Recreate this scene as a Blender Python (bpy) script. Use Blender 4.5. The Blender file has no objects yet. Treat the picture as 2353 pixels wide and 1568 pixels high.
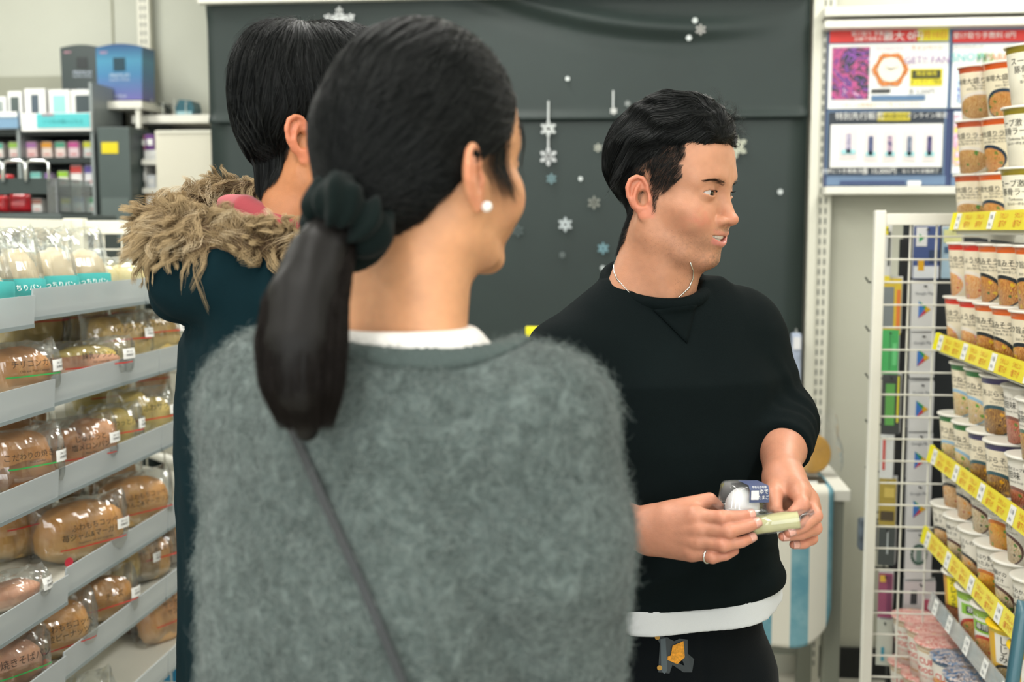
import bpy, bmesh, math, random
import numpy as np
from mathutils import Vector, Matrix

# ------------------------------------------------------------------ camera, world, lights, exposure
SC = bpy.context.scene
COL = SC.collection
FPX, CX, CY = 2600.0, 1176.5, 784.0
YAW, PITCH = math.radians(6.0), math.atan(254 / 2600)
CAM_O = np.array([0, 0, 1.47])
CF = np.array([-math.sin(YAW) * math.cos(PITCH), math.cos(YAW) * math.cos(PITCH), -math.sin(PITCH)])
CR = np.array([math.cos(YAW), math.sin(YAW), 0.0])
CU = np.cross(CR, CF)
FH = np.array([-math.sin(YAW), math.cos(YAW), 0.0])
cam_data = bpy.data.cameras.new('camera')
cam_data.sensor_width = 36.0
cam_data.lens = 36.0 * FPX / 2353.0
cam_data.clip_start = 0.05
cam_data.dof.use_dof = True
cam_data.dof.focus_distance = 1.6
cam_data.dof.aperture_fstop = 4.0
cam = bpy.data.objects.new('camera', cam_data)
COL.objects.link(cam)
cam.matrix_world = Matrix(((CR[0], CU[0], -CF[0], CAM_O[0]), (CR[1], CU[1], -CF[1], CAM_O[1]),
                           (CR[2], CU[2], -CF[2], CAM_O[2]), (0, 0, 0, 1)))
SC.camera = cam

world = bpy.data.worlds.new('world')
SC.world = world
world.use_nodes = True
world.node_tree.nodes['Background'].inputs[0].default_value = (0.95, 1.0, 0.98, 1)
world.node_tree.nodes['Background'].inputs[1].default_value = 0.25

SC.view_settings.view_transform = 'Standard'
SC.view_settings.look = 'None'
SC.view_settings.gamma = 1.0
SC.view_settings.use_curve_mapping = False
SC.view_settings.exposure = 0.05
SC.cycles.max_bounces = 5
SC.cycles.diffuse_bounces = 2
SC.cycles.glossy_bounces = 2
SC.cycles.transmission_bounces = 4
SC.cycles.transparent_max_bounces = 16
SC.cycles.use_adaptive_sampling = True
SC.cycles.adaptive_threshold = 0.05
SC.cycles.caustics_reflective = False
SC.cycles.caustics_refractive = False

CEIL_Z = 2.85
LIGHT_SPOTS = [(x, y) for x in (-2.3, -0.55, 1.2) for y in (-1.6, 0.1, 1.75, 3.25)]
for _x, _y in LIGHT_SPOTS:
    ld = bpy.data.lights.new('ceiling_lamp_light', 'AREA')
    ld.shape = 'RECTANGLE'; ld.size = 0.28; ld.size_y = 1.2
    ld.energy = 17.0
    ld.color = (1.0, 0.985, 0.94)
    lo = bpy.data.objects.new('ceiling_lamp_light', ld)
    lo.location = (_x, _y, CEIL_Z - 0.075)
    COL.objects.link(lo)

# front fill: area lamps added behind the photographer to brighten what faces the camera
for _x in (-2.2, 0.9):
    ld = bpy.data.lights.new('daylight', 'AREA')
    ld.shape = 'RECTANGLE'; ld.size = 2.6; ld.size_y = 2.1
    ld.energy = 65.0
    ld.color = (0.97, 0.99, 1.0)
    lo = bpy.data.objects.new('daylight', ld)
    lo.location = (_x, -3.16, 1.45); lo.rotation_euler = (math.radians(90), 0, 0)
    COL.objects.link(lo)

# ------------------------------------------------------------------ measuring helpers (pixel of the photograph + a real distance -> point)
def ray(x, y): return CF + (x - CX) / FPX * CR - (y - CY) / FPX * CU
def P(x, y, d): return CAM_O + d * ray(x, y)
def atX(x, y, X):
    r = ray(x, y); return CAM_O + r * (X / r[0])
def atY(x, y, Y):
    r = ray(x, y); return CAM_O + r * (Y / r[1])
RNG = np.random.default_rng(7)
random.seed(7)

# ------------------------------------------------------------------ colour and materials
def lin(c):
    c = np.asarray(c, float)
    return np.where(c <= 0.04045, c / 12.92, ((c + 0.055) / 1.055) ** 2.4)
def hexc(h):
    if isinstance(h, str):
        h = h.lstrip('#')
        v = lin([int(h[i:i + 2], 16) / 255 for i in (0, 2, 4)])
        return (float(v[0]), float(v[1]), float(v[2]), 1.0)
    return (h[0], h[1], h[2], 1.0)

class NT:
    """tiny expression layer over shader math nodes"""
    def __init__(s, nt): s.nt = nt
    def node(s, t, **kw):
        n = s.nt.nodes.new(t)
        for k, v in kw.items(): setattr(n, k, v)
        return n
    def link(s, a, b): s.nt.links.new(a, b)
    def setin(s, sock, v):
        if isinstance(v, E): v = v.s
        if isinstance(v, bpy.types.NodeSocket): s.link(v, sock)
        else: sock.default_value = v
    def math(s, op, *a):
        n = s.node('ShaderNodeMath', operation=op)
        for i, v in enumerate(a): s.setin(n.inputs[i], v)
        return E(s, n.outputs[0])
    def mix(s, f, a, b):
        n = s.node('ShaderNodeMix', data_type='RGBA')
        s.setin(n.inputs[0], f); s.setin(n.inputs[6], a); s.setin(n.inputs[7], b)
        return n.outputs[2]
    def noise(s, vec, scale, detail=2.0, rough=0.5, dist=0.0):
        n = s.node('ShaderNodeTexNoise')
        if vec is not None: s.link(vec, n.inputs['Vector'])
        n.inputs['Scale'].default_value = scale; n.inputs['Detail'].default_value = detail
        n.inputs['Roughness'].default_value = rough; n.inputs['Distortion'].default_value = dist
        return E(s, n.outputs[0]), n.outputs[1]
    def ramp(s, f, stops, interp='LINEAR'):
        n = s.node('ShaderNodeValToRGB'); s.setin(n.inputs[0], f)
        cr = n.color_ramp; cr.interpolation = interp
        while len(cr.elements) < len(stops): cr.elements.new(0.5)
        for e, (p, c) in zip(cr.elements, stops): e.position = p; e.color = hexc(c)
        return n.outputs[0]
    def xyz(s, vec):
        n = s.node('ShaderNodeSeparateXYZ'); s.link(vec, n.inputs[0])
        return E(s, n.outputs[0]), E(s, n.outputs[1]), E(s, n.outputs[2])
class E:
    def __init__(s, g, sock): s.g = g; s.s = sock
    def __add__(s, o): return s.g.math('ADD', s, o)
    __radd__ = __add__
    def __sub__(s, o): return s.g.math('SUBTRACT', s, o)
    def __rsub__(s, o): return s.g.math('SUBTRACT', o, s)
    def __mul__(s, o): return s.g.math('MULTIPLY', s, o)
    __rmul__ = __mul__
    def __truediv__(s, o): return s.g.math('DIVIDE', s, o)
    def __lt__(s, o): return s.g.math('LESS_THAN', s, o)
    def __gt__(s, o): return s.g.math('GREATER_THAN', s, o)
    def sqrt(s): return s.g.math('SQRT', s)
    def abs(s): return s.g.math('ABSOLUTE', s)
    def sin(s): return s.g.math('SINE', s)
    def fract(s): return s.g.math('FRACT', s)
    def mx(s, o): return s.g.math('MAXIMUM', s, o)
    def mn(s, o): return s.g.math('MINIMUM', s, o)
    def clamp(s):
        n = s.g.node('ShaderNodeClamp'); s.g.link(s.s, n.inputs[0]); return E(s.g, n.outputs[0])

MATS = {}
def newmat(name):
    m = bpy.data.materials.new(name); m.use_nodes = True
    nt = m.node_tree
    b = nt.nodes['Principled BSDF']
    MATS[name] = m
    return m, NT(nt), b
def mat(name, col, rough=0.5, metal=0.0, spec=0.5, var=None, bump=None, coat=0.0, sheen=0.0, alpha=1.0, trans=0.0, sss=0.0, emit=0.0, coords='Object'):
    """plain principled material; var=(scale, amount) mottles the colour, bump=(scale, strength, distance)"""
    if name in MATS: return MATS[name]
    m, g, b = newmat(name)
    c = hexc(col)
    b.inputs['Base Color'].default_value = c
    b.inputs['Roughness'].default_value = rough
    b.inputs['Metallic'].default_value = metal
    b.inputs['Specular IOR Level'].default_value = spec
    b.inputs['Coat Weight'].default_value = coat
    b.inputs['Coat Roughness'].default_value = 0.12
    b.inputs['Sheen Weight'].default_value = sheen
    b.inputs['Alpha'].default_value = alpha
    b.inputs['Transmission Weight'].default_value = trans
    if sss:
        b.inputs['Subsurface Weight'].default_value = sss
        b.inputs['Subsurface Radius'].default_value = (0.012, 0.005, 0.003)
        b.inputs['Subsurface Scale'].default_value = 1.0
    if emit:
        b.inputs['Emission Color'].default_value = c
        b.inputs['Emission Strength'].default_value = emit
    if var or bump:
        tc = g.node('ShaderNodeTexCoord')
        vec = tc.outputs[coords]
        if var:
            f, _ = g.noise(vec, var[0], 4.0, 0.6)
            a = var[1]
            lo = tuple(max(0, x * (1 - a)) for x in c[:3]) + (1,)
            hi = tuple(min(1, x * (1 + a)) for x in c[:3]) + (1,)
            g.link(g.mix(((f - 0.5) * 2.2 + 0.5).clamp(), lo, hi), b.inputs['Base Color'])
        if bump:
            f2, _ = g.noise(vec, bump[0], 3.0, 0.6)
            bn = g.node('ShaderNodeBump'); bn.inputs['Strength'].default_value = bump[1]
            bn.inputs['Distance'].default_value = bump[2] if len(bump) > 2 else 0.002
            g.link(f2.s, bn.inputs['Height']); g.link(bn.outputs[0], b.inputs['Normal'])
    return m
def film(name, tint='ffffff', gloss=0.10, haze=0.05, rough=0.08, bump=None):
    """thin clear plastic: see-through, with a glossy skin and a trace of haze"""
    if name in MATS: return MATS[name]
    m, g, b = newmat(name)
    g.nt.nodes.remove(b)
    out = g.nt.nodes['Material Output']
    tr = g.node('ShaderNodeBsdfTransparent'); tr.inputs[0].default_value = hexc(tint)
    gl = g.node('ShaderNodeBsdfGlossy'); gl.inputs['Roughness'].default_value = rough
    gl.inputs['Color'].default_value = (1, 1, 1, 1)
    df = g.node('ShaderNodeBsdfDiffuse'); df.inputs[0].default_value = (0.9, 0.92, 0.92, 1)
    fr = g.node('ShaderNodeFresnel'); fr.inputs['IOR'].default_value = 1.5
    m1 = g.node('ShaderNodeMixShader'); m1.inputs[0].default_value = haze
    g.link(tr.outputs[0], m1.inputs[1]); g.link(df.outputs[0], m1.inputs[2])
    m2 = g.node('ShaderNodeMixShader')
    fe = (E(g, fr.outputs[0]) * 0.5 + gloss).clamp()
    g.link(fe.s, m2.inputs[0]); g.link(m1.outputs[0], m2.inputs[1]); g.link(gl.outputs[0], m2.inputs[2])
    if bump:
        tc = g.node('ShaderNodeTexCoord')
        f, _ = g.noise(tc.outputs['Object'], bump[0], 2.0, 0.5, 0.6)
        bn = g.node('ShaderNodeBump'); bn.inputs['Strength'].default_value = bump[1]; bn.inputs['Distance'].default_value = 0.004
        g.link(f.s, bn.inputs['Height'])
        g.link(bn.outputs[0], gl.inputs['Normal']); g.link(bn.outputs[0], fr.inputs['Normal'])
    g.link(m2.outputs[0], out.inputs[0])
    return m

# ------------------------------------------------------------------ object helpers
def tag(o, label=None, cat=None, group=None, kind=None):
    if label: o['label'] = label
    if cat: o['category'] = cat
    if group: o['group'] = group
    if kind: o['kind'] = kind
    return o
def empty(name, loc=(0, 0, 0), rz=0.0, **kw):
    o = bpy.data.objects.new(name, None)
    o.empty_display_size = 0.05
    COL.objects.link(o); o.location = loc; o.rotation_euler = (0, 0, rz)
    return tag(o, **kw)
def link(name, me, parent=None, loc=None, rot=None, **kw):
    o = bpy.data.objects.new(name, me)
    COL.objects.link(o)
    if parent is not None: o.parent = parent
    if loc is not None: o.location = loc
    if rot is not None: o.rotation_euler = rot
    return tag(o, **kw)
def copy_tree(o, parent=None):
    c = o.copy(); COL.objects.link(c); c.parent = parent
    for ch in o.children: copy_tree(ch, c)
    return c
def mesh(name, verts, faces, m=None, smooth=False, uv=None):
    me = bpy.data.meshes.new(name)
    me.from_pydata([tuple(map(float, v)) for v in verts], [], faces)
    if m is not None:
        for x in (m if isinstance(m, (list, tuple)) else [m]): me.materials.append(x)
    if smooth: me.shade_smooth()
    if uv is not None:
        l = me.uv_layers.new(name='UVMap')
        idx = np.zeros(len(me.loops), dtype=np.int32); me.loops.foreach_get('vertex_index', idx)
        l.data.foreach_set('uv', np.asarray(uv, dtype=np.float32)[idx].ravel())
    me.update()
    return me
class MB:
    """collects boxes, tubes and sheets into one mesh"""
    def __init__(s): s.v = []; s.f = []; s.mi = []; s.cur = 0
    def add(s, vs, fs):
        n = len(s.v); s.v += [tuple(map(float, v)) for v in vs]
        s.f += [tuple(i + n for i in f) for f in fs]; s.mi += [s.cur] * len(fs); return s
    def box(s, x0, x1, y0, y1, z0, z1, bev=0.0, M=None):
        b = bev
        if b <= 0:
            vs = [(x, y, z) for z in (z0, z1) for y in (y0, y1) for x in (x0, x1)]
            fs = [(0, 2, 3, 1), (4, 5, 7, 6), (0, 1, 5, 4), (2, 6, 7, 3), (0, 4, 6, 2), (1, 3, 7, 5)]
        else:
            bm = bmesh.new(); bmesh.ops.create_cube(bm, size=1.0)
            for v in bm.verts:
                v.co = Vector(((x0 + x1) / 2 + v.co.x * (x1 - x0), (y0 + y1) / 2 + v.co.y * (y1 - y0), (z0 + z1) / 2 + v.co.z * (z1 - z0)))
            bmesh.ops.bevel(bm, geom=bm.edges[:], offset=min(b, (x1 - x0) / 2.1, (y1 - y0) / 2.1, (z1 - z0) / 2.1), segments=2, affect='EDGES', profile=0.6)
            bm.verts.index_update()
            vs = [v.co[:] for v in bm.verts]; fs = [tuple(v.index for v in f.verts) for f in bm.faces]; bm.free()
        if M is not None: vs = [tuple(M @ Vector(v)) for v in vs]
        return s.add(vs, fs)
    def tube(s, pts, r, n=8, cap=True, closed=False):
        pts = [np.asarray(p, float) for p in pts]; rs = r if hasattr(r, '__len__') else [r] * len(pts)
        k = len(pts); vs = []; up = None
        for i, p in enumerate(pts):
            if closed: t = pts[(i + 1) % k] - pts[i - 1]
            else: t = pts[min(i + 1, k - 1)] - pts[max(i - 1, 0)]
            t = t / (np.linalg.norm(t) + 1e-12)
            if up is None:
                a = np.array([0, 0, 1.0]) if abs(t[2]) < 0.9 else np.array([1.0, 0, 0])
                up = np.cross(t, a)
            up = up - t * (up @ t); up /= np.linalg.norm(up) + 1e-12
            w = np.cross(t, up)
            for j in range(n):
                a = 2 * math.pi * j / n
                vs.append(p + rs[i] * (math.cos(a) * up + math.sin(a) * w))
        fs = []
        for i in range(k if closed else k - 1):
            for j in range(n):
                a, b = i * n + j, i * n + (j + 1) % n
                c, d = ((i + 1) % k) * n + (j + 1) % n, ((i + 1) % k) * n + j
                fs.append((a, b, c, d))
        if cap and not closed:
            fs.append(tuple(range(n - 1, -1, -1))); fs.append(tuple((k - 1) * n + j for j in range(n)))
        return s.add(vs, fs)
    def lathe(s, prof, n=24, c=(0, 0, 0), cap0=False, cap1=False):
        vs = []
        for r, z in prof:
            for j in range(n):
                a = 2 * math.pi * j / n
                vs.append((c[0] + r * math.cos(a), c[1] + r * math.sin(a), c[2] + z))
        fs = [(i * n + j, i * n + (j + 1) % n, (i + 1) * n + (j + 1) % n, (i + 1) * n + j) for i in range(len(prof) - 1) for j in range(n)]
        if cap0: fs.append(tuple(range(n - 1, -1, -1)))
        if cap1: fs.append(tuple((len(prof) - 1) * n + j for j in range(n)))
        return s.add(vs, fs)
    def prism(s, poly, t0, t1, axis='y'):
        """polygon in (a,b) extruded along an axis: y -> (a, t, b), z -> (a, b, t), x -> (t, a, b)"""
        def pt(a, b, t): return (a, t, b) if axis == 'y' else ((a, b, t) if axis == 'z' else (t, a, b))
        n = len(poly)
        vs = [pt(a, b, t0) for a, b in poly] + [pt(a, b, t1) for a, b in poly]
        fs = [tuple(range(n)), tuple(range(2 * n - 1, n - 1, -1))] + [(i, i + n, (i + 1) % n + n, (i + 1) % n) for i in range(n)]
        return s.add(vs, fs)
    def me(s, name, m=None, smooth=False):
        me = mesh(name, s.v, s.f, m, smooth)
        if any(s.mi): me.polygons.foreach_set('material_index', np.array(s.mi, dtype=np.int32))
        return me
    def build(s, name, m, parent=None, smooth=False, loc=None, rot=None, fix=True, **kw):
        me = s.me(name, m, smooth)
        if fix:
            bm = bmesh.new(); bm.from_mesh(me); bmesh.ops.recalc_face_normals(bm, faces=bm.faces[:]); bm.to_mesh(me); bm.free()
        return link(name, me, parent, loc, rot, **kw)
def smooth_angle(me, deg=40):
    me.shade_smooth()
    try: me.set_sharp_from_angle(angle=math.radians(deg))
    except Exception: pass

# ------------------------------------------------------------------ lettering: flat text meshes
_TXT = {}
def text_arr(s, size=1.0, align='CENTER', bold=0.0, shear=0.0, res=2):
    """vertices (n,2) and faces of a line of text, height about `size`, centred on the origin"""
    key = (s, align, bold, shear)
    if key not in _TXT:
        cu = bpy.data.curves.new('lettering', 'FONT'); cu.body = s
        cu.align_x = align; cu.align_y = 'CENTER'; cu.resolution_u = res; cu.offset = bold; cu.shear = shear
        ob = bpy.data.objects.new('lettering', cu); COL.objects.link(ob)
        dg = bpy.context.evaluated_depsgraph_get(); dg.update()
        me = bpy.data.meshes.new_from_object(ob.evaluated_get(dg))
        v = np.zeros(len(me.vertices) * 3); me.vertices.foreach_get('co', v); v = v.reshape(-1, 3)[:, :2].copy()
        f = [tuple(p.vertices) for p in me.polygons]
        bpy.data.meshes.remove(me); bpy.data.objects.remove(ob); bpy.data.curves.remove(cu)
        _TXT[key] = (v, f)
    v, f = _TXT[key]
    return v * size, f
def text_mesh(lines, fn, m, name='lettering'):
    """lines: (text, x, y, size[, material index[, bold]]); fn maps (n,2) flat coordinates to (n,3)"""
    V = []; F = []; MI = []; n = 0
    for ln in lines:
        s, x, y, sz = ln[:4]
        v, f = text_arr(s, sz, bold=ln[5] if len(ln) > 5 else 0.0)
        if not len(v): continue
        V.append(v + np.array([x, y])); F += [tuple(i + n for i in q) for q in f]; MI += [ln[4] if len(ln) > 4 else 0] * len(f); n += len(v)
    V = np.concatenate(V)
    me = mesh(name, fn(V), F, m)
    if any(MI): me.polygons.foreach_set('material_index', np.array(MI, dtype=np.int32))
    return me
def flat_xz(y=0.0):
    return lambda v: np.stack([v[:, 0], np.full(len(v), y), v[:, 1]], 1)
# ------------------------------------------------------------------ sculpting by distance fields
def nrm(v):
    v = np.asarray(v, float); return v / (np.linalg.norm(v) + 1e-12)
def s_ell(p, c, r, R=None):
    q = p - np.asarray(c, np.float32)
    if R is not None: q = q @ np.asarray(R, np.float32)      # columns of R are the ellipsoid's axes
    r = np.asarray(r, np.float32)
    k0 = np.sqrt(((q / r) ** 2).sum(1)); k1 = np.sqrt(((q / (r * r)) ** 2).sum(1)) + 1e-9
    return k0 * (k0 - 1.0) / k1
def s_cone(p, a, b, r1, r2, flat=None):
    a = np.asarray(a, np.float32); b = np.asarray(b, np.float32)
    ab = b - a
    t = np.clip(((p - a) @ ab) / (ab @ ab + 1e-12), 0, 1)
    q = p - (a + t[:, None] * ab)
    if flat is not None:                                     # (axis, factor): squeeze the section along an axis
        ax, k = np.asarray(flat[0], np.float32), flat[1]
        h = q @ ax; q = q + (h * (1.0 / k - 1.0))[:, None] * ax
        return (np.sqrt((q * q).sum(1)) - (r1 + (r2 - r1) * t)) * min(1.0, (1 + k) / 2)
    return np.sqrt((q * q).sum(1)) - (r1 + (r2 - r1) * t)
def s_chain(p, pts, rs, k=0.0, flat=None):
    d = None
    for i in range(len(pts) - 1):
        e = s_cone(p, pts[i], pts[i + 1], rs[i], rs[i + 1], flat)
        d = e if d is None else (smin(d, e, k) if k else np.minimum(d, e))
    return d
def smin(a, b, k):
    if k <= 0: return np.minimum(a, b)
    h = np.maximum(k - np.abs(a - b), 0) / k
    return np.minimum(a, b) - h * h * k * 0.25
def smax(a, b, k): return -smin(-a, -b, k)
def s_box(p, c, h, r=0.0, R=None):
    q = p - np.asarray(c, np.float32)
    if R is not None: q = q @ np.asarray(R, np.float32)
    q = np.abs(q) - (np.asarray(h, np.float32) - r)
    return np.sqrt((np.maximum(q, 0) ** 2).sum(1)) + np.minimum(q.max(1), 0) - r
def s_plane(p, c, n): return (p - np.asarray(c, np.float32)) @ np.asarray(nrm(n), np.float32)
def s_torus(p, c, n, R, r, squash=1.0, axis=None):
    q = p - np.asarray(c, np.float32); n = np.asarray(nrm(n), np.float32)
    h = q @ n; e = q - h[:, None] * n
    if axis is not None:
        ax = np.asarray(nrm(axis), np.float32); g = e @ ax; e = e + (g * (1 / squash - 1))[:, None] * ax
    l = np.sqrt((e * e).sum(1)) - R
    return np.sqrt(l * l + h * h) - r

_NP = np.random.default_rng(11)
_LAT = _NP.random((32, 32, 32)).astype(np.float32)
def vnoise(p, scale, seed=0):
    """smooth value noise in -1..1"""
    q = p * scale + seed * 7.31
    i = np.floor(q).astype(np.int32); f = (q - i).astype(np.float32); f = f * f * (3 - 2 * f)
    i &= 31; j = (i + 1) & 31
    x0, y0, z0 = i.T; x1, y1, z1 = j.T
    a = _LAT[x0, y0, z0] * (1 - f[:, 0]) + _LAT[x1, y0, z0] * f[:, 0]
    b = _LAT[x0, y1, z0] * (1 - f[:, 0]) + _LAT[x1, y1, z0] * f[:, 0]
    c = _LAT[x0, y0, z1] * (1 - f[:, 0]) + _LAT[x1, y0, z1] * f[:, 0]
    d = _LAT[x0, y1, z1] * (1 - f[:, 0]) + _LAT[x1, y1, z1] * f[:, 0]
    e = a * (1 - f[:, 1]) + b * f[:, 1]; g = c * (1 - f[:, 1]) + d * f[:, 1]
    return (e * (1 - f[:, 2]) + g * f[:, 2]) * 2 - 1

def nets(fn, lo, hi, res, s=6):
    """naive surface nets over a sparse grid -> vertices, quads"""
    lo = np.asarray(lo, float); hi = np.asarray(hi, float)
    nb = np.maximum(1, np.ceil((hi - lo) / (res * s)).astype(int))
    bx = [lo[a] + (np.arange(nb[a]) + 0.5) * res * s for a in range(3)]
    G = np.stack(np.meshgrid(*bx, indexing='ij'), -1).reshape(-1, 3).astype(np.float32)
    bd = fn(G).reshape(nb)
    n = nb * s + 1
    act = np.abs(bd) < res * s * 1.35
    full = np.repeat(np.repeat(np.repeat(bd, s, 0), s, 1), s, 2)
    full = np.pad(full, ((0, 1), (0, 1), (0, 1)), mode='edge').astype(np.float32)
    am = np.zeros(n, bool)
    a8 = np.repeat(np.repeat(np.repeat(act, s, 0), s, 1), s, 2)
    for dx in (0, 1):
        for dy in (0, 1):
            for dz in (0, 1):
                am[dx:dx + n[0] - 1, dy:dy + n[1] - 1, dz:dz + n[2] - 1] |= a8
    idx = np.argwhere(am)
    pts = (lo + idx * res).astype(np.float32)
    vals = np.concatenate([fn(pts[i:i + 200000]) for i in range(0, len(pts), 200000)]) if len(pts) else np.zeros(0)
    full[am] = vals
    ins = full < 0
    c = [ins[dx:n[0] - 1 + dx, dy:n[1] - 1 + dy, dz:n[2] - 1 + dz] for dx in (0, 1) for dy in (0, 1) for dz in (0, 1)]
    cnt = sum(x.astype(np.int8) for x in c)
    cell = (cnt > 0) & (cnt < 8)
    ci = np.argwhere(cell)
    vid = -np.ones(cell.shape, np.int32); vid[cell] = np.arange(len(ci))
    acc = np.zeros((len(ci), 3)); num = np.zeros(len(ci))
    corners = [(dx, dy, dz) for dx in (0, 1) for dy in (0, 1) for dz in (0, 1)]
    val = [full[ci[:, 0] + d[0], ci[:, 1] + d[1], ci[:, 2] + d[2]] for d in corners]
    for a in range(8):
        for b in range(a + 1, 8):
            da = np.array(corners[a]); db = np.array(corners[b])
            if np.abs(da - db).sum() != 1: continue
            m = (val[a] < 0) != (val[b] < 0)
            t = val[a] / (val[a] - val[b] + 1e-20)
            q = da + t[:, None] * (db - da)
            acc[m] += q[m]; num[m] += 1
    V = lo + (ci + acc / np.maximum(num, 1)[:, None]) * res
    Fs = []
    for ax in range(3):
        o1, o2 = [(1, 2), (2, 0), (0, 1)][ax]
        sl0 = [slice(None)] * 3; sl1 = [slice(None)] * 3
        sl0[ax] = slice(0, n[ax] - 1); sl1[ax] = slice(1, n[ax])
        for a in (o1, o2): sl0[a] = slice(1, n[a] - 1); sl1[a] = slice(1, n[a] - 1)
        A = ins[tuple(sl0)]; B = ins[tuple(sl1)]
        e = np.argwhere(A != B)
        if not len(e): continue
        base = e.copy(); base[:, o1] += 1; base[:, o2] += 1
        def cellat(d1, d2):
            q = base.copy(); q[:, o1] -= d1; q[:, o2] -= d2
            return vid[q[:, 0], q[:, 1], q[:, 2]]
        quad = np.stack([cellat(0, 0), cellat(1, 0), cellat(1, 1), cellat(0, 1)], 1)
        fl = A[e[:, 0], e[:, 1], e[:, 2]]
        quad[~fl] = quad[~fl][:, ::-1]
        Fs.append(quad)
    Fq = np.concatenate(Fs) if Fs else np.zeros((0, 4), int)
    Fq = Fq[(Fq >= 0).all(1)]
    return V, Fq
def grad(fn, p, e=0.002):
    p = p.astype(np.float32); g = np.zeros_like(p)
    for a in range(3):
        d = np.zeros(3, np.float32); d[a] = e
        g[:, a] = fn(p + d) - fn(p - d)
    return g / (np.linalg.norm(g, axis=1, keepdims=True) + 1e-9)
def relax(V, F, it=2, k=0.5):
    """laplacian smoothing that keeps the shape's volume roughly"""
    n = len(V)
    e = np.concatenate([F[:, [0, 1]], F[:, [1, 2]], F[:, [2, 3]], F[:, [3, 0]]])
    a = np.concatenate([e[:, 0], e[:, 1]]); b = np.concatenate([e[:, 1], e[:, 0]])
    deg = np.bincount(a, minlength=n).astype(float); deg[deg == 0] = 1
    for i in range(it):
        for kk in (k, -k * 1.04):
            s = np.stack([np.bincount(a, weights=V[b, c], minlength=n) for c in range(3)], 1) / deg[:, None]
            V = V + kk * (s - V)
    return V
def qmesh(name, V, F, m, cols=None, smooth=True):
    me = bpy.data.meshes.new(name)
    V = np.asarray(V, np.float32); F = np.asarray(F, np.int32)
    me.vertices.add(len(V)); me.vertices.foreach_set('co', V.ravel())
    me.loops.add(F.size); me.loops.foreach_set('vertex_index', F.ravel())
    me.polygons.add(len(F)); me.polygons.foreach_set('loop_start', np.arange(0, F.size, 4, dtype=np.int32))
    for x in (m if isinstance(m, (list, tuple)) else [m]): me.materials.append(x)
    me.update(calc_edges=True); me.validate()
    if smooth: me.shade_smooth()
    if cols is not None:
        at = me.color_attributes.new('tint', 'FLOAT_COLOR', 'POINT')
        c = np.ones((len(V), 4), np.float32); c[:, :3] = cols
        at.data.foreach_set('color', c.ravel())
    return me
def sdf_mesh(name, fn, lo, hi, res, m, cols=None, it=2):
    V, F = nets(fn, lo, hi, res)
    V = relax(V, F, it)
    return qmesh(name, V, F, m, cols(V.astype(np.float32)) if cols else None)
# ------------------------------------------------------------------ strands (hair, fur, fuzz)
def strands(name, pts, rad, m, parent=None, tip=0.25, **kw):
    """pts (n, k, 3): n strands of k points; rad: root radius (scalar or (n,))"""
    n, k, _ = pts.shape
    hc = bpy.data.hair_curves.new(name)
    hc.add_curves([k] * n)
    hc.points.foreach_set('position', np.ascontiguousarray(pts, np.float32).ravel())
    r = np.ones((n, 1)) * (rad if np.isscalar(rad) else np.asarray(rad)[:, None])
    prof = 1 - (1 - tip) * np.linspace(0, 1, k) ** 1.5
    rr = (r * prof[None, :]).astype(np.float32).ravel()
    hc.points.foreach_set('radius', rr)
    hc.materials.append(m)
    return link(name, hc, parent, **kw)
# ------------------------------------------------------------------ the shop shell
m_wall = mat('wall_paint', 'c8c8b8', 0.75, var=(3, 0.03), bump=(180, 0.08, 0.001))
m_wall2 = mat('wall_paint_left', 'c6c8ba', 0.75, var=(3, 0.03))
m_white = mat('white_enamel', 'eceade', 0.35, var=(9, 0.03))
m_cream = mat('cream_enamel', 'e4e2d2', 0.4, var=(7, 0.03))
m_grey = mat('grey_paint', '9a9c92', 0.5)
m_dark = mat('dark_plastic', '1b2020', 0.4)
m_slate = mat('slate_metal', '4a5654', 0.45, var=(6, 0.08))
m_chrome = mat('chrome', 'e6e8ea', 0.15, metal=1.0)
m_paper = mat('white_paper', 'f2f2ee', 0.6)
m_black = mat('black_base', '15181a', 0.5)
m_card = mat('cardboard', 'b08a52', 0.8, var=(20, 0.1))

mf, g, b = newmat('floor_tile')
tc = g.node('ShaderNodeTexCoord')
x, y, z = g.xyz(tc.outputs['Object'])
gx = ((x / 0.45).fract() - 0.5).abs(); gy = ((y / 0.45).fract() - 0.5).abs()
f, _ = g.noise(tc.outputs['Object'], 25, 4, 0.6)
base = g.ramp(f, [(0.3, 'b9b5a6'), (0.7, 'cfccbe')])
g.link(g.mix(gx.mx(gy) > 0.494, base, hexc('8d8a7e')), b.inputs['Base Color'])
b.inputs['Roughness'].default_value = 0.25

def plane_box(name, x0, x1, y0, y1, z0, z1, m, **kw):
    return MB().box(x0, x1, y0, y1, z0, z1).build(name, m, kind='structure', **kw)
plane_box('floor', -4.6, 3.2, -3.2, 5.0, -0.05, 0.0, mf)
plane_box('ceiling', -4.6, 3.2, -3.2, 5.0, CEIL_Z, CEIL_Z + 0.05, mat('ceiling_board', 'e8e8e0', 0.8, var=(12, 0.03)))
plane_box('wall_back', -1.40, 3.2, 3.72, 3.80, 0.0, CEIL_Z, m_wall)
plane_box('wall_back_left', -4.6, -1.40, 4.40, 4.48, 0.0, CEIL_Z, m_wall2)
plane_box('wall_return', -1.40, -1.34, 3.80, 4.48, 0.0, CEIL_Z, m_wall)
plane_box('wall_left', -4.68, -4.6, -3.2, 4.48, 0.0, CEIL_Z, m_wall2)
plane_box('wall_right', 3.2, 3.28, -3.2, 3.8, 0.0, CEIL_Z, m_wall)
plane_box('wall_front', -4.6, 3.2, -3.28, -3.2, 0.0, CEIL_Z, m_wall)
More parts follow.
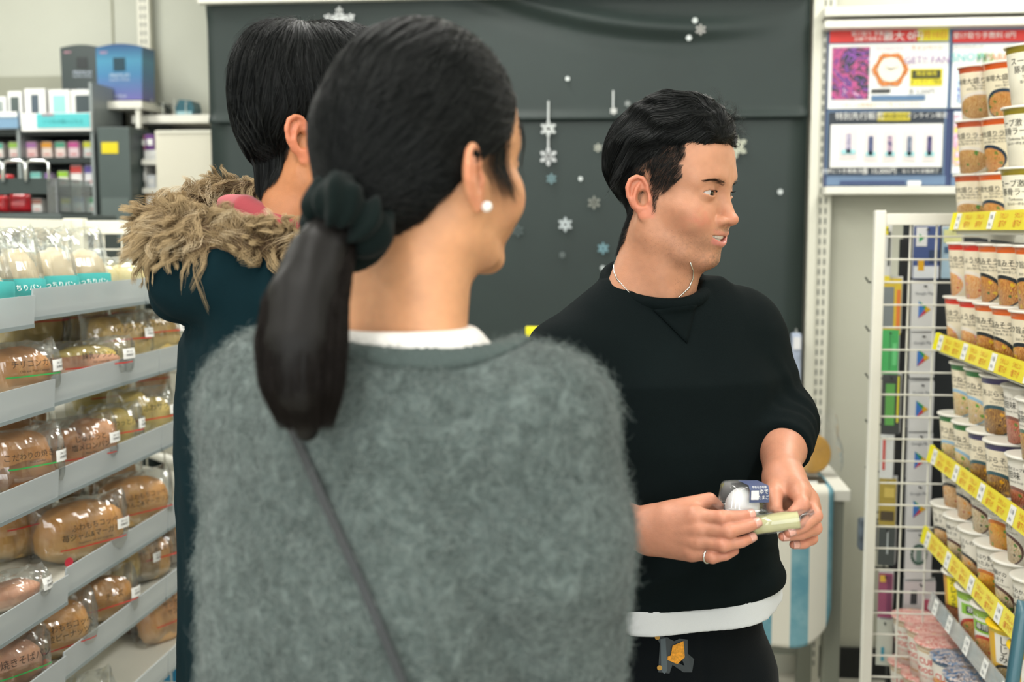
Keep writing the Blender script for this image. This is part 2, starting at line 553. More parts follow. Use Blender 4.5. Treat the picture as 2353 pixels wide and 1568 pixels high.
plane_box('baseboard_back', 0.62, 3.2, 3.700, 3.719, 0.0, 0.10, m_black)
for wi, wx in ((1, -2.2), (2, 0.9)):  # unseen windows, added to go with the front fill lamps
    o = MB().box(wx - 1.3, wx + 1.3, -3.199, -3.175, 0.4, 2.5).build('window_%d' % wi, mat('window_glass', 'dfe8ec', 0.1), kind='structure')
    MB().box(wx - 1.36, wx - 1.3, -3.2, -3.15, 0.34, 2.56).box(wx + 1.3, wx + 1.36, -3.2, -3.15, 0.34, 2.56).box(wx - 1.3, wx + 1.3, -3.2, -3.15, 2.5, 2.56).box(wx - 1.3, wx + 1.3, -3.2, -3.15, 0.34, 0.4).build('window_frame', m_grey, o)
# thin joints of the left wall boards
mj = mat('joint_grey', 'a9a995', 0.8)
MB().box(*(lambda a: (a[0] - 0.004, a[0] + 0.004))(atY(260, 80, 4.4)), 4.394, 4.399, 1.2, CEIL_Z - 0.01).build('trim_1', mj, kind='structure')

for i, (lx, ly) in enumerate(LIGHT_SPOTS):
    t = empty('ceiling_light', (lx, ly, CEIL_Z), label='long white fluorescent ceiling light above the aisle', cat='light', group='ceiling lights')
    if i == 0:
        hb = MB().box(-0.17, 0.17, -0.64, 0.64, -0.05, -0.001).me('housing', m_white)
        db = MB().box(-0.14, 0.14, -0.6, 0.6, -0.062, -0.05).me('diffuser', mat('lamp_diffuser', 'fffdf4', 0.5, emit=2.5))
    link('housing', hb, t); link('diffuser', db, t)

# slotted uprights of the wall shelving
def slotted_pole(px, Y, z0, z1, w=0.05, label='', sl=True):
    X = atY(px, 530, Y)[0]
    o = MB().box(X - w / 2, X + w / 2, Y - 0.03, Y, z0, z1, 0.002).build('slotted_pole', m_cream, label=label, cat='shelf post')
    mb = MB()
    z = z0 + 0.05
    while z < z1 - 0.05:
        for sx in (-0.008, 0.008):
            mb.box(X + sx - 0.0028, X + sx + 0.0028, Y - 0.0312, Y - 0.0302, z, z + 0.019)
        z += 0.032
    mb.build('slot_row', mat('slot_dark', '70736a', 0.7), o, kind='stuff')
    return o
slotted_pole(1886, 3.70, 0.0, 2.6, label='white slotted shelf upright beside the dark snowflake banner')
slotted_pole(351, 4.38, 0.9, 2.7, label='white slotted shelf upright behind the blue display box')
# beige side panel between banner and upright
MB().box(atY(1853, 530, 3.7)[0], atY(1872, 530, 3.7)[0], 3.66, 3.715, 0.0, 2.6, 0.002).build('panel_strip', m_cream, label='narrow cream panel along the right edge of the snowflake banner', cat='panel')

# ------------------------------------------------------------------ dark banner with snowflakes
mb_, g, b = newmat('banner_cloth')
tc = g.node('ShaderNodeTexCoord')
f, _ = g.noise(tc.outputs['Object'], 3.0, 3, 0.6)
f2, _ = g.noise(tc.outputs['Object'], 900, 1, 0.5)
g.link(g.mix(((f - 0.5) * 1.5 + 0.5).clamp(), hexc('1a2725'), hexc('22312e')), b.inputs['Base Color'])
b.inputs['Roughness'].default_value = 0.55
bn = g.node('ShaderNodeBump'); bn.inputs['Strength'].default_value = 0.25; bn.inputs['Distance'].default_value = 0.0006
g.link(f2.s, bn.inputs['Height']); g.link(bn.outputs[0], b.inputs['Normal'])
BX0, BX1 = -1.39, 0.545
ban = empty('banner', (0, 3.68, 0), label='dark slate cloth banner scattered with white snowflakes', cat='banner')
def sheet(name, x0, x1, z0, z1, nx, nz, yf, m, parent, loc=None, thick=0.003):
    xs = np.linspace(x0, x1, nx); zs = np.linspace(z0, z1, nz)
    Xg, Zg = np.meshgrid(xs, zs)
    Yg = yf(Xg, Zg)
    V = np.stack([Xg, Yg, Zg], -1).reshape(-1, 3)
    V2 = V + np.array([0, thick, 0])
    fs = [(j * nx + i, j * nx + i + 1, (j + 1) * nx + i + 1, (j + 1) * nx + i) for j in range(nz - 1) for i in range(nx - 1)]
    n = nx * nz
    f2 = [tuple(k + n for k in q[::-1]) for q in fs]
    rim = list(range(nx)) + [j * nx + nx - 1 for j in range(1, nz)] + [(nz - 1) * nx + i for i in range(nx - 2, -1, -1)] + [j * nx for j in range(nz - 2, 0, -1)]
    rf = [(rim[k], rim[k] + n, rim[(k + 1) % len(rim)] + n, rim[(k + 1) % len(rim)]) for k in range(len(rim))]
    me = mesh(name, np.concatenate([V, V2]), fs + f2 + rf, m, True)
    return link(name, me, parent, loc)
def fold(X, Z):
    zc = 2.10 + 0.16 * ((X - 0.22) / 0.75) ** 2
    w = np.clip((0.48 - X) / 0.35, 0, 1) * np.clip((X + 1.2) / 0.6, 0.25, 1)
    y = -0.020 * np.exp(-((Z - zc) / 0.028) ** 2) * w + 0.008 * np.exp(-((Z - zc + 0.05) / 0.03) ** 2) * w
    y += -0.010 * np.exp(-((Z - 2.27 - 0.05 * X) / 0.04) ** 2)
    y += -0.010 * np.exp(-((Z - 1.828) / 0.016) ** 2)
    return y - 0.012
sheet('upper_sheet', BX0, BX1, 1.822, 2.42, 70, 90, fold, mb_, ban)
sheet('lower_sheet', BX0, BX1, 0.25, 1.86, 30, 30, lambda X, Z: 0.002 * np.sin(X * 5) - 0.004, mb_, ban)
ptop = atY(480, 4, 3.63)
MB().box(BX0 - 0.01, BX1 + 0.01, 3.61, 3.645, 2.199, 2.235, 0.003).build('banner_rail', m_white, label='white rail along the top of the dark banner', cat='rail')
# the rail hangs from the banner's top left; only its left end is in view
def flake(px, py, rpx, tint, label, style=0, Y=3.652):
    c = atY(px, py, Y); r = rpx / FPX * 3.7
    mb = MB(); t = 0.0012
    def bar(a, r0, r1, w):
        ca, sa = math.cos(a), math.sin(a)
        for_ = [(r0, -w), (r1, -w * 0.7), (r1, w * 0.7), (r0, w)]
        poly = [(u * ca - v * sa, u * sa + v * ca) for u, v in for_]
        mb.prism(poly, -t, t, 'y')
    def branch(a, r0, da, ln, w):
        bx, bz = r0 * math.cos(a), r0 * math.sin(a)
        ca, sa = math.cos(a + da), math.sin(a + da)
        poly = [(bx + u * ca - v * sa, bz + u * sa + v * ca) for u, v in [(0, -w), (ln, -w), (ln, w), (0, w)]]
        mb.prism(poly, -t, t, 'y')
    if style == 2:
        mb.prism([(r * math.cos(k * math.pi / 8), r * math.sin(k * math.pi / 8)) for k in range(16)], -t, t, 'y')
    else:
        for k in range(6):
            a = math.pi / 6 + k * math.pi / 3
            bar(a, 0, r, r * 0.07)
            for fr, ln in ((0.45, 0.3), (0.7, 0.24)):
                for da in (-1, 1): branch(a, r * fr, da * 0.95, r * ln, r * 0.05)
            if style == 1: bar(a + math.pi / 6, 0, r * 0.55, r * 0.1)
        mb.prism([(r * 0.22 * math.cos(k * math.pi / 3), r * 0.22 * math.sin(k * math.pi / 3)) for k in range(6)], -t, t, 'y')
    return mb.build('snowflake_sticker' if style != 2 else 'snow_dot_sticker', mat('flake_' + tint, tint, 0.5), loc=c, label=label, cat='sticker', group='snow stickers on the banner')
for a in [
    (1260, 296, 19, 'dfe4e2', 'white snowflake, upper one on the long string', 1), (1260, 360, 21, 'e6e9ea', 'large white snowflake hanging at the end of the long string', 0),
    (1410, 255, 9, 'f0f2ee', 'small white snowflake at the end of the short string', 1), (1304, 181, 5, 'cfd6d4', 'pale round dot above the long string of snowflakes', 2),
    (1374, 340, 10, 'd8dacc', 'small cream snowflake just behind the back of the sweatshirt man\'s head', 0), (1690, 337, 27, 'd6d9c4', 'big cream snowflake half hidden by the man\'s forehead', 1),
    (1610, 68, 12, 'dad8d2', 'pinkish snowflake between two dots high on the banner', 0), (1597, 47, 6, 'cfd6d4', 'round dot above the high pinkish snowflake', 2),
    (1583, 87, 6, 'cfd6d4', 'round dot below the high pinkish snowflake', 2), (1267, 411, 12, '8fb3bb', 'small pale blue snowflake under the long string', 0),
    (1334, 411, 5, 'c9d0cf', 'round dot to the right of the pale blue snowflake under the string', 2), (1365, 466, 15, '9a9c92', 'dim beige snowflake beside the man\'s neckline hair', 0),
    (1299, 516, 17, 'd3dde0', 'white six-armed snowflake between the woman\'s cheek and the man\'s neck', 1), (1292, 586, 8, '7f8a8a', 'faint grey snowflake low between the two heads', 0),
    (1386, 571, 14, '7fa9b4', 'blue snowflake left of the man\'s neck', 1), (1385, 616, 6, 'a8b0b0', 'faint dot just above the man\'s shoulder', 2),
    (1442, 238, 7, 'c0c6c4', 'tiny snowflake touching the top of the man\'s hair', 0), (1793, 441, 6, 'c3cac9', 'single round dot to the right of the man\'s face', 2),
    (1190, 530, 14, '5f6c6c', 'very faint snowflake at the edge of the woman\'s cheek', 0), (780, 56, 40, 'e8ecec', 'large white snowflake behind the parka man\'s hair', 1)]:
    flake(*a)
for px, y0, y1, lb in ((1260, 232, 345, 'long white printed string carrying two snowflakes'), (1409, 208, 248, 'short white printed string above the man\'s hair')):
    A, B = atY(px, y0, 3.654), atY(px, y1, 3.654)
    MB().box(A[0] - 0.002, A[0] + 0.002, 3.653, 3.655, B[2], A[2]).build('string_sticker', mat('flake_dfe4e2', 'dfe4e2'), label=lb, cat='sticker')
# two things half hidden behind the sweatshirt man
A, B = atY(1207, 752, 3.3), atY(1245, 830, 3.3)
MB().box(A[0], B[0], 3.3, 3.33, B[2], A[2], 0.003).build('sign_card', mat('sign_yellow', 'f2ea18', 0.5), label='bright yellow sign card behind the man\'s shoulder', cat='sign')
MB().tube([(A[0] + 0.03, 3.32, B[2] + .01), (A[0] + 0.03, 3.32, 0.0)], 0.008).build('post', m_grey, bpy.data.objects['sign_card'])
A, B = atY(1818, 765, 3.6), atY(1838, 880, 3.6)
o = MB().box(A[0], B[0], 3.58, 3.62, B[2], A[2], 0.008).build('hanging_pack', mat('pack_lilac', 'a9b4c8', 0.4, var=(30, 0.3)), label='pale blue hanging packet beside the man\'s sleeve', cat='packet')
MB().box(A[0] + 0.004, B[0] - 0.004, 3.576, 3.58, A[2] - 0.05, A[2] - 0.012).build('header', mat('pack_white', 'e8e8ea'), o)
MB().tube([((A[0] + B[0]) / 2, 3.60, A[2] - 0.004), ((A[0] + B[0]) / 2, 3.60, A[2] + 0.012), ((A[0] + B[0]) / 2, 3.66, A[2] + 0.016)], 0.0025).build('hook', m_chrome, o)

# ------------------------------------------------------------------ poster boards on the right of the back wall
def rect(px0, py0, px1, py1, Y):
    a, c = atY(px0, py0, Y), atY(px1, py1, Y)
    a2, c2 = atY(px1, py0, Y), atY(px0, py1, Y)
    return (a[0] + c2[0]) / 2, (c[0] + a2[0]) / 2, (c[2] + c2[2]) / 2, (a[2] + a2[2]) / 2
def wpanel(name, px0, py0, px1, py1, Y, th, m, parent=None, bev=0.0, **kw):
    x0, x1, z0, z1 = rect(px0, py0, px1, py1, Y)
    return MB().box(x0, x1, Y, Y + th, z0, z1, bev).build(name, m, parent, **kw)
def wtext(parent, lines, Y, m, name='lettering'):
    """lines: (text, px, py, height in px, material index)"""
    L = []
    for ln in lines:
        c = atY(ln[1], ln[2], Y)
        L.append((ln[0], c[0], c[2], ln[3] / FPX * Y * 1.25) + tuple(ln[4:]))
    return link(name, text_mesh(L, flat_xz(Y), m), parent)
for nm, y0, y1, lb in (('poster_ledge', 10, 32, 'uppermost white ledge above the poster boards'), ('poster_ledge', 42, 60, 'white ledge right on top of the poster boards'), ('poster_ledge', 428, 446, 'white ledge under the poster boards')):
    x0, x1, z0, z1 = rect(1896, y0, 2420, y1, 3.60)
    MB().box(x0, x0 + 0.9, 3.60, 3.718, z0, z1, 0.003).build(nm, m_white, label=lb, cat='ledge', group='poster ledges')
mblue = mat('board_blue', '6a83a2', 0.5); mnavy = mat('board_navy', '3c4a74', 0.5)
mred = mat('print_red', 'e23a34', 0.5); myel = mat('print_yellow', 'f3e327', 0.5); mink = mat('print_ink', '222628', 0.6)
mwt = mat('print_white', 'f6f6f2', 0.5); mpur = mat('print_purple', '8d5fa0', 0.5); morg = mat('print_orange', 'e58a3c', 0.5); mteal = mat('print_teal', '57c0c4', 0.5)
mpink = mat('print_pink', 'e5a5c0', 0.5)
def art(name, cols, scale):
    if name in MATS: return MATS[name]
    m, g, b = newmat(name); tc = g.node('ShaderNodeTexCoord')
    v = g.node('ShaderNodeTexVoronoi'); v.inputs['Scale'].default_value = scale
    f, c = g.noise(tc.outputs['Object'], scale * 0.6, 3, 0.6, 1.5)
    g.link(c, v.inputs['Vector'])
    f2, _ = g.noise(tc.outputs['Object'], scale, 4, 0.65, 2.0)
    st = [(i / max(1, len(cols) - 1) * 0.5 + 0.25, c) for i, c in enumerate(cols)]
    g.link(g.ramp(f2, st, 'CONSTANT'), b.inputs['Base Color']); b.inputs['Roughness'].default_value = 0.5
    return m
Yp = 3.64
x0, x1, z0, z1 = rect(1897, 60, 2420, 428, 3.66)
pb = MB().box(x0, x0 + 0.86, 3.66, 3.70, z0, z1, 0.002).build('poster_board', mnavy, label='blue poster board above the wire gift card rack, holding four printed posters', cat='poster board')
def poster(pts, label):
    o = wpanel('poster', *pts, Yp + 0.012, 0.006, mblue, label=label, cat='poster')
    return o
# 1 upper left
o = poster((1903, 64, 2184, 252), 'upper poster with a red header, artwork and a round clock picture')
wpanel('header_band', 1907, 70, 2108, 97, Yp + 0.009, 0.004, mred, o); wpanel('header_tag', 2109, 66, 2180, 94, Yp + 0.009, 0.004, myel, o)
wpanel('sheet', 1904, 100, 2178, 249, Yp + 0.009, 0.004, mwt, o)
wpanel('artwork', 1912, 109, 1997, 228, Yp + 0.006, 0.004, art('art_violet', ['1d2328', '8a4aa6', '23303a', 'c0508a', '5a3a86', 'e0b0c8', '2a2c40', '9a6ab8'], 13), o)
wpanel('badge', 2092, 158, 2166, 197, Yp + 0.006, 0.004, myel, o); wpanel('badge_panel', 2096, 161, 2162, 180, Yp + 0.003, 0.004, mat('badge_dark', '3a3d1a'), o)
wpanel('caption_bar', 2003, 219, 2126, 231, Yp + 0.006, 0.004, mat('cap_blue', '5c7ea3'), o); wpanel('caption_block', 2003, 205, 2046, 213, Yp + 0.006, 0.004, mink, o)
c = atY(2046, 160, Yp + 0.005)
mbk = MB(); n = 28
for k in range(n):
    a = 2 * math.pi * k / n
    r = 0.044 + 0.004 * math.cos(6 * a)
    mbk.box(r * math.cos(a) - 0.006, r * math.cos(a) + 0.006, -0.001, 0.002, r * math.sin(a) - 0.006, r * math.sin(a) + 0.006)
mbk.build('clock_rim', morg, o, loc=c)
MB().prism([(0.037 * math.cos(k * math.pi / 16), 0.037 * math.sin(k * math.pi / 16)) for k in range(32)], -0.002, 0.001, 'y').build('clock_face', mat('clock_cream', 'f4ecda'), o, loc=c)
mbk = MB()
for a, l in ((2.6, 0.018), (0.35, 0.025)):
    mbk.prism([(-0.0015 * math.sin(a), 0.0015 * math.cos(a)), (l * math.cos(a), l * math.sin(a)), (0.0015 * math.sin(a), -0.0015 * math.cos(a))], -0.004, -0.002, 'y')
mbk.build('clock_hands', mink, o, loc=c)
wtext(o, [('受け取り 手数料', 2000, 78, 9, 0), ('店舗で受取ると', 2000, 90, 8, 0), ('最大 0円', 2076, 84, 18, 0), ('7月10日', 2145, 80, 14, 1), ('Fun Original Clock', 2045, 111, 6, 4), ('キャンペーン', 2130, 110, 9, 1), ('GET!! FAN', 2130, 138, 17, 3), ('限定発売', 2129, 170, 9, 2), ('オンライン限定', 2129, 189, 8, 5), ('各 2,200円', 2118, 211, 10, 5), ('くわしくは各商品のページをごらんください', 2025, 241, 7, 1)], Yp - 0.001, [mwt, morg, myel, mpur, mpink, mink])
# 2 lower left
o = poster((1899, 254, 2172, 402), 'dark lower poster with five small standing figures in a row')
wpanel('sheet_dark', 1903, 257, 2168, 400, Yp + 0.009, 0.004, mat('sheet_ink', '2c3540'), o)
wpanel('sheet', 1908, 285, 2166, 385, Yp + 0.006, 0.004, mwt, o, 0.004)
wpanel('tag', 2017, 258, 2092, 278, Yp + 0.006, 0.004, mat('tag_olive', 'd8c83a'), o, 0.004)
for k, (pp, yy) in enumerate(((1950, 330), (2001, 335), (2045, 335), (2090, 335), (2136, 335))):
    w = 20 if k == 0 else 15
    wpanel('picture_card', pp - w, yy - 36, pp + w, yy + 34, Yp + 0.003, 0.004, mat('picture_pale', 'efe6e4'), o)
    wpanel('figure_print', pp - 5, yy - 22, pp + 5, yy + 22, Yp + 0.000, 0.003, art('art_figure%d' % k, [('c9c2d2', '8d86a8', 'e9d5d8'), ('3c4468', '56608c', '2a2f4a'), ('b9a0b4', '5b5480', 'e0c6cc'), ('8b93a8', '56627a', 'cfd2dc'), ('3a3f66', '5a4f80', '7a80a8')][k], 50), o)
    wpanel('figure_base', pp - w + 4, yy + 14, pp + w - 4, yy + 24, Yp + 0.000, 0.003, mat('base_aqua', 'a5dbe0'), o)
wtext(o, [('特別先行販売', 1975, 268, 14, 0), ('予約受付中', 2055, 268, 11, 3), ('オンライン限定', 2130, 266, 10, 0), ('好評につき再販決定', 1940, 394, 9, 0), ('各 15,000円', 2020, 394, 12, 0), ('なくなり次第終了', 2115, 394, 8, 0)], Yp - 0.001, [mwt, myel, mpur, mink])
wpanel('strip', 1899, 404, 2172, 426, Yp + 0.012, 0.006, mblue, pb); wpanel('strip_tag', 2086, 416, 2116, 427, Yp + 0.008, 0.006, mwt, pb); wpanel('strip_line', 1930, 416, 2080, 424, Yp + 0.009, 0.005, mnavy, pb)
# 3 upper right
o = poster((2186, 62, 2470, 248), 'upper right poster with a red header and colourful logo lettering behind the stacked cups')
wpanel('header_band', 2190, 69, 2420, 96, Yp + 0.009, 0.004, mred, o); wpanel('sheet', 2188, 100, 2466, 246, Yp + 0.009, 0.004, mwt, o)
wpanel('badge', 2316, 102, 2420, 112, Yp + 0.006, 0.004, mat('aqua_tag', '9adbe2'), o); wpanel('badge_panel', 2316, 124, 2420, 134, Yp + 0.006, 0.004, mat('badge_dark', '3a3d1a'), o)
wpanel('artwork', 2200, 150, 2300, 236, Yp + 0.006, 0.004, art('art_blue', ['dff0f4', '6f7fc0', 'cfe6f0', '3f4a80', 'e8f4f6'], 18), o)
wtext(o, [('受け取り手数料 0円', 2262, 82, 12, 0), ('SNOW', 2228, 132, 20, 1), ('FES', 2265, 133, 20, 2), ('PARK', 2292, 132, 18, 3), ('オリジナルグッズ', 2226, 108, 6, 4)], Yp - 0.001, [mwt, mteal, mat('print_green', '6cc048'), morg, mink])
o = poster((2188, 253, 2470, 402), 'lower right poster with pink and yellow artwork, mostly behind the stacked cups')
wpanel('sheet', 2190, 256, 2466, 398, Yp + 0.009, 0.004, mwt, o)
wpanel('artwork', 2192, 264, 2240, 380, Yp + 0.006, 0.004, art('art_pink', ['f0c0d8', 'f4e24a', 'e8a0c8', 'fbe6ee', '9fd0e4', 'e07fb0'], 24), o)
wpanel('strip', 2186, 404, 2420, 426, Yp + 0.012, 0.006, mblue, pb)
# ------------------------------------------------------------------ display table with striped cloth behind the sweatshirt man
TY0, TY1 = 3.02, 3.55
TX1 = atY(1955, 1140, TY0)[0]; TX0 = TX1 - 0.62
TZ = 0.785
t = empty('display_table', ((TX0 + TX1) / 2, (TY0 + TY1) / 2, 0), label='white display table with grey legs by the back wall', cat='table')
def lb(mb, name, m, par, **kw):
    o = mb.build(name, m, par, **kw); o.matrix_parent_inverse = Matrix.Translation(-Vector(par.location)); return o
lb(MB().box(TX0, TX1, TY0, TY1, TZ - 0.03, TZ, 0.003), 'tabletop', m_white, t)
for lx in (TX0 + 0.05, TX1 - 0.035):
    for ly in (TY0 + 0.04, TY1 - 0.04):
        lb(MB().box(lx - 0.022, lx + 0.022, ly - 0.022, ly + 0.022, 0, TZ - 0.03, 0.002), 'leg', mat('leg_grey', '8f9284', 0.5), t)
lb(MB().box(TX0 + 0.05, TX1 - 0.04, TY1 - 0.05, TY1 - 0.03, 0.15, 0.19), 'stretcher', mat('leg_grey', '8f9284', 0.5), t)
# cloth: blue and off-white stripes, hanging over the front with a rounded corner
m, g, b = newmat('striped_cloth'); tc = g.node('ShaderNodeTexCoord')
ux, uy, uz = g.xyz(tc.outputs['UV'])
st = (ux * 10.6 + 0.42).fract() < 0.5
f, _ = g.noise(tc.outputs['Object'], 14, 4, 0.6)
blue = g.mix(((f - 0.5) * 3 + 0.5).clamp(), hexc('5e97a8'), hexc('86b4be'))
g.link(g.mix(st, hexc('e3e0d2'), blue), b.inputs['Base Color']); b.inputs['Roughness'].default_value = 0.8
CXR = atY(1912, 1300, TY0 - 0.012)[0]; CXL = TX0 + 0.02; CZB = atY(1850, 1488, TY0 - 0.012)[2]
V = []; F = []; UV = []; nx, nz = 50, 44
prof = [(TY1 - 0.1, TZ + 0.003), (TY0 + 0.2, TZ + 0.003), (TY0 + 0.005, TZ + 0.003), (TY0 - 0.006, TZ - 0.004)]
for i in range(nx):
    u = i / (nx - 1); X = CXL + u * (CXR - CXL)
    rc = 0.11; zb = CZB
    if X > CXR - rc: zb = CZB + rc - math.sqrt(max(0, rc * rc - (X - CXR + rc) ** 2))
    if X > CXR - 0.001: zb = CZB + rc
    for j in range(nz):
        if j < 4: Yv, Zv = prof[j]
        else:
            s = (j - 3) / (nz - 4); Zv = TZ - 0.004 + s * (zb - TZ + 0.004); Yv = TY0 - 0.008 - 0.012 * s - 0.008 * s * math.sin(X * 30)
        V.append((X, Yv, Zv)); UV.append((X, Zv))
F = [(i * nz + j, i * nz + j + 1, (i + 1) * nz + j + 1, (i + 1) * nz + j) for i in range(nx - 1) for j in range(nz - 1)]
o = link('table_cloth', mesh('table_cloth', V, F, m, True, UV), label='blue and white striped cloth hanging over the display table', cat='cloth')
sm = o.modifiers.new('thickness', 'SOLIDIFY'); sm.thickness = 0.002
# things on the table
A = atY(1866, 1112, 3.12); B = atY(1894, 1144, 3.12)
o = MB().box(A[0] - 0.03, B[0], 3.08, 3.17, TZ + 0.004, A[2], 0.004).build('display_box', mat('box_black', '20282a', 0.4), label='small black box on the striped table cloth', cat='box')
MB().box(A[0] - 0.025, A[0] + 0.008, 3.078, 3.081, TZ + 0.01, A[2] - 0.006).build('price_tag', m_paper, o)
A = atY(1862, 1110, 3.2)
o = MB().lathe([(0.0, -0.012), (0.05, -0.012), (0.056, -0.006), (0.056, 0.006), (0.05, 0.012), (0.0, 0.012)], 28).build('snack_pack', mat('snack_yellow', 'f2b01c', 0.5, var=(25, 0.15)), smooth=False,
    loc=(A[0], 3.2, TZ + 0.062), rot=(math.radians(80), 0, 0.2), label='round yellow snack standing in a clear bag on the table', cat='snack')
bmv = MB()
for k in range(14):
    a = k / 13 * 2 * math.pi
nb = 20; Vb = []; Fb = []
for i in range(9):
    s = i / 8; z = s * 0.17
    for k in range(nb):
        a = 2 * math.pi * k / nb
        rx = 0.075 * (1 - 0.35 * s ** 3) + 0.008 * math.sin(5 * a + i); ry = 0.03 * (1 - s ** 2) + 0.004 + 0.004 * math.cos(7 * a + i * 2)
        Vb.append((rx * math.cos(a), ry * math.sin(a), z + (0.018 * math.sin(3 * a) if i == 8 else 0)))
for i in range(8):
    for k in range(nb): Fb.append((i * nb + k, i * nb + (k + 1) % nb, (i + 1) * nb + (k + 1) % nb, (i + 1) * nb + k))
ob = link('bag', mesh('bag', Vb, Fb, film('film_cloudy', haze=0.08, gloss=0.03, rough=0.2), True), o)
ob.matrix_parent_inverse = Matrix(); ob.rotation_euler = (-math.radians(80), 0, 0); ob.location = (0.01, 0.062 * 0.2, 0.0)
ob.matrix_parent_inverse = (Matrix.Translation(o.location) @ Matrix.Rotation(0.2, 4, 'Z') @ Matrix.Rotation(math.radians(80), 4, 'X')).inverted()
ob.rotation_euler = (0, 0, 0.2); ob.location = (o.location.x + 0.012, 3.2, TZ + 0.004)
A = atY(1850, 960, 3.4); B = atY(1876, 1040, 3.4)
o = MB().box(A[0] - 0.06, B[0], 3.36, 3.46, TZ + 0.004, A[2] - 0.01, 0.003).build('wooden_block', mat('wood_brown', '7a5a40', 0.6, var=(18, 0.25)), label='brown wooden block standing behind the snack bag', cat='block')

# ------------------------------------------------------------------ left background: counter wall with display boxes, tobacco rack, cabinets
YB = 4.40
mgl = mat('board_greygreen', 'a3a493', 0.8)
wp = wpanel
# shelf across the left wall
def bbox(px0, py0, px1, py1, Y, D):
    x0, x1, z0, z1 = rect(px0, py0, px1, py1, Y); return x0, x1, Y, Y + D, z0, z1
MB().box(*bbox(-60, 176, 150, 225, 4.37, 0.028)).build('trim_2', mgl, kind='structure')  # darker grey-green strip on the left wall
o = MB().box(*bbox(302, 264, 492, 283, 4.12, 0.27), 0.003).build('wall_shelf', m_white, label='white wall shelf to the left of the dark banner', cat='shelf')
x0, x1, _, _, z0, z1 = bbox(302, 264, 492, 283, 4.12, 0.27)
for px in (308, 480):
    X = atY(px, 275, 4.14)[0]; o2 = MB().prism([(4.14, z0), (4.38, z0), (4.38, z0 - 0.06)], X - 0.002, X + 0.002, 'x').build('bracket', m_cream, o)
mbx = MB()
for k in range(5):
    X = x0 + 0.02 + k * 0.045
    mbx.tube([(X, 4.15, z1 + 0.001), (X, 4.15, z1 + 0.05 + 0.012 * (k % 2)), (X + 0.02, 4.2, z1 + 0.03), (X + 0.02, 4.25, z1 + 0.002)], 0.002, 5)
mbx.build('wire_stand', mat('wire_pale', 'c8ccc2', 0.4, metal=0.3), label='pale wire stand lying on the white wall shelf', cat='stand')
mbt = MB().prism([(-0.033, 0), (0.03, 0), (0.036, 0.028), (0.028, 0.055), (-0.02, 0.06), (-0.036, 0.03)], -0.04, 0.04, 'y')
c = atY(434, 268, 4.2)
o = mbt.build('teal_box', mat('teal_dark', '1f5a68', 0.35, var=(30, 0.3)), loc=(c[0], 4.2, z1 + 0.0005), label='dark teal faceted box on the white wall shelf', cat='box')
MB().box(-0.031, 0.028, -0.043, -0.0405, 0.004, 0.016).build('label_strip', mat('teal_pale', '9fc6cc'), o)
# blue and black display boxes on a bracket shelf
o = MB().box(*bbox(228, 232, 326, 250, 4.05, 0.3), 0.003).build('bracket_shelf', m_white, label='small white bracket shelf carrying the two tall display boxes', cat='shelf')
for px in (236, 316):
    X = atY(px, 250, 4.06)[0]; zz = bbox(228, 232, 326, 250, 4.05, 0.3)[4]
    MB().box(X - 0.008, X + 0.008, 4.06, 4.08, zz - 0.07, zz).build('bracket', m_white, o)
def tall_box(px0, py0, px1, py1, Y, D, m, label, rz, mt):
    x0, x1, z0, z1 = rect(px0, py0, px1, py1, Y)
    w, h = x1 - x0, z1 - z0
    o = empty('display_box', ((x0 + x1) / 2, Y + D / 2, z0), rz, label=label, cat='box', group='tall display boxes')
    mb = MB(); n = 8
    poly = [(-w / 2 * 0.97, 0), (w / 2 * 0.93, 0), (w / 2, h)] + [(w / 2 - w * k / n, h + 0.012 * math.sin(math.pi * k / n)) for k in range(1, n)] + [(-w / 2, h)]
    mb.prism(poly, -D / 2, D / 2, 'y').build('box', m, o)
    MB().box(-w * 0.13, w * 0.13, -D / 2 - 0.002, -D / 2 + 0.0005, h * 0.55, h * 0.80, 0.004).build('product_print', mat(mt, '143b4a' if 'blue' in mt else '1b2324'), o)
    text = text_mesh([('PREMIUM', 0, h * 0.46, h * 0.10), ('DESIGN MODEL', 0, h * 0.38, h * 0.06), ('NEW', -w * 0.33, h * 0.9, h * 0.07, 1), ('発売中', 0, h * 0.06, h * 0.09)], flat_xz(-D / 2 - 0.001), [mat('print_pale', 'b9c4d2'), mat('print_pinkish', 'e0a0b4')])
    link('lettering', text, o, kind='stuff')
    return o
mblk = mat('display_black', '333e3d', 0.3); 
m, g, b = newmat('display_blue'); tc = g.node('ShaderNodeTexCoord'); _, _, zz = g.xyz(tc.outputs['Generated'])
g.link(g.ramp(zz, [(0.0, '6f6aa6'), (0.45, '4a7fa8'), (0.7, '4f8fae'), (1.0, '35507e')]), b.inputs['Base Color']); b.inputs['Roughness'].default_value = 0.3
tall_box(138, 110, 232, 216, 4.13, 0.12, mblk, 'black tall display box at the left wall, next to the blue one', 0.12, 'prod_black')
tall_box(222, 108, 331, 230, 4.10, 0.1, m, 'blue and violet tall display box on the bracket shelf', -0.05, 'prod_blue')
# black box's own support
MB().box(*bbox(120, 217, 228, 240, 4.1, 0.28), 0.003).build('low_shelf', m_grey, label='grey shelf board under the black display box', cat='shelf')
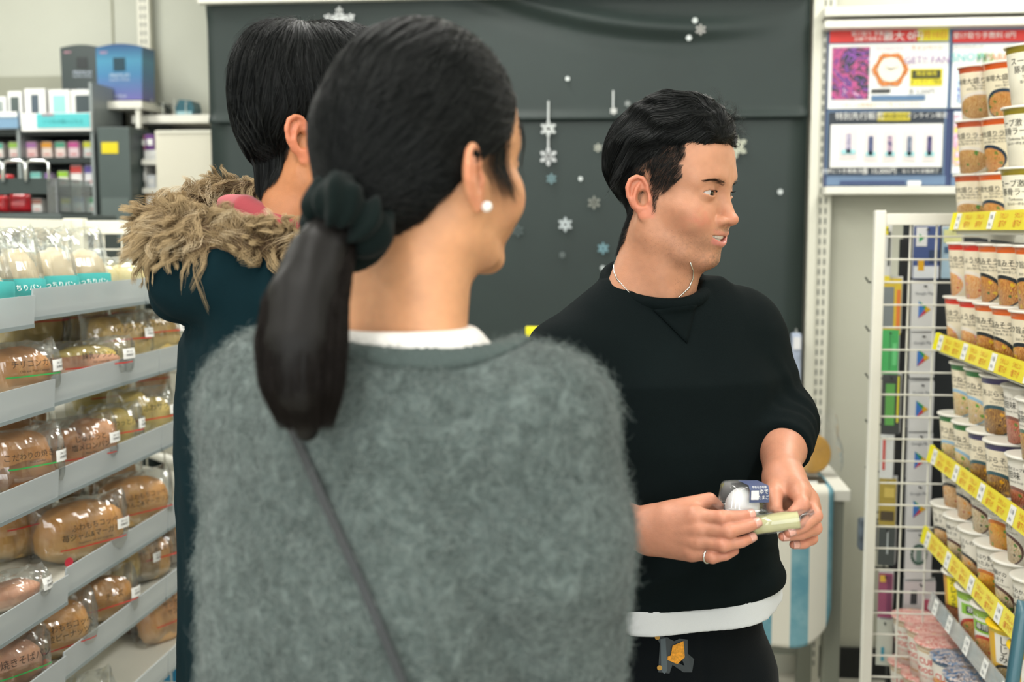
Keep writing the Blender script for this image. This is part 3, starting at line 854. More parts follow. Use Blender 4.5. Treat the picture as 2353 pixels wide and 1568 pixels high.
# tobacco rack
RY = 3.95
rk = empty('tobacco_rack', (atY(100, 400, RY)[0], RY + 0.1, 0), label='dark rack of small coloured packs behind the counter', cat='rack')
def ra(mb, name, m, **kw): return lb(mb, name, m, rk, **kw)
x0, x1, z0, z1 = rect(-160, 290, 226, 640, RY)
ra(MB().box(x0, x1, RY + 0.22, RY + 0.25, 0.3, z1 + 0.1), 'back_panel', m_dark)
ra(MB().box(x1 - 0.012, x1, RY - 0.02, RY + 0.25, 0.3, z1 + 0.15, 0.002), 'side_panel', mat('rail_grey', '8d9594', 0.4))
ra(MB().box(*(lambda q: (q[0] - 0.006, q[0] + 0.006))(atY(52, 400, RY)), RY - 0.02, RY + 0.22, z0, z1, 0.002), 'divider', mat('rail_grey', '8d9594', 0.4))
shelf_rows = []
for k, py in enumerate((297, 362, 428, 488, 552)):
    zz = atY(100, py, RY)[2]; shelf_rows.append(zz)
    ra(MB().box(x0, x1 - 0.013, RY - 0.01, RY + 0.215, zz - 0.022, zz, 0.001), 'shelf_board', mat('rack_shelf', '2a3232', 0.4))
packcols = ['e9c9c4', 'e6a07c', 'd9d8d0', 'dc8fa2', 'cfe0d0', 'c9c4dc', 'e3d36a', 'b4d857', 'f0f0ec', '8fb6a0']
packs = [  # px, row, width px, height px, body, band
    (-8, 1, 24, 36, 'e8e2da', '5fb6a0'), (28, 1, 28, 38, 'e8dcd6', '9fc85a'), (68, 1, 27, 38, 'e6c8c6', 'b07ab0'), (103, 1, 27, 38, 'eadad0', 'e6a03c'), (134, 1, 26, 38, 'eadad4', '5aa88c'), (165, 1, 27, 38, 'e8d0d4', 'd05a9c'), (199, 1, 26, 38, 'd8dcd8', 'd8d83c'),
    (75, 2, 28, 34, 'bfe0d8', '7ac0b8'), (104, 2, 16, 32, 'd0c0dc', '9a70b4'), (138, 2, 27, 36, 'e8e6dc', '9fd03c'), (169, 2, 30, 50, 'f2efec', 'd8504c'), (202, 2, 31, 50, 'f0eff2', '6a5aa8'),
    (75, 3, 26, 32, 'd8d8d4', '9a6a5c'), (142, 3, 24, 34, 'e4e4dc', 'f0e020'), (172, 3, 26, 38, 'd4dce0', '3a6fa8'), (203, 3, 26, 36, 'd6e2dc', '3aa06a'),
    (100, 4, 27, 38, 'e6d6d0', 'c85a5a'), (140, 4, 27, 38, 'e2e2da', '4a80b0'), (180, 4, 27, 38, 'e8e0d0', '70b050')]
bandn = {'5fb6a0': 'green', '9fc85a': 'lime', 'b07ab0': 'mauve', 'e6a03c': 'orange', '5aa88c': 'sea green', 'd05a9c': 'magenta', 'd8d83c': 'yellow', '7ac0b8': 'aqua', '9a70b4': 'violet', '9fd03c': 'bright lime', 'd8504c': 'red', '6a5aa8': 'purple', '9a6a5c': 'brown', 'f0e020': 'bright yellow', '3a6fa8': 'blue', '3aa06a': 'emerald', 'c85a5a': 'brick red', '4a80b0': 'steel blue', '70b050': 'leaf green'}
rown = {1: 'upper', 2: 'second', 3: 'third', 4: 'lowest'}
for px, row, w, h, c1, c2 in packs:
    c = atY(px, 400, RY); W = w / FPX * RY * 0.46; H = h / FPX * RY; zz = shelf_rows[row] + 0.0005
    o = MB().box(-W, W, 0, 0.04, 0, H, 0.002).build('small_pack', mat('pk' + c1, c1, 0.4), loc=(c[0], RY + 0.02, zz), label='small %s topped pack on the %s row of the dark rack' % (bandn[c2], rown[row]), cat='pack', group='small packs in the tobacco rack')
    MB().box(-W * 0.99, W * 0.99, -0.0012, 0.0002, H * 0.62, H * 0.96).build('band', mat('pk' + c2, c2, 0.4), o)
    MB().box(-W * 0.6, W * 0.6, -0.0012, 0.0002, H * 0.16, H * 0.24).build('print', mat('pk_red', 'c85048', 0.4), o)
# white device boxes on top of the rack
topz = shelf_rows[0]
for px0, px1, py0, c, lbn in ((-22, 14, 222, '9fa8a4', 'white device box with a grey window at the far left on the rack'), (18, 50, 210, '5c6664', 'white device box with a dark square window'), (56, 104, 204, '56626c', 'white device box with a narrow dark window'), (112, 160, 206, '9ad3cf', 'white device box with an aqua window above the teal sign'), (163, 216, 206, '4a5458', 'white device box with a dark window at the end of the rack top')):
    x0_, x1_, z0_, z1_ = rect(px0, py0, px1, 258, RY + 0.03)
    o = MB().box(x0_, x1_, RY + 0.03, RY + 0.11, topz + 0.0005, z1_, 0.003).build('device_box', mat('box_white', 'eeeeea', 0.4), label=lbn, cat='box', group='white device boxes on the rack')
    ww = (x1_ - x0_) * (0.18 if '56626c' in c else 0.3); xm = (x0_ + x1_) / 2
    MB().box(xm - ww, xm + ww, RY + 0.0285, RY + 0.0302, topz + (z1_ - topz) * 0.3, topz + (z1_ - topz) * 0.86).build('window', mat('dw' + c, c, 0.3), o)
x0_, x1_, z0_, z1_ = rect(52, 260, 212, 302, RY - 0.02)
o = MB().box(x0_, x1_, RY - 0.03, RY - 0.012, z0_, z1_, 0.002).build('shelf_sign', mat('box_white', 'eeeeea', 0.4), label='white and teal sign strip along the rack top', cat='sign')
MB().box(*(lambda q: (q[0], q[1]))(rect(88, 262, 210, 292, RY - 0.02)), RY - 0.033, RY - 0.0302, z0_ + 0.012, z1_ - 0.003).build('teal_field', mteal, o)
wtext(o, [('新発売', 110, 265, 8, 0), ('いつもの吸いごたえ', 145, 280, 9, 1)], RY - 0.0345, [mat('print_crimson', 'd0506a'), mat('print_seagreen', '2a7f84')])
x0_, x1_, z0_, z1_ = rect(-40, 258, 44, 296, RY - 0.02)
o = MB().box(x0_, x1_, RY - 0.03, RY - 0.012, z0_, z1_, 0.002).build('shelf_sign', mat('sign_blue', '7ea0bc', 0.4), label='blue and white sign strip at the left edge of the rack top', cat='sign')
MB().box(x0_, x1_, RY - 0.033, RY - 0.0302, z1_ - 0.018, z1_).build('white_edge', m_paper, o)
# dark cabinet beside the rack
x0_, x1_, z0_, z1_ = rect(229, 292, 302, 640, RY - 0.05)
CABX = x1_
o = MB().box(x0_, x1_, RY - 0.05, RY + 0.3, 0.0, z1_, 0.004).build('dark_cabinet', m_slate, label='tall slate grey cabinet with a yellow sticker', cat='cabinet')
MB().box(x0_, x1_, RY + 0.31, RY + 0.34, 0.0, z1_ + 0.12, 0.004).build('rear_panel', mat('cab_dark', '2f3733', 0.5), o)
wpanel('yellow_sticker', 233, 327, 271, 353, RY - 0.052, 0.0015, mat('sticker_yellow', 'e0cc14', 0.5), o)
wpanel('lower_door', 235, 455, 298, 560, RY - 0.056, 0.005, mat('cab_door', '5e6a68', 0.4), o)
# white shelf unit with boxes, cardboard box
sx = empty('shelf_unit', (atY(335, 400, 3.98)[0], 4.1, 0), label='narrow white shelf unit between the dark and cream cabinets', cat='shelf')
x0_, x1_, _, _ = rect(303, 300, 362, 400, 3.98); x0_ = max(x0_, CABX + 0.006)
for py in (366, 432, 495):
    zz = atY(330, py, 3.98)[2]; lb(MB().box(x0_, x1_, 3.98, 4.25, zz - 0.02, zz, 0.002), 'shelf_board', m_white, sx)
lb(MB().box(x1_ - 0.012, x1_ - 0.002, 3.99, 4.25, 0, atY(330, 300, 3.98)[2], 0.001), 'side_panel', m_cream, sx)
lb(MB().box(x0_, x1_ - 0.013, 4.235, 4.25, 0, atY(330, 290, 3.98)[2], 0.001), 'back_panel', mat('unit_back', '4a5450', 0.7), sx)
def sbox(px0, py0, px1, zb, c, lbn, nm='carton'):
    a0, a1, _, zt = rect(px0, py0, px1, py0 + 20, 4.0); a0 = max(a0, CABX + 0.008)
    o = MB().box(a0, a1, 4.0, 4.1, zb + 0.0005, zt, 0.002).build(nm, mat('ct' + c, c, 0.5, var=(20, 0.15)), label=lbn, cat='box')
    MB().box(a0 + 0.006, a1 - 0.006, 3.9985, 4.0003, zb + (zt - zb) * 0.3, zb + (zt - zb) * 0.7).build('label', m_paper, o)
    return o
z1s, z2s, z3s = [atY(330, p, 3.98)[2] for p in (366, 432, 495)]
sbox(303, 345, 358, z1s, 'e8e8e6', 'long white carton under the pink and purple boxes')
zt = rect(303, 345, 358, 360, 4.0)[3]
sbox(305, 311, 331, zt, 'd890b0', 'small pink box on the white shelf unit'); sbox(334, 309, 354, zt, '6a3a80', 'small purple box next to the pink one')
sbox(307, 380, 334, z2s, 'e4e4de', 'tall white carton on the middle board'); sbox(337, 402, 358, z2s, 'dfe2e4', 'short white carton on the middle board')
sbox(297, 433, 362, z3s, 'c8953e', 'brown cardboard box behind the fur hood', 'cardboard_box')
# cream cabinet
x0_, x1_, z0_, z1_ = rect(361, 299, 500, 640, 3.92)
o = MB().box(x0_, x1_, 3.92, 4.3, 0.0, z1_, 0.006).build('cream_cabinet', mat('cab_cream', 'dcd8c6', 0.45), label='cream metal cabinet left of the dark banner', cat='cabinet')
wpanel('label_frame', 460, 418, 498, 446, 3.917, 0.003, m_grey, o); wpanel('label_card', 464, 423, 496, 442, 3.915, 0.003, m_paper, o)
wpanel('top_edge', 361, 299, 500, 306, 3.915, 0.006, m_cream, o)
# counter that carries the wire baskets, chrome loops, red packs
CY0 = 3.05
cz = atY(60, 492, CY0)[2]
ct = MB().box(atY(-150, 490, CY0)[0], atY(140, 490, CY0)[0], CY0, CY0 + 0.35, 0.0, cz, 0.004).build('low_counter', mat('counter_dark', '4c5553', 0.5), label='low dark grey counter behind the bread rack', cat='counter')
x0_, x1_, z0_, z1_ = rect(-30, 410, 132, 446, CY0 + 0.05)
tr = empty('wire_basket', ((x0_ + x1_) / 2, CY0 + 0.15, cz), label='dark tray with bright chrome wire handles holding red packs', cat='basket')
lb(MB().box(x0_, x1_ - 0.025, CY0 + 0.05, CY0 + 0.06, z0_, z1_, 0.001), 'front_bar', mat('tray_dark', '3b4544', 0.3), tr)
lb(MB().box(x1_ - 0.03, x1_, CY0 + 0.045, CY0 + 0.25, cz + 0.0005, z1_, 0.002), 'clear_side', film('film_smoke', 'c4cccc', 0.06, 0.10, 0.1), tr)
lb(MB().box(x0_, x1_, CY0 + 0.06, CY0 + 0.25, cz + 0.0005, cz + 0.006), 'tray_floor', mat('tray_dark', '3b4544', 0.3), tr)
for px0, px1 in ((-48, 4), (6, 57), (58, 111)):
    a, c = atY(px0, 370, CY0 + 0.04), atY(px1, 410, CY0 + 0.04)
    zt = a[2]; zb = z1_ - 0.012; r = 0.014
    pts = [(a[0], CY0 + 0.044, zb)] + [(a[0] + r - r * math.cos(q), CY0 + 0.044, zt - r + r * math.sin(q)) for q in np.linspace(0, math.pi / 2, 5)] + [(c[0] - r + r * math.sin(q), CY0 + 0.044, zt - r + r * math.cos(q)) for q in np.linspace(0, math.pi / 2, 5)] + [(c[0], CY0 + 0.044, zb)]
    lb(MB().tube(pts, 0.0045, 8), 'handle', m_chrome, tr, smooth=True)
mrp = mat('red_foil', 'b8242c', 0.25, var=(40, 0.35), bump=(60, 0.5, 0.004))
for k, (px, py, w, h, rz, lbn) in enumerate(((48, 487, 48, 44, 0.2, 'large crumpled red foil pack in the wire basket'), (8, 487, 34, 40, -0.2, 'dark red pack at the left end of the wire basket'), (26, 405, 38, 14, 0.1, 'bright red pack lying on top of the dark tray'))):
    c = atY(px, py, CY0 + 0.12); W = w / FPX * 3.2 / 2; H = h / FPX * 3.2
    zb = cz + 0.0065 if py > 450 else z1_ - 0.004
    V, Fc = [], []
    n = 9
    for j in range(n):
        for i in range(n):
            u, v = i / (n - 1) * 2 - 1, j / (n - 1)
            pf = max(0, (1 - u ** 4) * (1 - (2 * v - 1) ** 4)) ** 0.5
            V.append((u * W, -0.018 * pf + 0.002 * math.sin(9 * u + 7 * v), v * H))
    for j in range(n):
        for i in range(n):
            u, v = i / (n - 1) * 2 - 1, j / (n - 1)
            pf = max(0, (1 - u ** 4) * (1 - (2 * v - 1) ** 4)) ** 0.5
            V.append((u * W, 0.018 * pf + 0.001, v * H))
    for s in range(2):
        for j in range(n - 1):
            for i in range(n - 1):
                q = s * n * n + j * n + i; fc = (q, q + 1, q + n + 1, q + n); Fc.append(fc if s == 0 else fc[::-1])
    o = link('foil_pack', mesh('foil_pack', V, Fc, mrp, True), loc=(c[0], CY0 + (0.12 if py > 450 else 0.09), zb), rot=(0.05, 0, rz), label=lbn, cat='pack', group='red packs in the wire basket')
    MB().box(-W * 0.6, W * 0.6, -0.0205, -0.0195, H * 0.4, H * 0.55).build('print_band', mat('foil_pale', 'd86a6a'), o)
# ------------------------------------------------------------------ right gondola: price rails, boards, wire end panel
m_railY = mat('rail_yellow', 'f2e23c', 0.35, coat=0.3); m_railC = film('rail_clear', haze=0.3, gloss=0.08, rough=0.12)
m_tag = mat('price_tag', 'f3f3ee', 0.5); m_tagink = mat('tag_ink', '4a5560', 0.6); m_promo = mat('promo_red', 'd8642a', 0.6)
m_board = mat('shelf_white', 'eae8dc', 0.4)
GX = 0.672; GY1 = 2.60; GY0 = 1.15
rack = empty('noodle_shelf', (1.05, 2.0, 0), label='white gondola shelf of cup noodles with yellow price rails', cat='shelf')
def gl(mb, name, m, par=None, **kw):
    o = mb.build(name, m, par or rack, **kw)
    if par is None: o.matrix_parent_inverse = Matrix.Translation(-Vector(rack.location))
    return o
SHZ = [1.507, 1.243, 0.986, 0.790, 0.660]     # rail tops
SHX = [0.672, 0.672, 0.672, 0.672, 0.672]
YEND = [2.50, 2.60, 2.615, 2.645, 2.56]
tagtxt = [('138', 0, 0.004, 0.011), ('円', 0.0, -0.008, 0.008)]
def rail_text(lines, m):
    return text_mesh(lines, lambda v: np.stack([np.zeros(len(v)), -v[:, 0], v[:, 1]], 1), m)
T_promo = rail_text([('うれしい', 0, 0.0075, 0.012), ('値下げ', 0, -0.0075, 0.014)], m_promo)
T_tag = rail_text([('118', 0, 0.006, 0.012), ('税込', 0, -0.008, 0.007)], m_tagink)
M_tagbox = MB().box(-0.0008, 0.0006, -0.014, 0.014, -0.0165, 0.0165).me('price_tag', m_tag)
for k, z in enumerate(SHZ):
    ye = YEND[k]; x = SHX[k]
    board = gl(MB().box(x + 0.012, 1.06, GY0, ye - 0.005, z - 0.045, z - 0.03, 0.002), 'shelf_board', m_board)
    h = 0.036; tl = 0.008
    rm = m_railY if k < 4 else m_railC
    rail = gl(MB().prism([(x, z - h), (x + 0.003, z - h), (x + 0.003 + tl, z), (x + tl, z)], GY0, ye, 'y').prism([(x + 0.003, z - h), (x + 0.02, z - h), (x + 0.02, z - h + 0.003), (x + 0.003, z - h + 0.003)], GY0, ye, 'y'), 'price_rail', rm)
    if k in (3,):  # bright end cap
        pass
    cap = gl(MB().prism([(x - 0.0012, z - h), (x + 0.0045, z - h), (x + 0.0045 + tl, z + 0.0006), (x - 0.0012 + tl, z + 0.0006)], ye - 0.022, ye + 0.001, 'y'), 'rail_end', mat('rail_bright', 'f7ee1c', 0.4) if k < 4 else m_railC, rail)
    cap.matrix_parent_inverse = Matrix()
    cap.parent = rail
    # tags and promo lettering along the rail
    yy = ye - 0.05; i = 0
    tilt = math.atan2(tl, h)
    pitch = [0.075, 0.062, 0.058, 0.056, 0.12][k]
    while yy > 1.72:
        zc = z - h / 2; xc = x + tl / 2 - 0.0012
        if k == 4 or i % 3 == 0:
            o = link('price_tag', M_tagbox, rail); o.location = (xc, yy, zc); o.rotation_euler = (0, tilt, 0)
            o2 = link('tag_lettering', T_tag, rail); o2.location = (xc - 0.0012, yy, zc); o2.rotation_euler = (0, tilt, 0)
        else:
            o2 = link('promo_lettering', T_promo, rail); o2.location = (xc - 0.0002, yy, zc); o2.rotation_euler = (0, tilt, 0)
        yy -= pitch * (0.9 + 0.2 * ((i * 37) % 10) / 10); i += 1
# base shelf, back panel, uprights
gl(MB().box(0.55, 1.06, GY0, 2.56, 0.30, 0.325, 0.003), 'base_board', m_board)
gl(MB().box(0.57, 1.06, GY0, 2.56, 0.0, 0.30, 0.003), 'plinth', m_cream)
gl(MB().box(1.062, 1.075, GY0, 2.58, 0.0, 1.95, 0.002), 'back_panel', m_cream)
for k, z in enumerate(SHZ):
    for yy in (GY0 + 0.02, 2.55):
        gl(MB().prism([(0.70, z - 0.046), (1.06, z - 0.046), (1.06, z - 0.10), (0.95, z - 0.08)], yy - 0.0015, yy + 0.0015, 'y'), 'bracket', m_cream)
# wire end panel: frame and every wire
EY = 2.655
xl_t, xl_b = atY(2016, 485, EY)[0], atY(1992, 1568, EY)[0]
wp_ = empty('wire_grid', (0.8, EY, 0), label='white wire grid end panel of the noodle gondola', cat='wire panel')
def wl(mb, name, **kw):
    o = mb.build(name, m_white, wp_, **kw); o.matrix_parent_inverse = Matrix.Translation(-Vector(wp_.location)); return o
ztop = atY(2020, 487, EY)[2]
wl(MB().box(xl_t - 0.006, xl_t + 0.018, EY - 0.012, EY + 0.012, 0.02, ztop + 0.003, 0.003), 'post')
wl(MB().box(1.02, 1.045, EY - 0.012, EY + 0.012, 0.02, ztop + 0.003, 0.003), 'post')
wl(MB().box(xl_t + 0.018, 1.02, EY - 0.008, EY + 0.008, ztop - 0.03, ztop - 0.004, 0.002), 'top_rail')
z = ztop - 0.056; vx = xl_t + 0.018
while z > 0.05:
    wl(MB().tube([(xl_t + 0.015, EY, z), (1.03, EY, z)], 0.0024, 6), 'horizontal_wire'); z -= 0.0517
k = 0
while vx + 0.057 < 1.02:
    vx += 0.0575; wl(MB().tube([(vx, EY + 0.004, 0.04), (vx, EY + 0.004, ztop - 0.02)], 0.0024, 6), 'vertical_wire')
# teal pole in the foreground right
a, c = atX(2340, 1440, 0.55), atX(2318, 1568, 0.55)
pp = P(2348, 1420, 1.35); qq = P(2322, 1600, 1.35)
dv = nrm(qq - pp)
end = qq + dv * ((0.0 - qq[2]) / dv[2])
MB().tube([pp - dv * 0.02, pp, end], 0.008, 10).build('leaning_pole', mat('pole_teal', '3a5f6a', 0.3), smooth=True, label='thin teal pole leaning at the lower right corner', cat='pole')

# ------------------------------------------------------------------ cup noodles
def cup_mat(name, body, band, bowl, food, soup, u0=0.0, v0=0.24, a=0.42, bb=0.27, bandh=0.87, extra=None, label2=None):
    if name in MATS: return MATS[name]
    m, g, b = newmat(name); tc = g.node('ShaderNodeTexCoord')
    u, v, _ = g.xyz(tc.outputs['UV'])
    d = (((u - u0) / a) * ((u - u0) / a) + ((v - v0) / bb) * ((v - v0) / bb)).sqrt()
    d2 = (((u - u0) / (a * 0.9)) * ((u - u0) / (a * 0.9)) + ((v - v0 + 0.02) / (bb * 0.86)) * ((v - v0 + 0.02) / (bb * 0.86))).sqrt()
    mp = g.node('ShaderNodeMapping'); g.link(tc.outputs['UV'], mp.inputs[0]); mp.inputs['Scale'].default_value = (1, 1.2, 1)
    wv = g.node('ShaderNodeTexWave'); wv.inputs['Scale'].default_value = 9; wv.inputs['Distortion'].default_value = 11; wv.inputs['Detail'].default_value = 2
    g.link(mp.outputs[0], wv.inputs[0])
    f1, _ = g.noise(mp.outputs[0], 13, 3, 0.6, 1.2)
    nood = g.ramp((E(g, wv.outputs[1]) * 0.55 + f1 * 0.6) , [(0.25, soup), (0.45, food[0]), (0.62, food[1]), (0.8, food[2])])
    f3, _ = g.noise(mp.outputs[0], 7.5, 1, 0.4)
    nood = g.mix(f3 > 0.62, nood, hexc(food[3])); nood = g.mix(f3 < 0.34, nood, hexc(food[4]))
    col = hexc(body)
    ff, _ = g.noise(tc.outputs['UV'], 4, 2, 0.5)
    c0 = g.mix(v > bandh, col, hexc(band)) if band else g.mix(0.0, col, col)
    if label2:   # a coloured block print: (u-centre, half width, v0, v1, colour)
        for (uc, hw, va, vb, cc) in label2:
            msk = ((u - uc).abs() < hw) * (v > va) * (v < vb)
            c0 = g.mix(msk, c0, hexc(cc))
    c1 = g.mix(d < 1.0, c0, hexc(bowl)); c2 = g.mix(d2 < 0.98, c1, nood)
    g.link(c2, b.inputs['Base Color'])
    b.inputs['Roughness'].default_value = 0.38; b.inputs['Coat Weight'].default_value = 0.4; b.inputs['Coat Roughness'].default_value = 0.15
    return m
NSEG = 36
def cup_mesh(name, rb, rt, h, m, lip=0.004):
    """tapered paper cup with rolled rim; uv = (arc / height, z / height), u = 0 faces -X"""
    prof = [(rb * 0.2, 0.004), (rb * 0.9, 0.004), (rb * 0.93, 0.0), (rb, 0.0), (rb + (rt - rb) * 0.5, h * 0.5), (rb + (rt - rb) * 0.86, h * 0.86), (rt, h - lip), (rt + lip * 0.8, h - lip * 0.8), (rt + lip, h - lip * 0.3), (rt + lip * 0.5, h)]
    V = []; UV = []; F = []
    for r, z in prof:
        for j in range(NSEG + 1):
            a = -math.pi + 2 * math.pi * j / NSEG
            V.append((-r * math.cos(a), -r * math.sin(a), z)); UV.append((a * (rb + rt) / 2 / h, z / h if z > 0.0001 else 0.0))
    n = NSEG + 1
    for i in range(len(prof) - 1):
        for j in range(NSEG): F.append((i * n + j, (i + 1) * n + j, (i + 1) * n + j + 1, i * n + j + 1))
    me = mesh(name, V, F, m, True, UV)
    return me
def wrap(rb, rt, h, off=0.0006):
    rm = (rb + rt) / 2
    def fn(v):
        a = v[:, 0] / rm
        z = v[:, 1]; r = rb + (rt - rb) * z / h + off
        return np.stack([-r * np.cos(a), -r * np.sin(a), z], 1)
    return fn
_LID = {}
def lid_mesh(rt, h, m, bulge=0.002, key=None):
    n = NSEG; prof = [(rt + 0.0035, h - 0.003), (rt + 0.0048, h - 0.001), (rt + 0.004, h + 0.0012), (rt * 0.9, h + 0.0012 + bulge * 0.3), (rt * 0.5, h + 0.001 + bulge), (0.001, h + 0.001 + bulge)]
    me = MB().lathe(prof, n, cap1=True).me('lid', m, True); return me
m_lidw = mat('lid_white', 'e9e5da', 0.35, var=(30, 0.05)); m_txt = mat('cup_ink', '33342f', 0.6); m_txt2 = mat('cup_inksoft', '7a776a', 0.6); m_mark = mat('cup_mark', 'b5502a', 0.6)
CREAM = 'efe3c8'; PALE = 'ece6d8'
KIND = {}
def kind(key, rb, rt, h, m, lidm, lines, wrapfilm=False, bulge=0.002):
    KIND[key] = dict(rb=rb, rt=rt, h=h, me=cup_mesh('cup_' + key, rb, rt, h, m), lid=lid_mesh(rt, h, lidm, bulge), txt=text_mesh(lines, wrap(rb, rt, h), [m_txt, m_txt2, m_mark, mwt, mred]) if lines else None)
    if False:
        V = []; F = []; n = NSEG
        pr = [(rb + 0.0008, 0.002), (rb + (rt - rb) * 0.5 + 0.001, h * 0.5), (rt + 0.0016, h - 0.012), (rt + 0.0058, h - 0.004), (rt + 0.0064, h + 0.002), (rt * 0.86, h + 0.0035), (rt * 0.2, h + 0.0045)]
        for i, (r, z) in enumerate(pr):
            for j in range(n):
                a = 2 * math.pi * j / n; rr = r + (0.0012 * math.sin(j * 2.7 + i * 5) if i >= 2 else 0)
                V.append((rr * math.cos(a), rr * math.sin(a), z))
        F = [(i * n + j, i * n + (j + 1) % n, (i + 1) * n + (j + 1) % n, (i + 1) * n + j) for i in range(len(pr) - 1) for j in range(n)]
        KIND[key]['film'] = mesh('wrap_film', V, F, film('film_cup', gloss=0.02, haze=0.02, rough=0.06), True)
def brand_lines(name, eng, h, sub='具材と麺が楽しめるスープ'):
    return [(name, 0.02, h * 0.70, 0.0135), (eng, 0.024, h * 0.615, 0.0062), (sub, 0.02, h * 0.555, 0.0058, 1), ('━━━━━━━━━', 0.02, h * 0.655, 0.006, 1), ('♨', 0.052, h * 0.74, 0.012, 2)]
RED_F = ('f0b070', 'e89040', 'f6d8a0', 'e8a0a0', 'd8683a'); MISO_F = ('d88a3c', 'b8642a', 'eebc70', 'e8c030', '4a6a2a'); BLUE_F = ('ecc878', 'e0b050', 'f6e2a8', '7aa050', 'd86a4a')
BROWN_F = ('c8965a', 'b07a40', 'e2c088', 'caa060', '5a8a3a'); SOBA_F = ('a07048', '7a5030', 'd8a85a', 'f0b030', '5a3a24'); UDON_F = ('e8c890', 'd8a860', 'f4e6c0', '6aa83a', 'f0d8d0')
TAN_F = ('c86a4a', 'b04a30', 'e0a080', '6a8a3a', 'd89070'); VEG_F = ('e89a2c', 'd87a1c', 'f2c85a', '6aa040', 'f0a848'); MISOS_F = ('e0d0a8', 'b88a50', 'f0e6c8', '5a8a3a', '4a4a34')
S_r, S_t, S_h = 0.0355, 0.0465, 0.114
kind('red', S_r, S_t, S_h, cup_mat('cm_red', CREAM, 'e8331f', 'f0e6d8', RED_F, 'e0803a', u0=-0.1), m_lidw, brand_lines('しょうゆラーメン', 'Soy Sauce Ramen', S_h), True)
kind('orange', S_r, S_t, S_h, cup_mat('cm_orange', CREAM, 'e86a24', '2a2f33', MISO_F, 'a8602a', u0=-0.02), m_lidw, brand_lines('コク旨みそラーメン', 'Ramen, Miso Flavor', S_h), True)
kind('blue', S_r, S_t, S_h, cup_mat('cm_blue', CREAM, '4a93b4', 'ece6da', BLUE_F, 'e6b85a', u0=0.05), m_lidw, brand_lines('鶏しおラーメン', 'Ramen, Salt & Chicken Flavor', S_h), True)
kind('tonkotsu', S_r, S_t, S_h, cup_mat('cm_tonk', 'ece0c4', 'c65a34', 'e6ddd0', BROWN_F, 'b0703a', u0=0.12, a=0.5), m_lidw, brand_lines('豚骨大盛りラーメン', 'Big Tonkotsu Ramen', S_h), True)
L_r, L_t, L_h = 0.041, 0.056, 0.112
kind('bigmiso', L_r, L_t, L_h, cup_mat('cm_bigm', 'f0e4c6', 'e4611f', '25384a', ('d89048', 'c07830', 'e8b878', '7a8a3a', 'c87838'), 'b8702c', u0=0.0, a=0.4), m_lidw, brand_lines('味噌大盛りラーメン', 'Rich Miso Ramen', L_h), True)
kind('olive', L_r, L_t, L_h, cup_mat('cm_olive', 'ece6d2', '8f7f22', 'ece4d4', ('d8b078', 'c89858', 'efe0bc', 'd86a5a', '5a7a3a'), 'c89858', u0=0.35, a=0.3, bb=0.2), m_lidw, [('スープ激うま！', 0.0, L_h * 0.72, 0.015), ('豚骨ラーメン', 0.0, L_h * 0.58, 0.015), ('Tonkotsu Ramen', 0.0, L_h * 0.46, 0.008), ('旨みの一杯をあなたに', 0, L_h * 0.38, 0.0065), ('🌸', 0.05, L_h * 0.5, 0.016, 2)], True)
kind('green', S_r, S_t, S_h, cup_mat('cm_green', CREAM, '2f7a3a', '9cc0d8', UDON_F, 'd8b070', u0=0.0), m_lidw, brand_lines('きつねうどん', 'Kitsune Udon', S_h), True)
kind('purple', S_r, S_t, S_h, cup_mat('cm_purple', CREAM, '413a66', '3a5a62', SOBA_F, '6a4428', u0=0.05), m_lidw, [('天ぷらそば', 0.01, S_h * 0.7, 0.0135), ('Tempura Soba', 0.02, S_h * 0.615, 0.0062), ('だしのきいたつゆ', 0.02, S_h * 0.555, 0.0058, 1), ('●', 0.048, S_h * 0.74, 0.014, 2)], True)
kind('tantan', 0.037, 0.050, 0.108, cup_mat('cm_tantan', 'efe9dc', None, '8a5a4c', TAN_F, 'a83c24', u0=0.05, a=0.42, bb=0.25), m_lidw, [('ぷるぷる食感のスープ春雨', 0.0, 0.085, 0.0068), ('担担味', 0.0, 0.073, 0.0155), ('Tantan Vermicelli Soup', 0.0, 0.062, 0.006, 1)])
kind('malatang', 0.037, 0.050, 0.108, cup_mat('cm_mala', 'efe9dc', None, '56705c', ('c8803c', 'a85a2c', 'e8c068', 'f0c828', '4a7a34'), 'b05a24', u0=-0.05, a=0.42, bb=0.27), m_lidw, [('ぷるぷる食感のスープ春雨', 0.0, 0.085, 0.0068), ('酸辣湯', 0.0, 0.073, 0.0155), ('Vermicelli Soup', 0.0, 0.062, 0.006, 1)])
kind('veg', S_r, 0.0465, 0.102, cup_mat('cm_veg', PALE, None, 'c8702c', VEG_F, 'e08a24', u0=-0.02, bb=0.3), m_lidw, [('たっぷり野菜が', 0.0, 0.079, 0.0105), ('入ったみそ汁', 0.0, 0.067, 0.0105), ('Miso soup with vegetables', 0.0, 0.058, 0.005, 1)])
kind('age', S_r, 0.0465, 0.102, cup_mat('cm_age', PALE, None, '5a3a34', MISOS_F, 'a8703c', u0=-0.06, bb=0.3), m_lidw, [('油揚げの', 0.0, 0.079, 0.0105), ('みそ汁', 0.0, 0.067, 0.0105), ('Miso soup with fried tofu', 0.0, 0.058, 0.005, 1), ('♣', 0.04, 0.07, 0.011, 2)])
kind('pork', S_r, 0.0465, 0.102, cup_mat('cm_pork', PALE, None, '3a3a3c', ('e0b078', 'c88a4a', 'f0d8b0', 'e89a3c', 'c0603c'), 'c0803c', u0=0.0, bb=0.3), m_lidw, [('具だくさんの', 0.0, 0.079, 0.0105), ('豚汁', 0.0, 0.067, 0.0115), ('Pork miso soup', 0.0, 0.058, 0.005, 1), ('♣', 0.04, 0.07, 0.011, 2)])
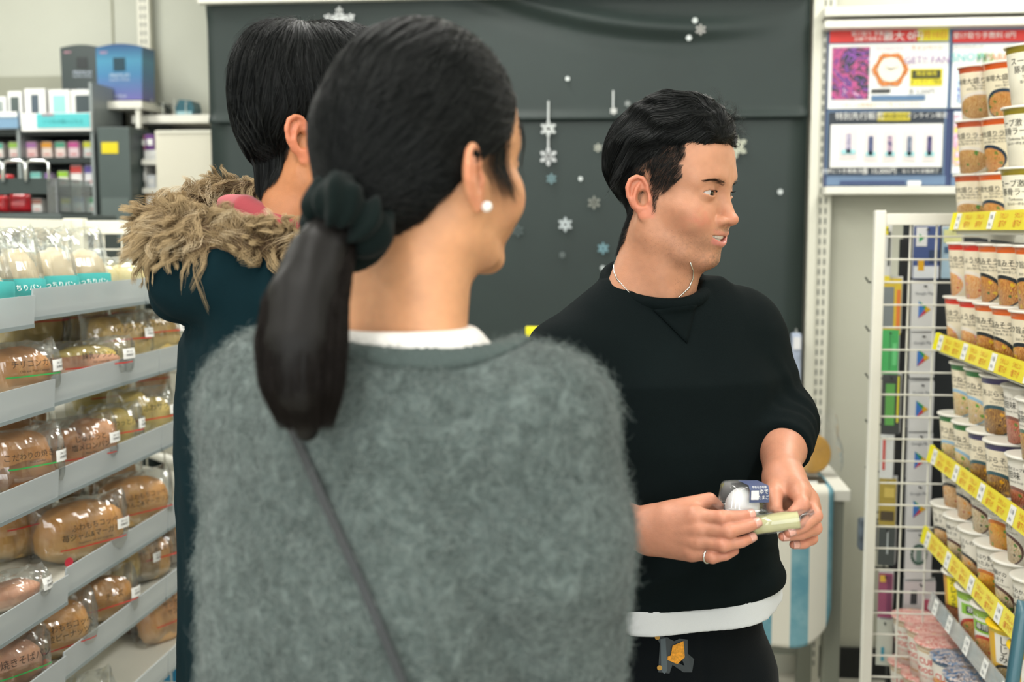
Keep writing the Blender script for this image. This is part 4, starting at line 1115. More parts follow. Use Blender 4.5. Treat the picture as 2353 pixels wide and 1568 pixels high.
kind('wakame', S_r, 0.0465, 0.102, cup_mat('cm_wakame', PALE, None, '3c2c2a', ('e8dcc0', '7a8a5a', 'f2ecdc', '8ab04a', '3a4a2e'), '8a6a4a', u0=-0.02, bb=0.3), m_lidw, [('ねぎとわかめの', 0.0, 0.079, 0.0105), ('おみそ汁', 0.0, 0.067, 0.0105), ('Miso soup with', 0.0, 0.058, 0.006, 1), ('leeks & seaweed', 0.0, 0.051, 0.006, 1)])
kind('curry', 0.036, 0.046, 0.104, cup_mat('cm_curry', 'd89a24', None, '8a4a24', ('a86030', '8a3a20', 'c88040', 'd0402c', '5a2a1a'), '7a3418', u0=0.0, v0=0.14, bb=0.2, label2=[(0.05, 0.17, 0.28, 1.1, 'f4e018')]), m_lidw, [('カ', 0.004, 0.088, 0.017), ('レ', 0.004, 0.070, 0.017), ('う', 0.004, 0.052, 0.017), ('ま', 0.004, 0.036, 0.015)])
kind('harusame', 0.037, 0.048, 0.104, cup_mat('cm_haru', 'eef0e6', '8fb83a', 'c8402c', ('e0a050', 'd07038', 'f0c878', '6a9a3a', 'e0503a'), 'd0602c', u0=0.05, v0=0.2, bandh=0.8, label2=[(0.0, 0.28, 0.52, 0.74, '8cc43a'), (0.0, 0.16, 0.56, 0.7, '2a3a2a')]), m_lidw, [('春雨', 0.0, 0.066, 0.014, 3), ('スープ', 0.0, 0.085, 0.01, 3)])
m_lidy = mat('lid_yellow', 'efc814', 0.35, var=(40, 0.1))
kind('shijimi', 0.041, 0.053, 0.106, cup_mat('cm_shiji', 'e9b41a', 'f0d020', '2c2c2a', ('c8a868', '8a6a3c', 'e0d0a0', '5a7a3a', '4a4a3c'), '9a6a30', u0=0.05, v0=0.16, a=0.3, bb=0.2, bandh=0.9, label2=[(0.0, 0.17, 0.36, 0.9, 'f2efe6'), (0.55, 0.27, 0.30, 0.58, 'f0ede4'), (0.55, 0.27, 0.66, 0.86, '2a2a28'), (0.3, 0.11, 0.56, 0.86, 'd8342c'), (0.3, 0.35, 0.0, 0.12, '2c2a28')]), m_lidy, [('し', 0.0, 0.083, 0.019), ('じ', 0.0, 0.066, 0.019), ('み', 0.0, 0.049, 0.019), ('しじみの旨み', 0.058, 0.083, 0.0075, 3), ('オルニチン入り', 0.058, 0.073, 0.006, 3), ('すっきりとした味わいの', 0.058, 0.056, 0.0046), ('みそ汁です。お湯を注いで', 0.058, 0.049, 0.0046), ('混ぜてお召し上がりください', 0.058, 0.042, 0.0046)], True)
kind('pinksoup', 0.036, 0.046, 0.104, cup_mat('cm_pink', 'f0e2da', 'd8506e', 'c8a070', ('e8c880', 'd8a860', 'f2e2b8', 'c04a4a', '7aa050'), 'd8b070', u0=-0.3, v0=0.3, a=0.3, bb=0.2, bandh=0.82), mat('lid_pink', 'd8607a', 0.3), [('ス', 0.0, 0.068, 0.016), ('ー', 0.0, 0.05, 0.016), ('プ', 0.0, 0.032, 0.016)], True)
def lid_print(name, cols):
    if name in MATS: return MATS[name]
    m, g, b = newmat(name); tc = g.node('ShaderNodeTexCoord')
    f, _ = g.noise(tc.outputs['Object'], 60, 3, 0.6, 1.0)
    g.link(g.ramp(f, [(0.3 + 0.09 * i, c) for i, c in enumerate(cols)], 'CONSTANT'), b.inputs['Base Color']); b.inputs['Roughness'].default_value = 0.3; return m
N_L = [('CUP', 0.0, 0.073, 0.020, 4, 0.012), ('NOODLE', 0.0, 0.052, 0.017, 4, 0.012), ('カップヌードル', 0.0, 0.036, 0.008, 4)]
kind('pinkcup', 0.036, 0.0485, 0.112, cup_mat('cm_pinkcup', 'f3ede2', 'e6c9a8', 'f3ede2', ('f3ede2',) * 5, 'f3ede2', a=0.01, bb=0.01, bandh=0.9, label2=[(0.0, 9, 0.12, 0.16, 'd8b888'), (0.0, 9, 0.84, 0.88, 'd8b888')]), lid_print('lid_pinkprint', ['e8a8a0', 'efc8bc', 'd87a70', 'f2dcd0', 'e8c070', 'c8685c']), N_L)
kind('bluecup', 0.036, 0.0485, 0.112, cup_mat('cm_bluecup', 'f3ede2', '4a6f96', 'f3ede2', ('f3ede2',) * 5, 'f3ede2', a=0.01, bb=0.01, bandh=0.9, label2=[(0.0, 9, 0.5, 0.6, 'e8a860'), (0.0, 9, 0.12, 0.16, 'd8b888')]), lid_print('lid_blueprint', ['3a5a86', '6a8fb4', 'd8c8c0', '2f4a6e', 'e0a84a', '8aa8c8']), N_L)

cup_names = {'red': 'red-banded', 'orange': 'orange-banded', 'blue': 'blue-banded', 'tonkotsu': 'brown-banded', 'bigmiso': 'wide orange-banded', 'olive': 'olive-banded', 'green': 'green-banded', 'purple': 'purple-banded', 'tantan': 'cream tantan', 'malatang': 'cream sour-spicy', 'veg': 'cream vegetable soup', 'age': 'cream fried-tofu soup', 'pork': 'cream pork soup', 'wakame': 'cream seaweed soup', 'curry': 'yellow curry', 'harusame': 'green and white glass-noodle', 'shijimi': 'yellow clam soup', 'pinksoup': 'pink-topped soup', 'pinkcup': 'pink-lidded', 'bluecup': 'blue-lidded'}
def cup(key, x, y, z, rot, label, group):
    K = KIND[key]
    o = link('noodle_cup', K['me'], loc=(x, y, z), rot=(0, 0, rot), label=label, cat='cup', group=group)
    link('lid', K['lid'], o)
    if K['txt']: link('lettering', K['txt'], o)
    if 'film' in K: link('wrap_film', K['film'], o)
    return o
ORD = ['first', 'second', 'third', 'fourth', 'fifth', 'sixth', 'seventh', 'eighth', 'ninth']
def cup_row(items, z, layer, group, ystart, dx=0.05, rot0=0.35, gap=0.003):
    """items from the wire panel towards the camera; each cup touches its neighbour"""
    y = ystart
    for i, it in enumerate(items):
        key, xo = (it if isinstance(it, tuple) else (it, 0.0))
        K = KIND[key]; r = K['rt'] + 0.006
        y -= r
        cup(key, GX + dx + xo, y, z, rot0 + 0.25 * math.sin(i * 2.3 + z * 9), '%s cup, %s from the wire grid, %s' % (cup_names[key], ORD[i], layer), group)
        y -= r + gap
zs = [s - 0.0295 for s in SHZ]
# shelf B (second from top in view)
cup_row(['red', 'red', 'orange', 'orange', 'orange', 'blue', 'blue'], zs[1], 'lower layer of the orange-cup shelf', 'cups on the orange-cup shelf', 2.585, dx=0.052)
cup_row(['red', 'red', 'orange', 'orange', 'orange', 'blue', 'blue'], zs[1] + S_h + 0.0015, 'upper layer of the orange-cup shelf', 'cups on the orange-cup shelf', 2.59, dx=0.056)
# shelf C
cup_row(['green', 'green', 'purple', 'purple', ('tantan', 0.01), ('malatang', 0.005), ('malatang', 0.005)], zs[2], 'lower layer of the purple-cup shelf', 'cups on the purple-cup shelf', 2.595, dx=0.052)
cup_row(['green', 'green', 'purple', ('tantan', 0.01)], zs[2] + S_h + 0.0015, 'upper layer of the purple-cup shelf', 'cups on the purple-cup shelf', 2.57, dx=0.066)
y_ = 2.565 - 4 * 0.107 - 0.02
cup_row([('malatang', 0.0), ('malatang', 0.0)], zs[2] + 0.1095, 'upper layer, near end of purple-cup shelf', 'cups on the purple-cup shelf', y_, dx=0.06)
# shelf D
cup_row(['pork', 'age', 'pork', 'veg', 'age', 'wakame', 'wakame'], zs[3], 'lower layer of the miso soup shelf', 'cups on the miso soup shelf', 2.62, dx=0.05)
cup_row(['pork', 'pork', 'age', 'veg', 'age', 'wakame', 'wakame'], zs[3] + 0.1035, 'upper layer of the miso soup shelf', 'cups on the miso soup shelf', 2.60, dx=0.06)
# shelf E
cup_row(['curry', 'harusame', 'harusame', 'shijimi', 'shijimi', 'pinksoup'], zs[4], 'row of yellow and green cups', 'cups on the clear-rail shelf', 2.53, dx=0.055, rot0=0.75)
# shelf A: leaning stacks above eye level
for i, (key, px, n) in enumerate((('tonkotsu', 2243, 3), ('bigmiso', 2312, 3), ('olive', 2368, 3))):
    K = KIND[key]; X = [0.755, 0.79, 0.765][i]
    base = atX(px, 470, X)
    for k in range(n):
        cup(key, X, base[1], zs[0] + k * (K['h'] + 0.0025), 0.5 + 0.2 * k * (-1) ** k + (0.4 if i == 2 else 0), '%s cup on the top shelf, %s of its stack of three' % (cup_names[key], ['bottom', 'middle', 'top'][k]), 'stacked cups on the top shelf')
# base: pink and blue lidded cups in stacks
BZ = 0.3255
for i, (key, px, py) in enumerate((('pinkcup', 2096, 1412), ('pinkcup', 2128, 1438), ('pinkcup', 2152, 1470), ('bluecup', 2190, 1506), ('bluecup', 2222, 1548))):
    K = KIND[key]; d = (1.47 - (BZ + 2 * (K['h'] + 0.003))) / (-(ray(px, py)[2]))
    c = CAM_O + ray(px, py) * d
    for k in range(2):
        cup(key, c[0] + 0.004 * k, c[1] - 0.003 * k, BZ + k * (K['h'] + 0.003), 0.7, '%s cup at the shelf foot, %s stack from the wire grid, %s' % (cup_names[key], ORD[i], ['lower cup', 'upper cup'][k]), 'lidded cups on the base shelf')

# ------------------------------------------------------------------ gift card rack behind the wire panel
CYB = 2.80
cr = empty('card_rack', (0.70, 2.95, 0), label='dark gift card rack behind the wire panel', cat='rack')
def cl(mb, name, m, **kw):
    o = mb.build(name, m, cr, **kw); o.matrix_parent_inverse = Matrix.Translation(-Vector(cr.location)); return o
def atc(px, py, Y=CYB): return atY(px, py, Y)
xa, xb = atc(2068, 900)[0], atc(2090, 900)[0]
cl(MB().box(xa, xb, CYB + 0.03, CYB + 0.06, 0.1, 1.45, 0.002), 'pole', m_black)
cl(MB().box(atc(2092, 900)[0], atc(2092, 900)[0] + 0.35, CYB + 0.12, CYB + 0.13, 0.1, 1.50), 'back_board', mat('rack_black', '20262a', 0.5))
cl(MB().box(xa - 0.05, xb + 0.3, CYB + 0.02, CYB + 0.2, 0.0, 0.1, 0.004), 'foot', m_black)
def card_stack(name, px0, py0, px1, py1, m, label, group, n=4, deco=None, rz=0.0, Y=CYB):
    a0, a1, z0, z1 = rect(px0, py0, px1, py1, Y)
    w, h = a1 - a0, z1 - z0
    o = empty(name, ((a0 + a1) / 2, Y, z0), rz, label=label, cat='gift card', group=group)
    for k in range(n):
        MB().box(-w / 2, w / 2, k * 0.006, k * 0.006 + 0.0012, 0.0, h, 0.0).build('card', m if k == 0 else mat('card_white', 'e8e8e6', 0.4), o, loc=(0.0012 * k, 0, 0.0015 * k))
    MB().tube([(0, -0.012, h - 0.008), (0, 0.05, h - 0.008), (0, 0.1, h - 0.004)], 0.0022, 6).build('peg', m_black, o)
    if deco: deco(o, w, h)
    return o
def tri(o, w, h):
    s = w * 0.30; zc = h * 0.45; x0 = -s * 0.75; y = -0.0006
    tri_ = lambda pts, m, nm: MB().prism(pts, y - 0.0006, y, 'y').build(nm, m, o)
    A, B, Cc, D, M_ = (x0, zc + s * 1.2), (x0, zc - s * 1.2), (x0 + s * 1.7, zc), None, (x0 + s * 0.85, zc)
    tri_([A, (x0 + s * 1.05, zc + s * 0.45), M_], mat('play_green', '27a65a', 0.4), 'logo_green')
    tri_([A, M_, B], mat('play_blue', '4a86d8', 0.4), 'logo_blue')
    tri_([B, M_, (x0 + s * 1.05, zc - s * 0.45)], mat('play_red', 'e0404a', 0.4), 'logo_red')
    tri_([(x0 + s * 1.05, zc + s * 0.45), Cc, (x0 + s * 1.05, zc - s * 0.45), M_], mat('play_yellow', 'f0bc2c', 0.4), 'logo_yellow')
    link('lettering', text_mesh([('Google Play', 0, h * 0.78, w * 0.16)], flat_xz(-0.0012), m_tagink), o)
def bars(cols, txt=None):
    def f(o, w, h):
        for i, (z0, z1, x0, x1, c) in enumerate(cols):
            MB().box(x0 * w, x1 * w, -0.0014, -0.0002, z0 * h, z1 * h).build('print_block', mat('cd' + c, c, 0.4), o)
        if txt: link('lettering', text_mesh(txt(w, h), flat_xz(-0.0022), mwt), o)
    return f
mcw = mat('card_face', 'eeeeee', 0.35)
for i, (y0, y1) in enumerate(((650, 762), (766, 868), (878, 992), (996, 1108), (1112, 1218))):
    card_stack('gift_card', 2094 - 3 * i, y0, 2152 - 3 * i, y1, mcw, 'white gift card with a four-colour triangle, %s of the column behind the wire panel' % ['topmost', 'second', 'third', 'fourth', 'lowest'][i], 'triangle gift cards', 5, tri, rz=0.12)
def top_deco(o, w, h):
    bars([(0.62, 0.98, -0.42, 0.0, 'f0f0f2'), (0.02, 0.25, -0.48, 0.48, 'e8ecf2'), (0.3, 0.55, 0.1, 0.45, '3a4a6a')])(o, w, h)
    MB().box(-w * 0.32, -w * 0.08, -0.0018, -0.0003, h * 0.16, h * 0.38, 0.004).build('yellow_print', mat('cdyel', 'e8b02c', 0.4), o)
    s = w * 0.09
    MB().prism([(-w * 0.3, h * 0.70), (-w * 0.3, h * 0.86), (-w * 0.12, h * 0.78)], -0.0022, -0.0015, 'y').build('logo_green', mat('play_green', '27a65a', 0.4), o)
card_stack('gift_card', 2098, 520, 2160, 642, mat('card_indigo', '4d5f94', 0.4), 'indigo gift card at the top of the triangle card column', 'gift cards', 4, top_deco, 0.1)
card_stack('gift_card', 2164, 522, 2212, 640, mat('card_sky', 'a9c4d6', 0.4), 'pale blue gift card beside the indigo one', 'gift cards', 3, bars([(0.5, 0.62, -0.4, 0.3, '4a6a8a'), (0.7, 0.95, -0.45, 0.45, 'e0e0a0')]), 0.1)
card_stack('gift_card', 2216, 516, 2330, 545, mat('card_aqua', '9fc9d8', 0.4), 'aqua card edge just under the top shelf', 'gift cards', 3, None, 0.0)
def siren(o, w, h):
    mbx = MB()
    for k in range(18):
        a = k / 18 * 2 * math.pi
        mbx.box(w * 0.27 * math.cos(a) - w * 0.05, w * 0.27 * math.cos(a) + w * 0.05, -0.0016, -0.0003, h * 0.52 + w * 0.36 * math.sin(a) - w * 0.05, h * 0.52 + w * 0.36 * math.sin(a) + w * 0.05)
    mbx.build('round_emblem', mat('emblem_green', '4a6a5c', 0.5), o, kind='stuff')
    MB().box(-w * 0.1, w * 0.1, -0.0014, -0.0003, h * 0.36, h * 0.68).build('emblem_centre', mat('emblem_pale', '8aa298', 0.5), o)
card_stack('gift_card', 2080, 1222, 2142, 1332, mcw, 'white gift card with a round green emblem under the triangle cards', 'gift cards', 4, siren, 0.1)
card_stack('gift_card', 2076, 1337, 2150, 1440, mat('card_blush', 'e8e0e2', 0.4), 'white and pink flowered gift card near the lidded cups', 'gift cards', 4, bars([(0.2, 0.6, 0.1, 0.42, 'd0607a'), (0.5, 0.8, -0.3, -0.1, '4a4a4e')]), 0.1)
lefts = [(520, 650, 2030, 2046, 'd8d8d4', 'striped white and black card at the top left of the card rack', [(0.0, 0.12, -0.5, 0.5, 'f0d820'), (0.3, 0.9, 0.1, 0.45, '4a4e4a'), (0.85, 1.0, -0.5, 0.1, 'e8d820')]),
         (640, 770, 2028, 2070, 'e8c81c', 'yellow, grey and orange card stack below the striped card', [(0.12, 0.85, -0.5, 0.1, '7a8284'), (0.1, 0.8, 0.25, 0.45, 'e87a24')]),
         (758, 860, 2026, 2064, '3fb45c', 'plain bright green gift card', [(0.1, 0.9, -0.05, 0.0, '2a8a44'), (0.2, 0.7, 0.15, 0.4, '68d080')]),
         (862, 998, 2026, 2068, '2e3230', 'black gift card with a green centre and yellow edge', [(0.15, 0.85, -0.3, 0.2, '5aa848'), (0.2, 0.98, 0.32, 0.42, 'e8e028')]),
         (1000, 1100, 2022, 2052, 'e4e6e4', 'white gift card with a red stripe', [(0.2, 0.9, -0.3, -0.1, 'd0483c')]),
         (1100, 1208, 2020, 2058, 'b09a3c', 'mottled yellow and black gift card', [(0.1, 0.3, -0.4, 0.4, '4a3c20'), (0.6, 0.8, -0.2, 0.4, 'd8c060')]),
         (1212, 1300, 2018, 2056, '3c4442', 'dark grey card with a silver edge', [(0.3, 0.9, 0.0, 0.1, 'b8c0c0')]),
         (1318, 1420, 2018, 2050, '9a4a6c', 'plum pink gift card low on the rack', [(0.1, 0.95, 0.1, 0.4, '78385a'), (0.8, 0.95, -0.4, 0.0, 'e0b840')]),
         (1425, 1530, 2014, 2050, 'c8ccc0', 'pale card with an aqua stripe lowest on the rack', [(0.1, 0.4, -0.2, 0.0, '4a9ab0')])]
for y0, y1, p0, p1, c, lbl, dec in lefts:
    card_stack('gift_card', p0, y0, p1, y1, mat('lc' + c, c, 0.4), lbl, 'gift cards', 4, bars(dec), -0.15, CYB - 0.01)
# a dark packet peeking out left of the wire panel, small hooks
c = atY(1988, 1230, 2.85)
o = MB().box(c[0] - 0.015, c[0] + 0.03, 2.84, 2.88, c[2] - 0.04, c[2] + 0.04, 0.008).build('hanging_packet', mat('packet_mix', '56606a', 0.4, var=(60, 0.6)), label='small dark patterned packet hanging left of the wire panel', cat='packet')
MB().tube([(c[0], 2.85, c[2] + 0.036), (c[0] + .03, 2.85, c[2] + 0.06), (c[0] + 0.08, 2.85, c[2] + 0.06)], 0.002, 6).build('hook', m_dark, o)
for i, py in enumerate((645, 757, 866, 972, 1080, 1190, 1300, 1402)):
    c = atY(1996, py, 2.84)
    MB().tube([(c[0] + 0.06, 2.84, c[2] - 0.004), (c[0], 2.84, c[2] - 0.004), (c[0] - 0.008, 2.84, c[2] + 0.008)], 0.0024, 6).build('peg_hook', m_dark, cr).matrix_parent_inverse = Matrix.Translation(-Vector(cr.location))
# ------------------------------------------------------------------ left bread rack
m_lip = film('lip_plastic', 'c9cfd0', 0.05, 0.62, 0.25)
m_mlip, g, b = newmat('lip_grey')
g.nt.nodes.remove(b)
_t = g.node('ShaderNodeBsdfTranslucent'); _t.inputs[0].default_value = hexc('d5dcdc')
_d = g.node('ShaderNodeBsdfPrincipled'); _d.inputs['Base Color'].default_value = hexc('d0d7d9'); _d.inputs['Roughness'].default_value = 0.35
_m = g.node('ShaderNodeMixShader'); _m.inputs[0].default_value = 0.25
_tr = g.node('ShaderNodeBsdfTransparent'); _m2 = g.node('ShaderNodeMixShader'); _m2.inputs[0].default_value = 0.16
g.link(_d.outputs[0], _m.inputs[1]); g.link(_t.outputs[0], _m.inputs[2]); g.link(_m.outputs[0], _m2.inputs[1]); g.link(_tr.outputs[0], _m2.inputs[2])
g.link(_m2.outputs[0], g.nt.nodes['Material Output'].inputs[0])
BXF = -1.0; BXB = -1.40; BY1 = 2.74
LZ = [1.373, 1.219, 1.054, 0.872, 0.725, 0.556]
LH = 0.046
SLOPE = 0.16
br = empty('bread_rack', (-1.2, 2.0, 0), label='white bread rack with sloping shelves and grey plastic lips', cat='shelf')
def bl(mb, name, m, par=None, **kw):
    o = mb.build(name, m, par or br, **kw)
    if par is None: o.matrix_parent_inverse = Matrix.Translation(-Vector(br.location))
    return o
segs = [(0.95, 1.395), (1.40, 1.845), (1.85, 2.295), (2.30, 2.735)]
def floor_z(k, X): return LZ[k] - LH + 0.006 + (BXF - X) * SLOPE       # top of the sloping board
for k, z in enumerate(LZ):
    zf = z - LH
    bl(MB().prism([(BXF - 0.004, zf), (BXF - 0.004, zf + 0.006), (BXB, zf + 0.006 + (BXF - BXB) * SLOPE), (BXB, zf + (BXF - BXB) * SLOPE)], 0.95, BY1, 'y'), 'shelf_board', m_white)
    for i, (y0, y1) in enumerate(segs):
        off = 0.0 if i > 1 else -0.010 + 0.006 * ((k * 7 + i * 3) % 3)
        dy = -0.055 if k == 0 else (0.02 if k == 3 else 0.0)
        xo = 0.0 if i > 1 else 0.006
        mb = MB().prism([(BXF + xo, zf - 0.006 + off), (BXF + xo + 0.003, zf - 0.006 + off), (BXF + xo + 0.0075, z + off), (BXF + xo + 0.0045, z + off)], y0 + dy, min(y1 + dy, BY1), 'y')
        lip = bl(mb, 'shelf_lip', m_mlip)
        e = MB().prism([(BXF + xo - 0.0006, zf - 0.0085 + off), (BXF + xo + 0.0042, zf - 0.0085 + off), (BXF + xo + 0.0042, zf - 0.002 + off), (BXF + xo - 0.0006, zf - 0.002 + off)], y0 + dy, min(y1 + dy, BY1), 'y').build('lip_edge', mat('lip_dark', '8b9596', 0.3), lip)
        e.matrix_parent_inverse = Matrix.Translation(-Vector(br.location)); e.matrix_parent_inverse = Matrix()
# spine: rail, posts, wires
RZ = 1.497
bl(MB().box(BXB - 0.03, BXB - 0.008, 0.95, BY1 + 0.02, RZ - 0.028, RZ, 0.003), 'back_rail', m_cream)
bl(MB().prism([(BY1 - 0.02, RZ - 0.028), (BY1 - 0.075, RZ - 0.028), (BY1 - 0.03, RZ - 0.07), (BY1 - 0.02, RZ - 0.07)], BXB - 0.028, BXB - 0.004, 'x'), 'corner_bracket', m_cream)
bl(MB().box(BXB - 0.03, BXB + 0.022, BY1 + 0.0, BY1 + 0.03, 0.0, RZ + 0.004, 0.003), 'post', m_cream)
bl(MB().box(BXF - 0.02, BXF + 0.012, BY1 + 0.006, BY1 + 0.03, 0.0, RZ, 0.003), 'post', m_cream)
bl(MB().box(BXB + 0.022, BXF - 0.02, BY1 + 0.008, BY1 + 0.028, RZ - 0.036, RZ - 0.002, 0.003), 'top_rail', m_cream)
zz = RZ - 0.075
while zz > 0.05:
    bl(MB().tube([(BXB + 0.02, BY1 + 0.018, zz), (BXF - 0.01, BY1 + 0.018, zz)], 0.0021, 6), 'horizontal_wire', m_cream); zz -= 0.052
for k in range(1, 8):
    xx = BXB + 0.02 + k * 0.0475; bl(MB().tube([(xx, BY1 + 0.022, 0.05), (xx, BY1 + 0.022, RZ - 0.02)], 0.0021, 6), 'vertical_wire', m_cream)
mbw = []
for k in range(0, 26):
    yy = 1.2 + k * 0.06; bl(MB().tube([(BXB - 0.018, yy, 0.05), (BXB - 0.018, yy, RZ - 0.02)], 0.002, 5), 'back_wire', m_cream)
for k in range(0, 14):
    zz = RZ - 0.06 - k * 0.09; bl(MB().tube([(BXB - 0.014, 1.0, zz), (BXB - 0.014, BY1, zz)], 0.002, 5), 'back_wire', m_cream)
bl(MB().box(BXB - 0.02, BXF - 0.01, 0.95, BY1, 0.0, 0.3, 0.004), 'plinth', m_cream)
# things glimpsed behind the rack's end grid: a white pole, a blue bin
a, c = atY(330, 1035, 3.0), atY(420, 1060, 3.0)
MB().tube([a - np.array([0.02, 0, -0.005]), c + np.array([0.0, 0, -0.01]), c + np.array([0.02, 0, -0.05]), np.array([c[0] + 0.02, 3.0, 0.0])], 0.014, 10).build('white_bar', m_white, smooth=True, label='bent white bar behind the bread rack', cat='bar')
x0, x1, z0, z1 = rect(236, 1478, 400, 1568, 3.0)
o = MB().box(x0, x1 + 0.25, 3.0, 3.3, 0.0005, z1, 0.01).build('blue_bin', mat('bin_blue', '2a86b4', 0.4, var=(12, 0.15)), label='blue plastic bin behind the bread rack\'s wire grid', cat='bin')
MB().box(x0 - 0.008, x1 + 0.258, 2.99, 3.31, z1 - 0.045, z1 + 0.004, 0.008).build('rim', mat('bin_blue2', '3aa0cc', 0.35), o)

# ------------------------------------------------------------------ wrapped bread
m_film = film('film_bag', 'fbfdfc', 0.075, 0.055, 0.11)
def crust(name, top, side, pale, scale=22):
    if name in MATS: return MATS[name]
    m, g, b = newmat(name); tc = g.node('ShaderNodeTexCoord')
    _, _, z = g.xyz(tc.outputs['Generated']); f, _ = g.noise(tc.outputs['Object'], scale, 4, 0.6); f2, _ = g.noise(tc.outputs['Object'], 140, 3, 0.6)
    g.link(g.ramp((z + (f - 0.5) * 0.55), [(0.08, pale), (0.35, side), (0.62, top), (1.0, top)]), b.inputs['Base Color'])
    b.inputs['Roughness'].default_value = 0.42; b.inputs['Subsurface Weight'].default_value = 0.1; b.inputs['Subsurface Radius'].default_value = (0.01, 0.006, 0.003)
    bn = g.node('ShaderNodeBump'); bn.inputs['Strength'].default_value = 0.25; bn.inputs['Distance'].default_value = 0.002; g.link(f2.s, bn.inputs['Height']); g.link(bn.outputs[0], b.inputs['Normal'])
    return m
CRUST = {'koppe': crust('crust_koppe', 'd89440', 'e6aa56', 'f2cf90'), 'bun': crust('crust_bun', 'd4904c', 'e2a462', 'ecc08a'), 'melon': crust('crust_melon', 'cc8850', 'd6985f', 'e0aa78'), 'yellow': crust('crust_yellow', 'e8c862', 'ecd27a', 'f0e0a0', 30),
      'milk': crust('crust_milk', 'f0dcb8', 'eed6ae', 'f2e4c8', 14), 'pastry': crust('crust_pastry', 'e0b45c', 'e8c878', 'efdca0', 40), 'pale': crust('crust_pale', 'ecdca0', 'f0e4b4', 'f4ecc8'), 'dark': crust('crust_dark', '5a4436', '6a503e', '8a6a50'), 'ham': crust('crust_ham', 'e0a07c', 'e8b898', 'f0d8c0')}
NOOD = crust('noodle_brown', 'a8703a', '8f5a2c', 'b88448', 60)
def blob(L, D, H, seed, n=3.0, sc=18, amp=0.06):
    """rounded loaf, base at z=0"""
    nu, nv = 22, 14
    V = []
    for j in range(nv + 1):
        th = math.pi * j / nv
        for i in range(nu):
            a = 2 * math.pi * i / nu
            d = np.array([math.sin(th) * math.cos(a), math.sin(th) * math.sin(a), -math.cos(th)])
            e = np.abs(d) ** n; r = 1 / (e.sum() ** (1 / n))
            V.append(d * r)
    V = np.array(V)
    nz = vnoise(V.astype(np.float32) * 1.0, 2.1, seed) * amp + vnoise(V.astype(np.float32), 5.0, seed + 3) * amp * 0.5
    V = V * (1 + nz)[:, None] * np.array([L / 2, D / 2, H / 2])
    V[:, 2] += H / 2
    V[:, 2] = np.where(V[:, 2] < 0, V[:, 2] * 0.2, V[:, 2])
    F = [(j * nu + i, j * nu + (i + 1) % nu, (j + 1) * nu + (i + 1) % nu, (j + 1) * nu + i) for j in range(nv) for i in range(nu)]
    return V, F
def pillow(L, D, H, seed, amp=0.0058, nu=46, nv=42):
    """pillow bag, base near z=0, crimped fins at both ends; returns V, F and a front-surface function"""
    rs = seed * 1.7
    def half(s):
        e = np.clip(1 - np.abs(s) ** 5, 0, 1) ** 0.5
        return D / 2 * np.maximum(e, 0.03), H / 2 * (0.86 + 0.14 * (1 - e)) 
    V = []
    S = np.linspace(-1.0, 1.0, nu)
    for s in S:
        a_, b_ = half(np.array(s))
        for k in range(nv):
            t = 2 * math.pi * k / nv
            c, q = math.cos(t), math.sin(t)
            V.append((s * L / 2, a_ * math.copysign(abs(c) ** 0.75, c), H / 2 + b_ * math.copysign(abs(q) ** 0.75, q)))
    V = np.array(V)
    P_ = V.astype(np.float32)
    # crinkles: ridged noise
    r1 = 1 - np.abs(vnoise(P_, 26, rs)) * 2; r2 = 1 - np.abs(vnoise(P_ * np.array([1, 1, 0.5], np.float32), 55, rs + 2)) * 2
    dsp = amp * (0.7 * r1 + 0.5 * r2) - amp * 0.5
    cen = np.stack([V[:, 0], np.zeros(len(V)), np.full(len(V), H / 2)], 1)
    nr = V - cen; nr /= np.linalg.norm(nr, axis=1, keepdims=True) + 1e-9
    V = V + nr * dsp[:, None]
    V[:, 2] = np.maximum(V[:, 2], 0.0004)
    F = [(i * nv + k, i * nv + (k + 1) % nv, (i + 1) * nv + (k + 1) % nv, (i + 1) * nv + k) for i in range(nu - 1) for k in range(nv)]
    def front(v):
        x, z = v[:, 0], v[:, 1]
        a_, b_ = half(np.clip(x / (L / 2), -1, 1))
        q = np.clip(np.abs((z - H / 2) / b_), 0, 0.999)
        t = np.arcsin(q ** (1 / 0.75)); y = -a_ * np.cos(t) ** 0.75
        return np.stack([x, y - amp * 0.75 - 0.0006, z], 1)
    return V, F, front
m_bink = mat('bag_ink', '2b2a28', 0.5); m_stk = mat('sticker_white', 'eeeeea', 0.5)
STRIPE = {'red': mat('stripe_red', 'd8362f', 0.5), 'green': mat('stripe_green', '2fae55', 0.5), 'teal': mat('stripe_teal', '58c4bf', 0.5)}
def strip_patch(front, x0, x1, z0, z1, z0b=None, nx=14, nz=3, off=0.0):
    V = []
    for i in range(nx):
        u = i / (nx - 1)
        for j in range(nz): V.append((x0 + (x1 - x0) * u, z0 + (z1 - z0) * j / (nz - 1)))
    V = front(np.array(V)); V[:, 1] -= off
    F = [(i * nz + j, (i + 1) * nz + j, (i + 1) * nz + j + 1, i * nz + j + 1) for i in range(nx - 1) for j in range(nz - 1)]
    return V, F
PK = [0]
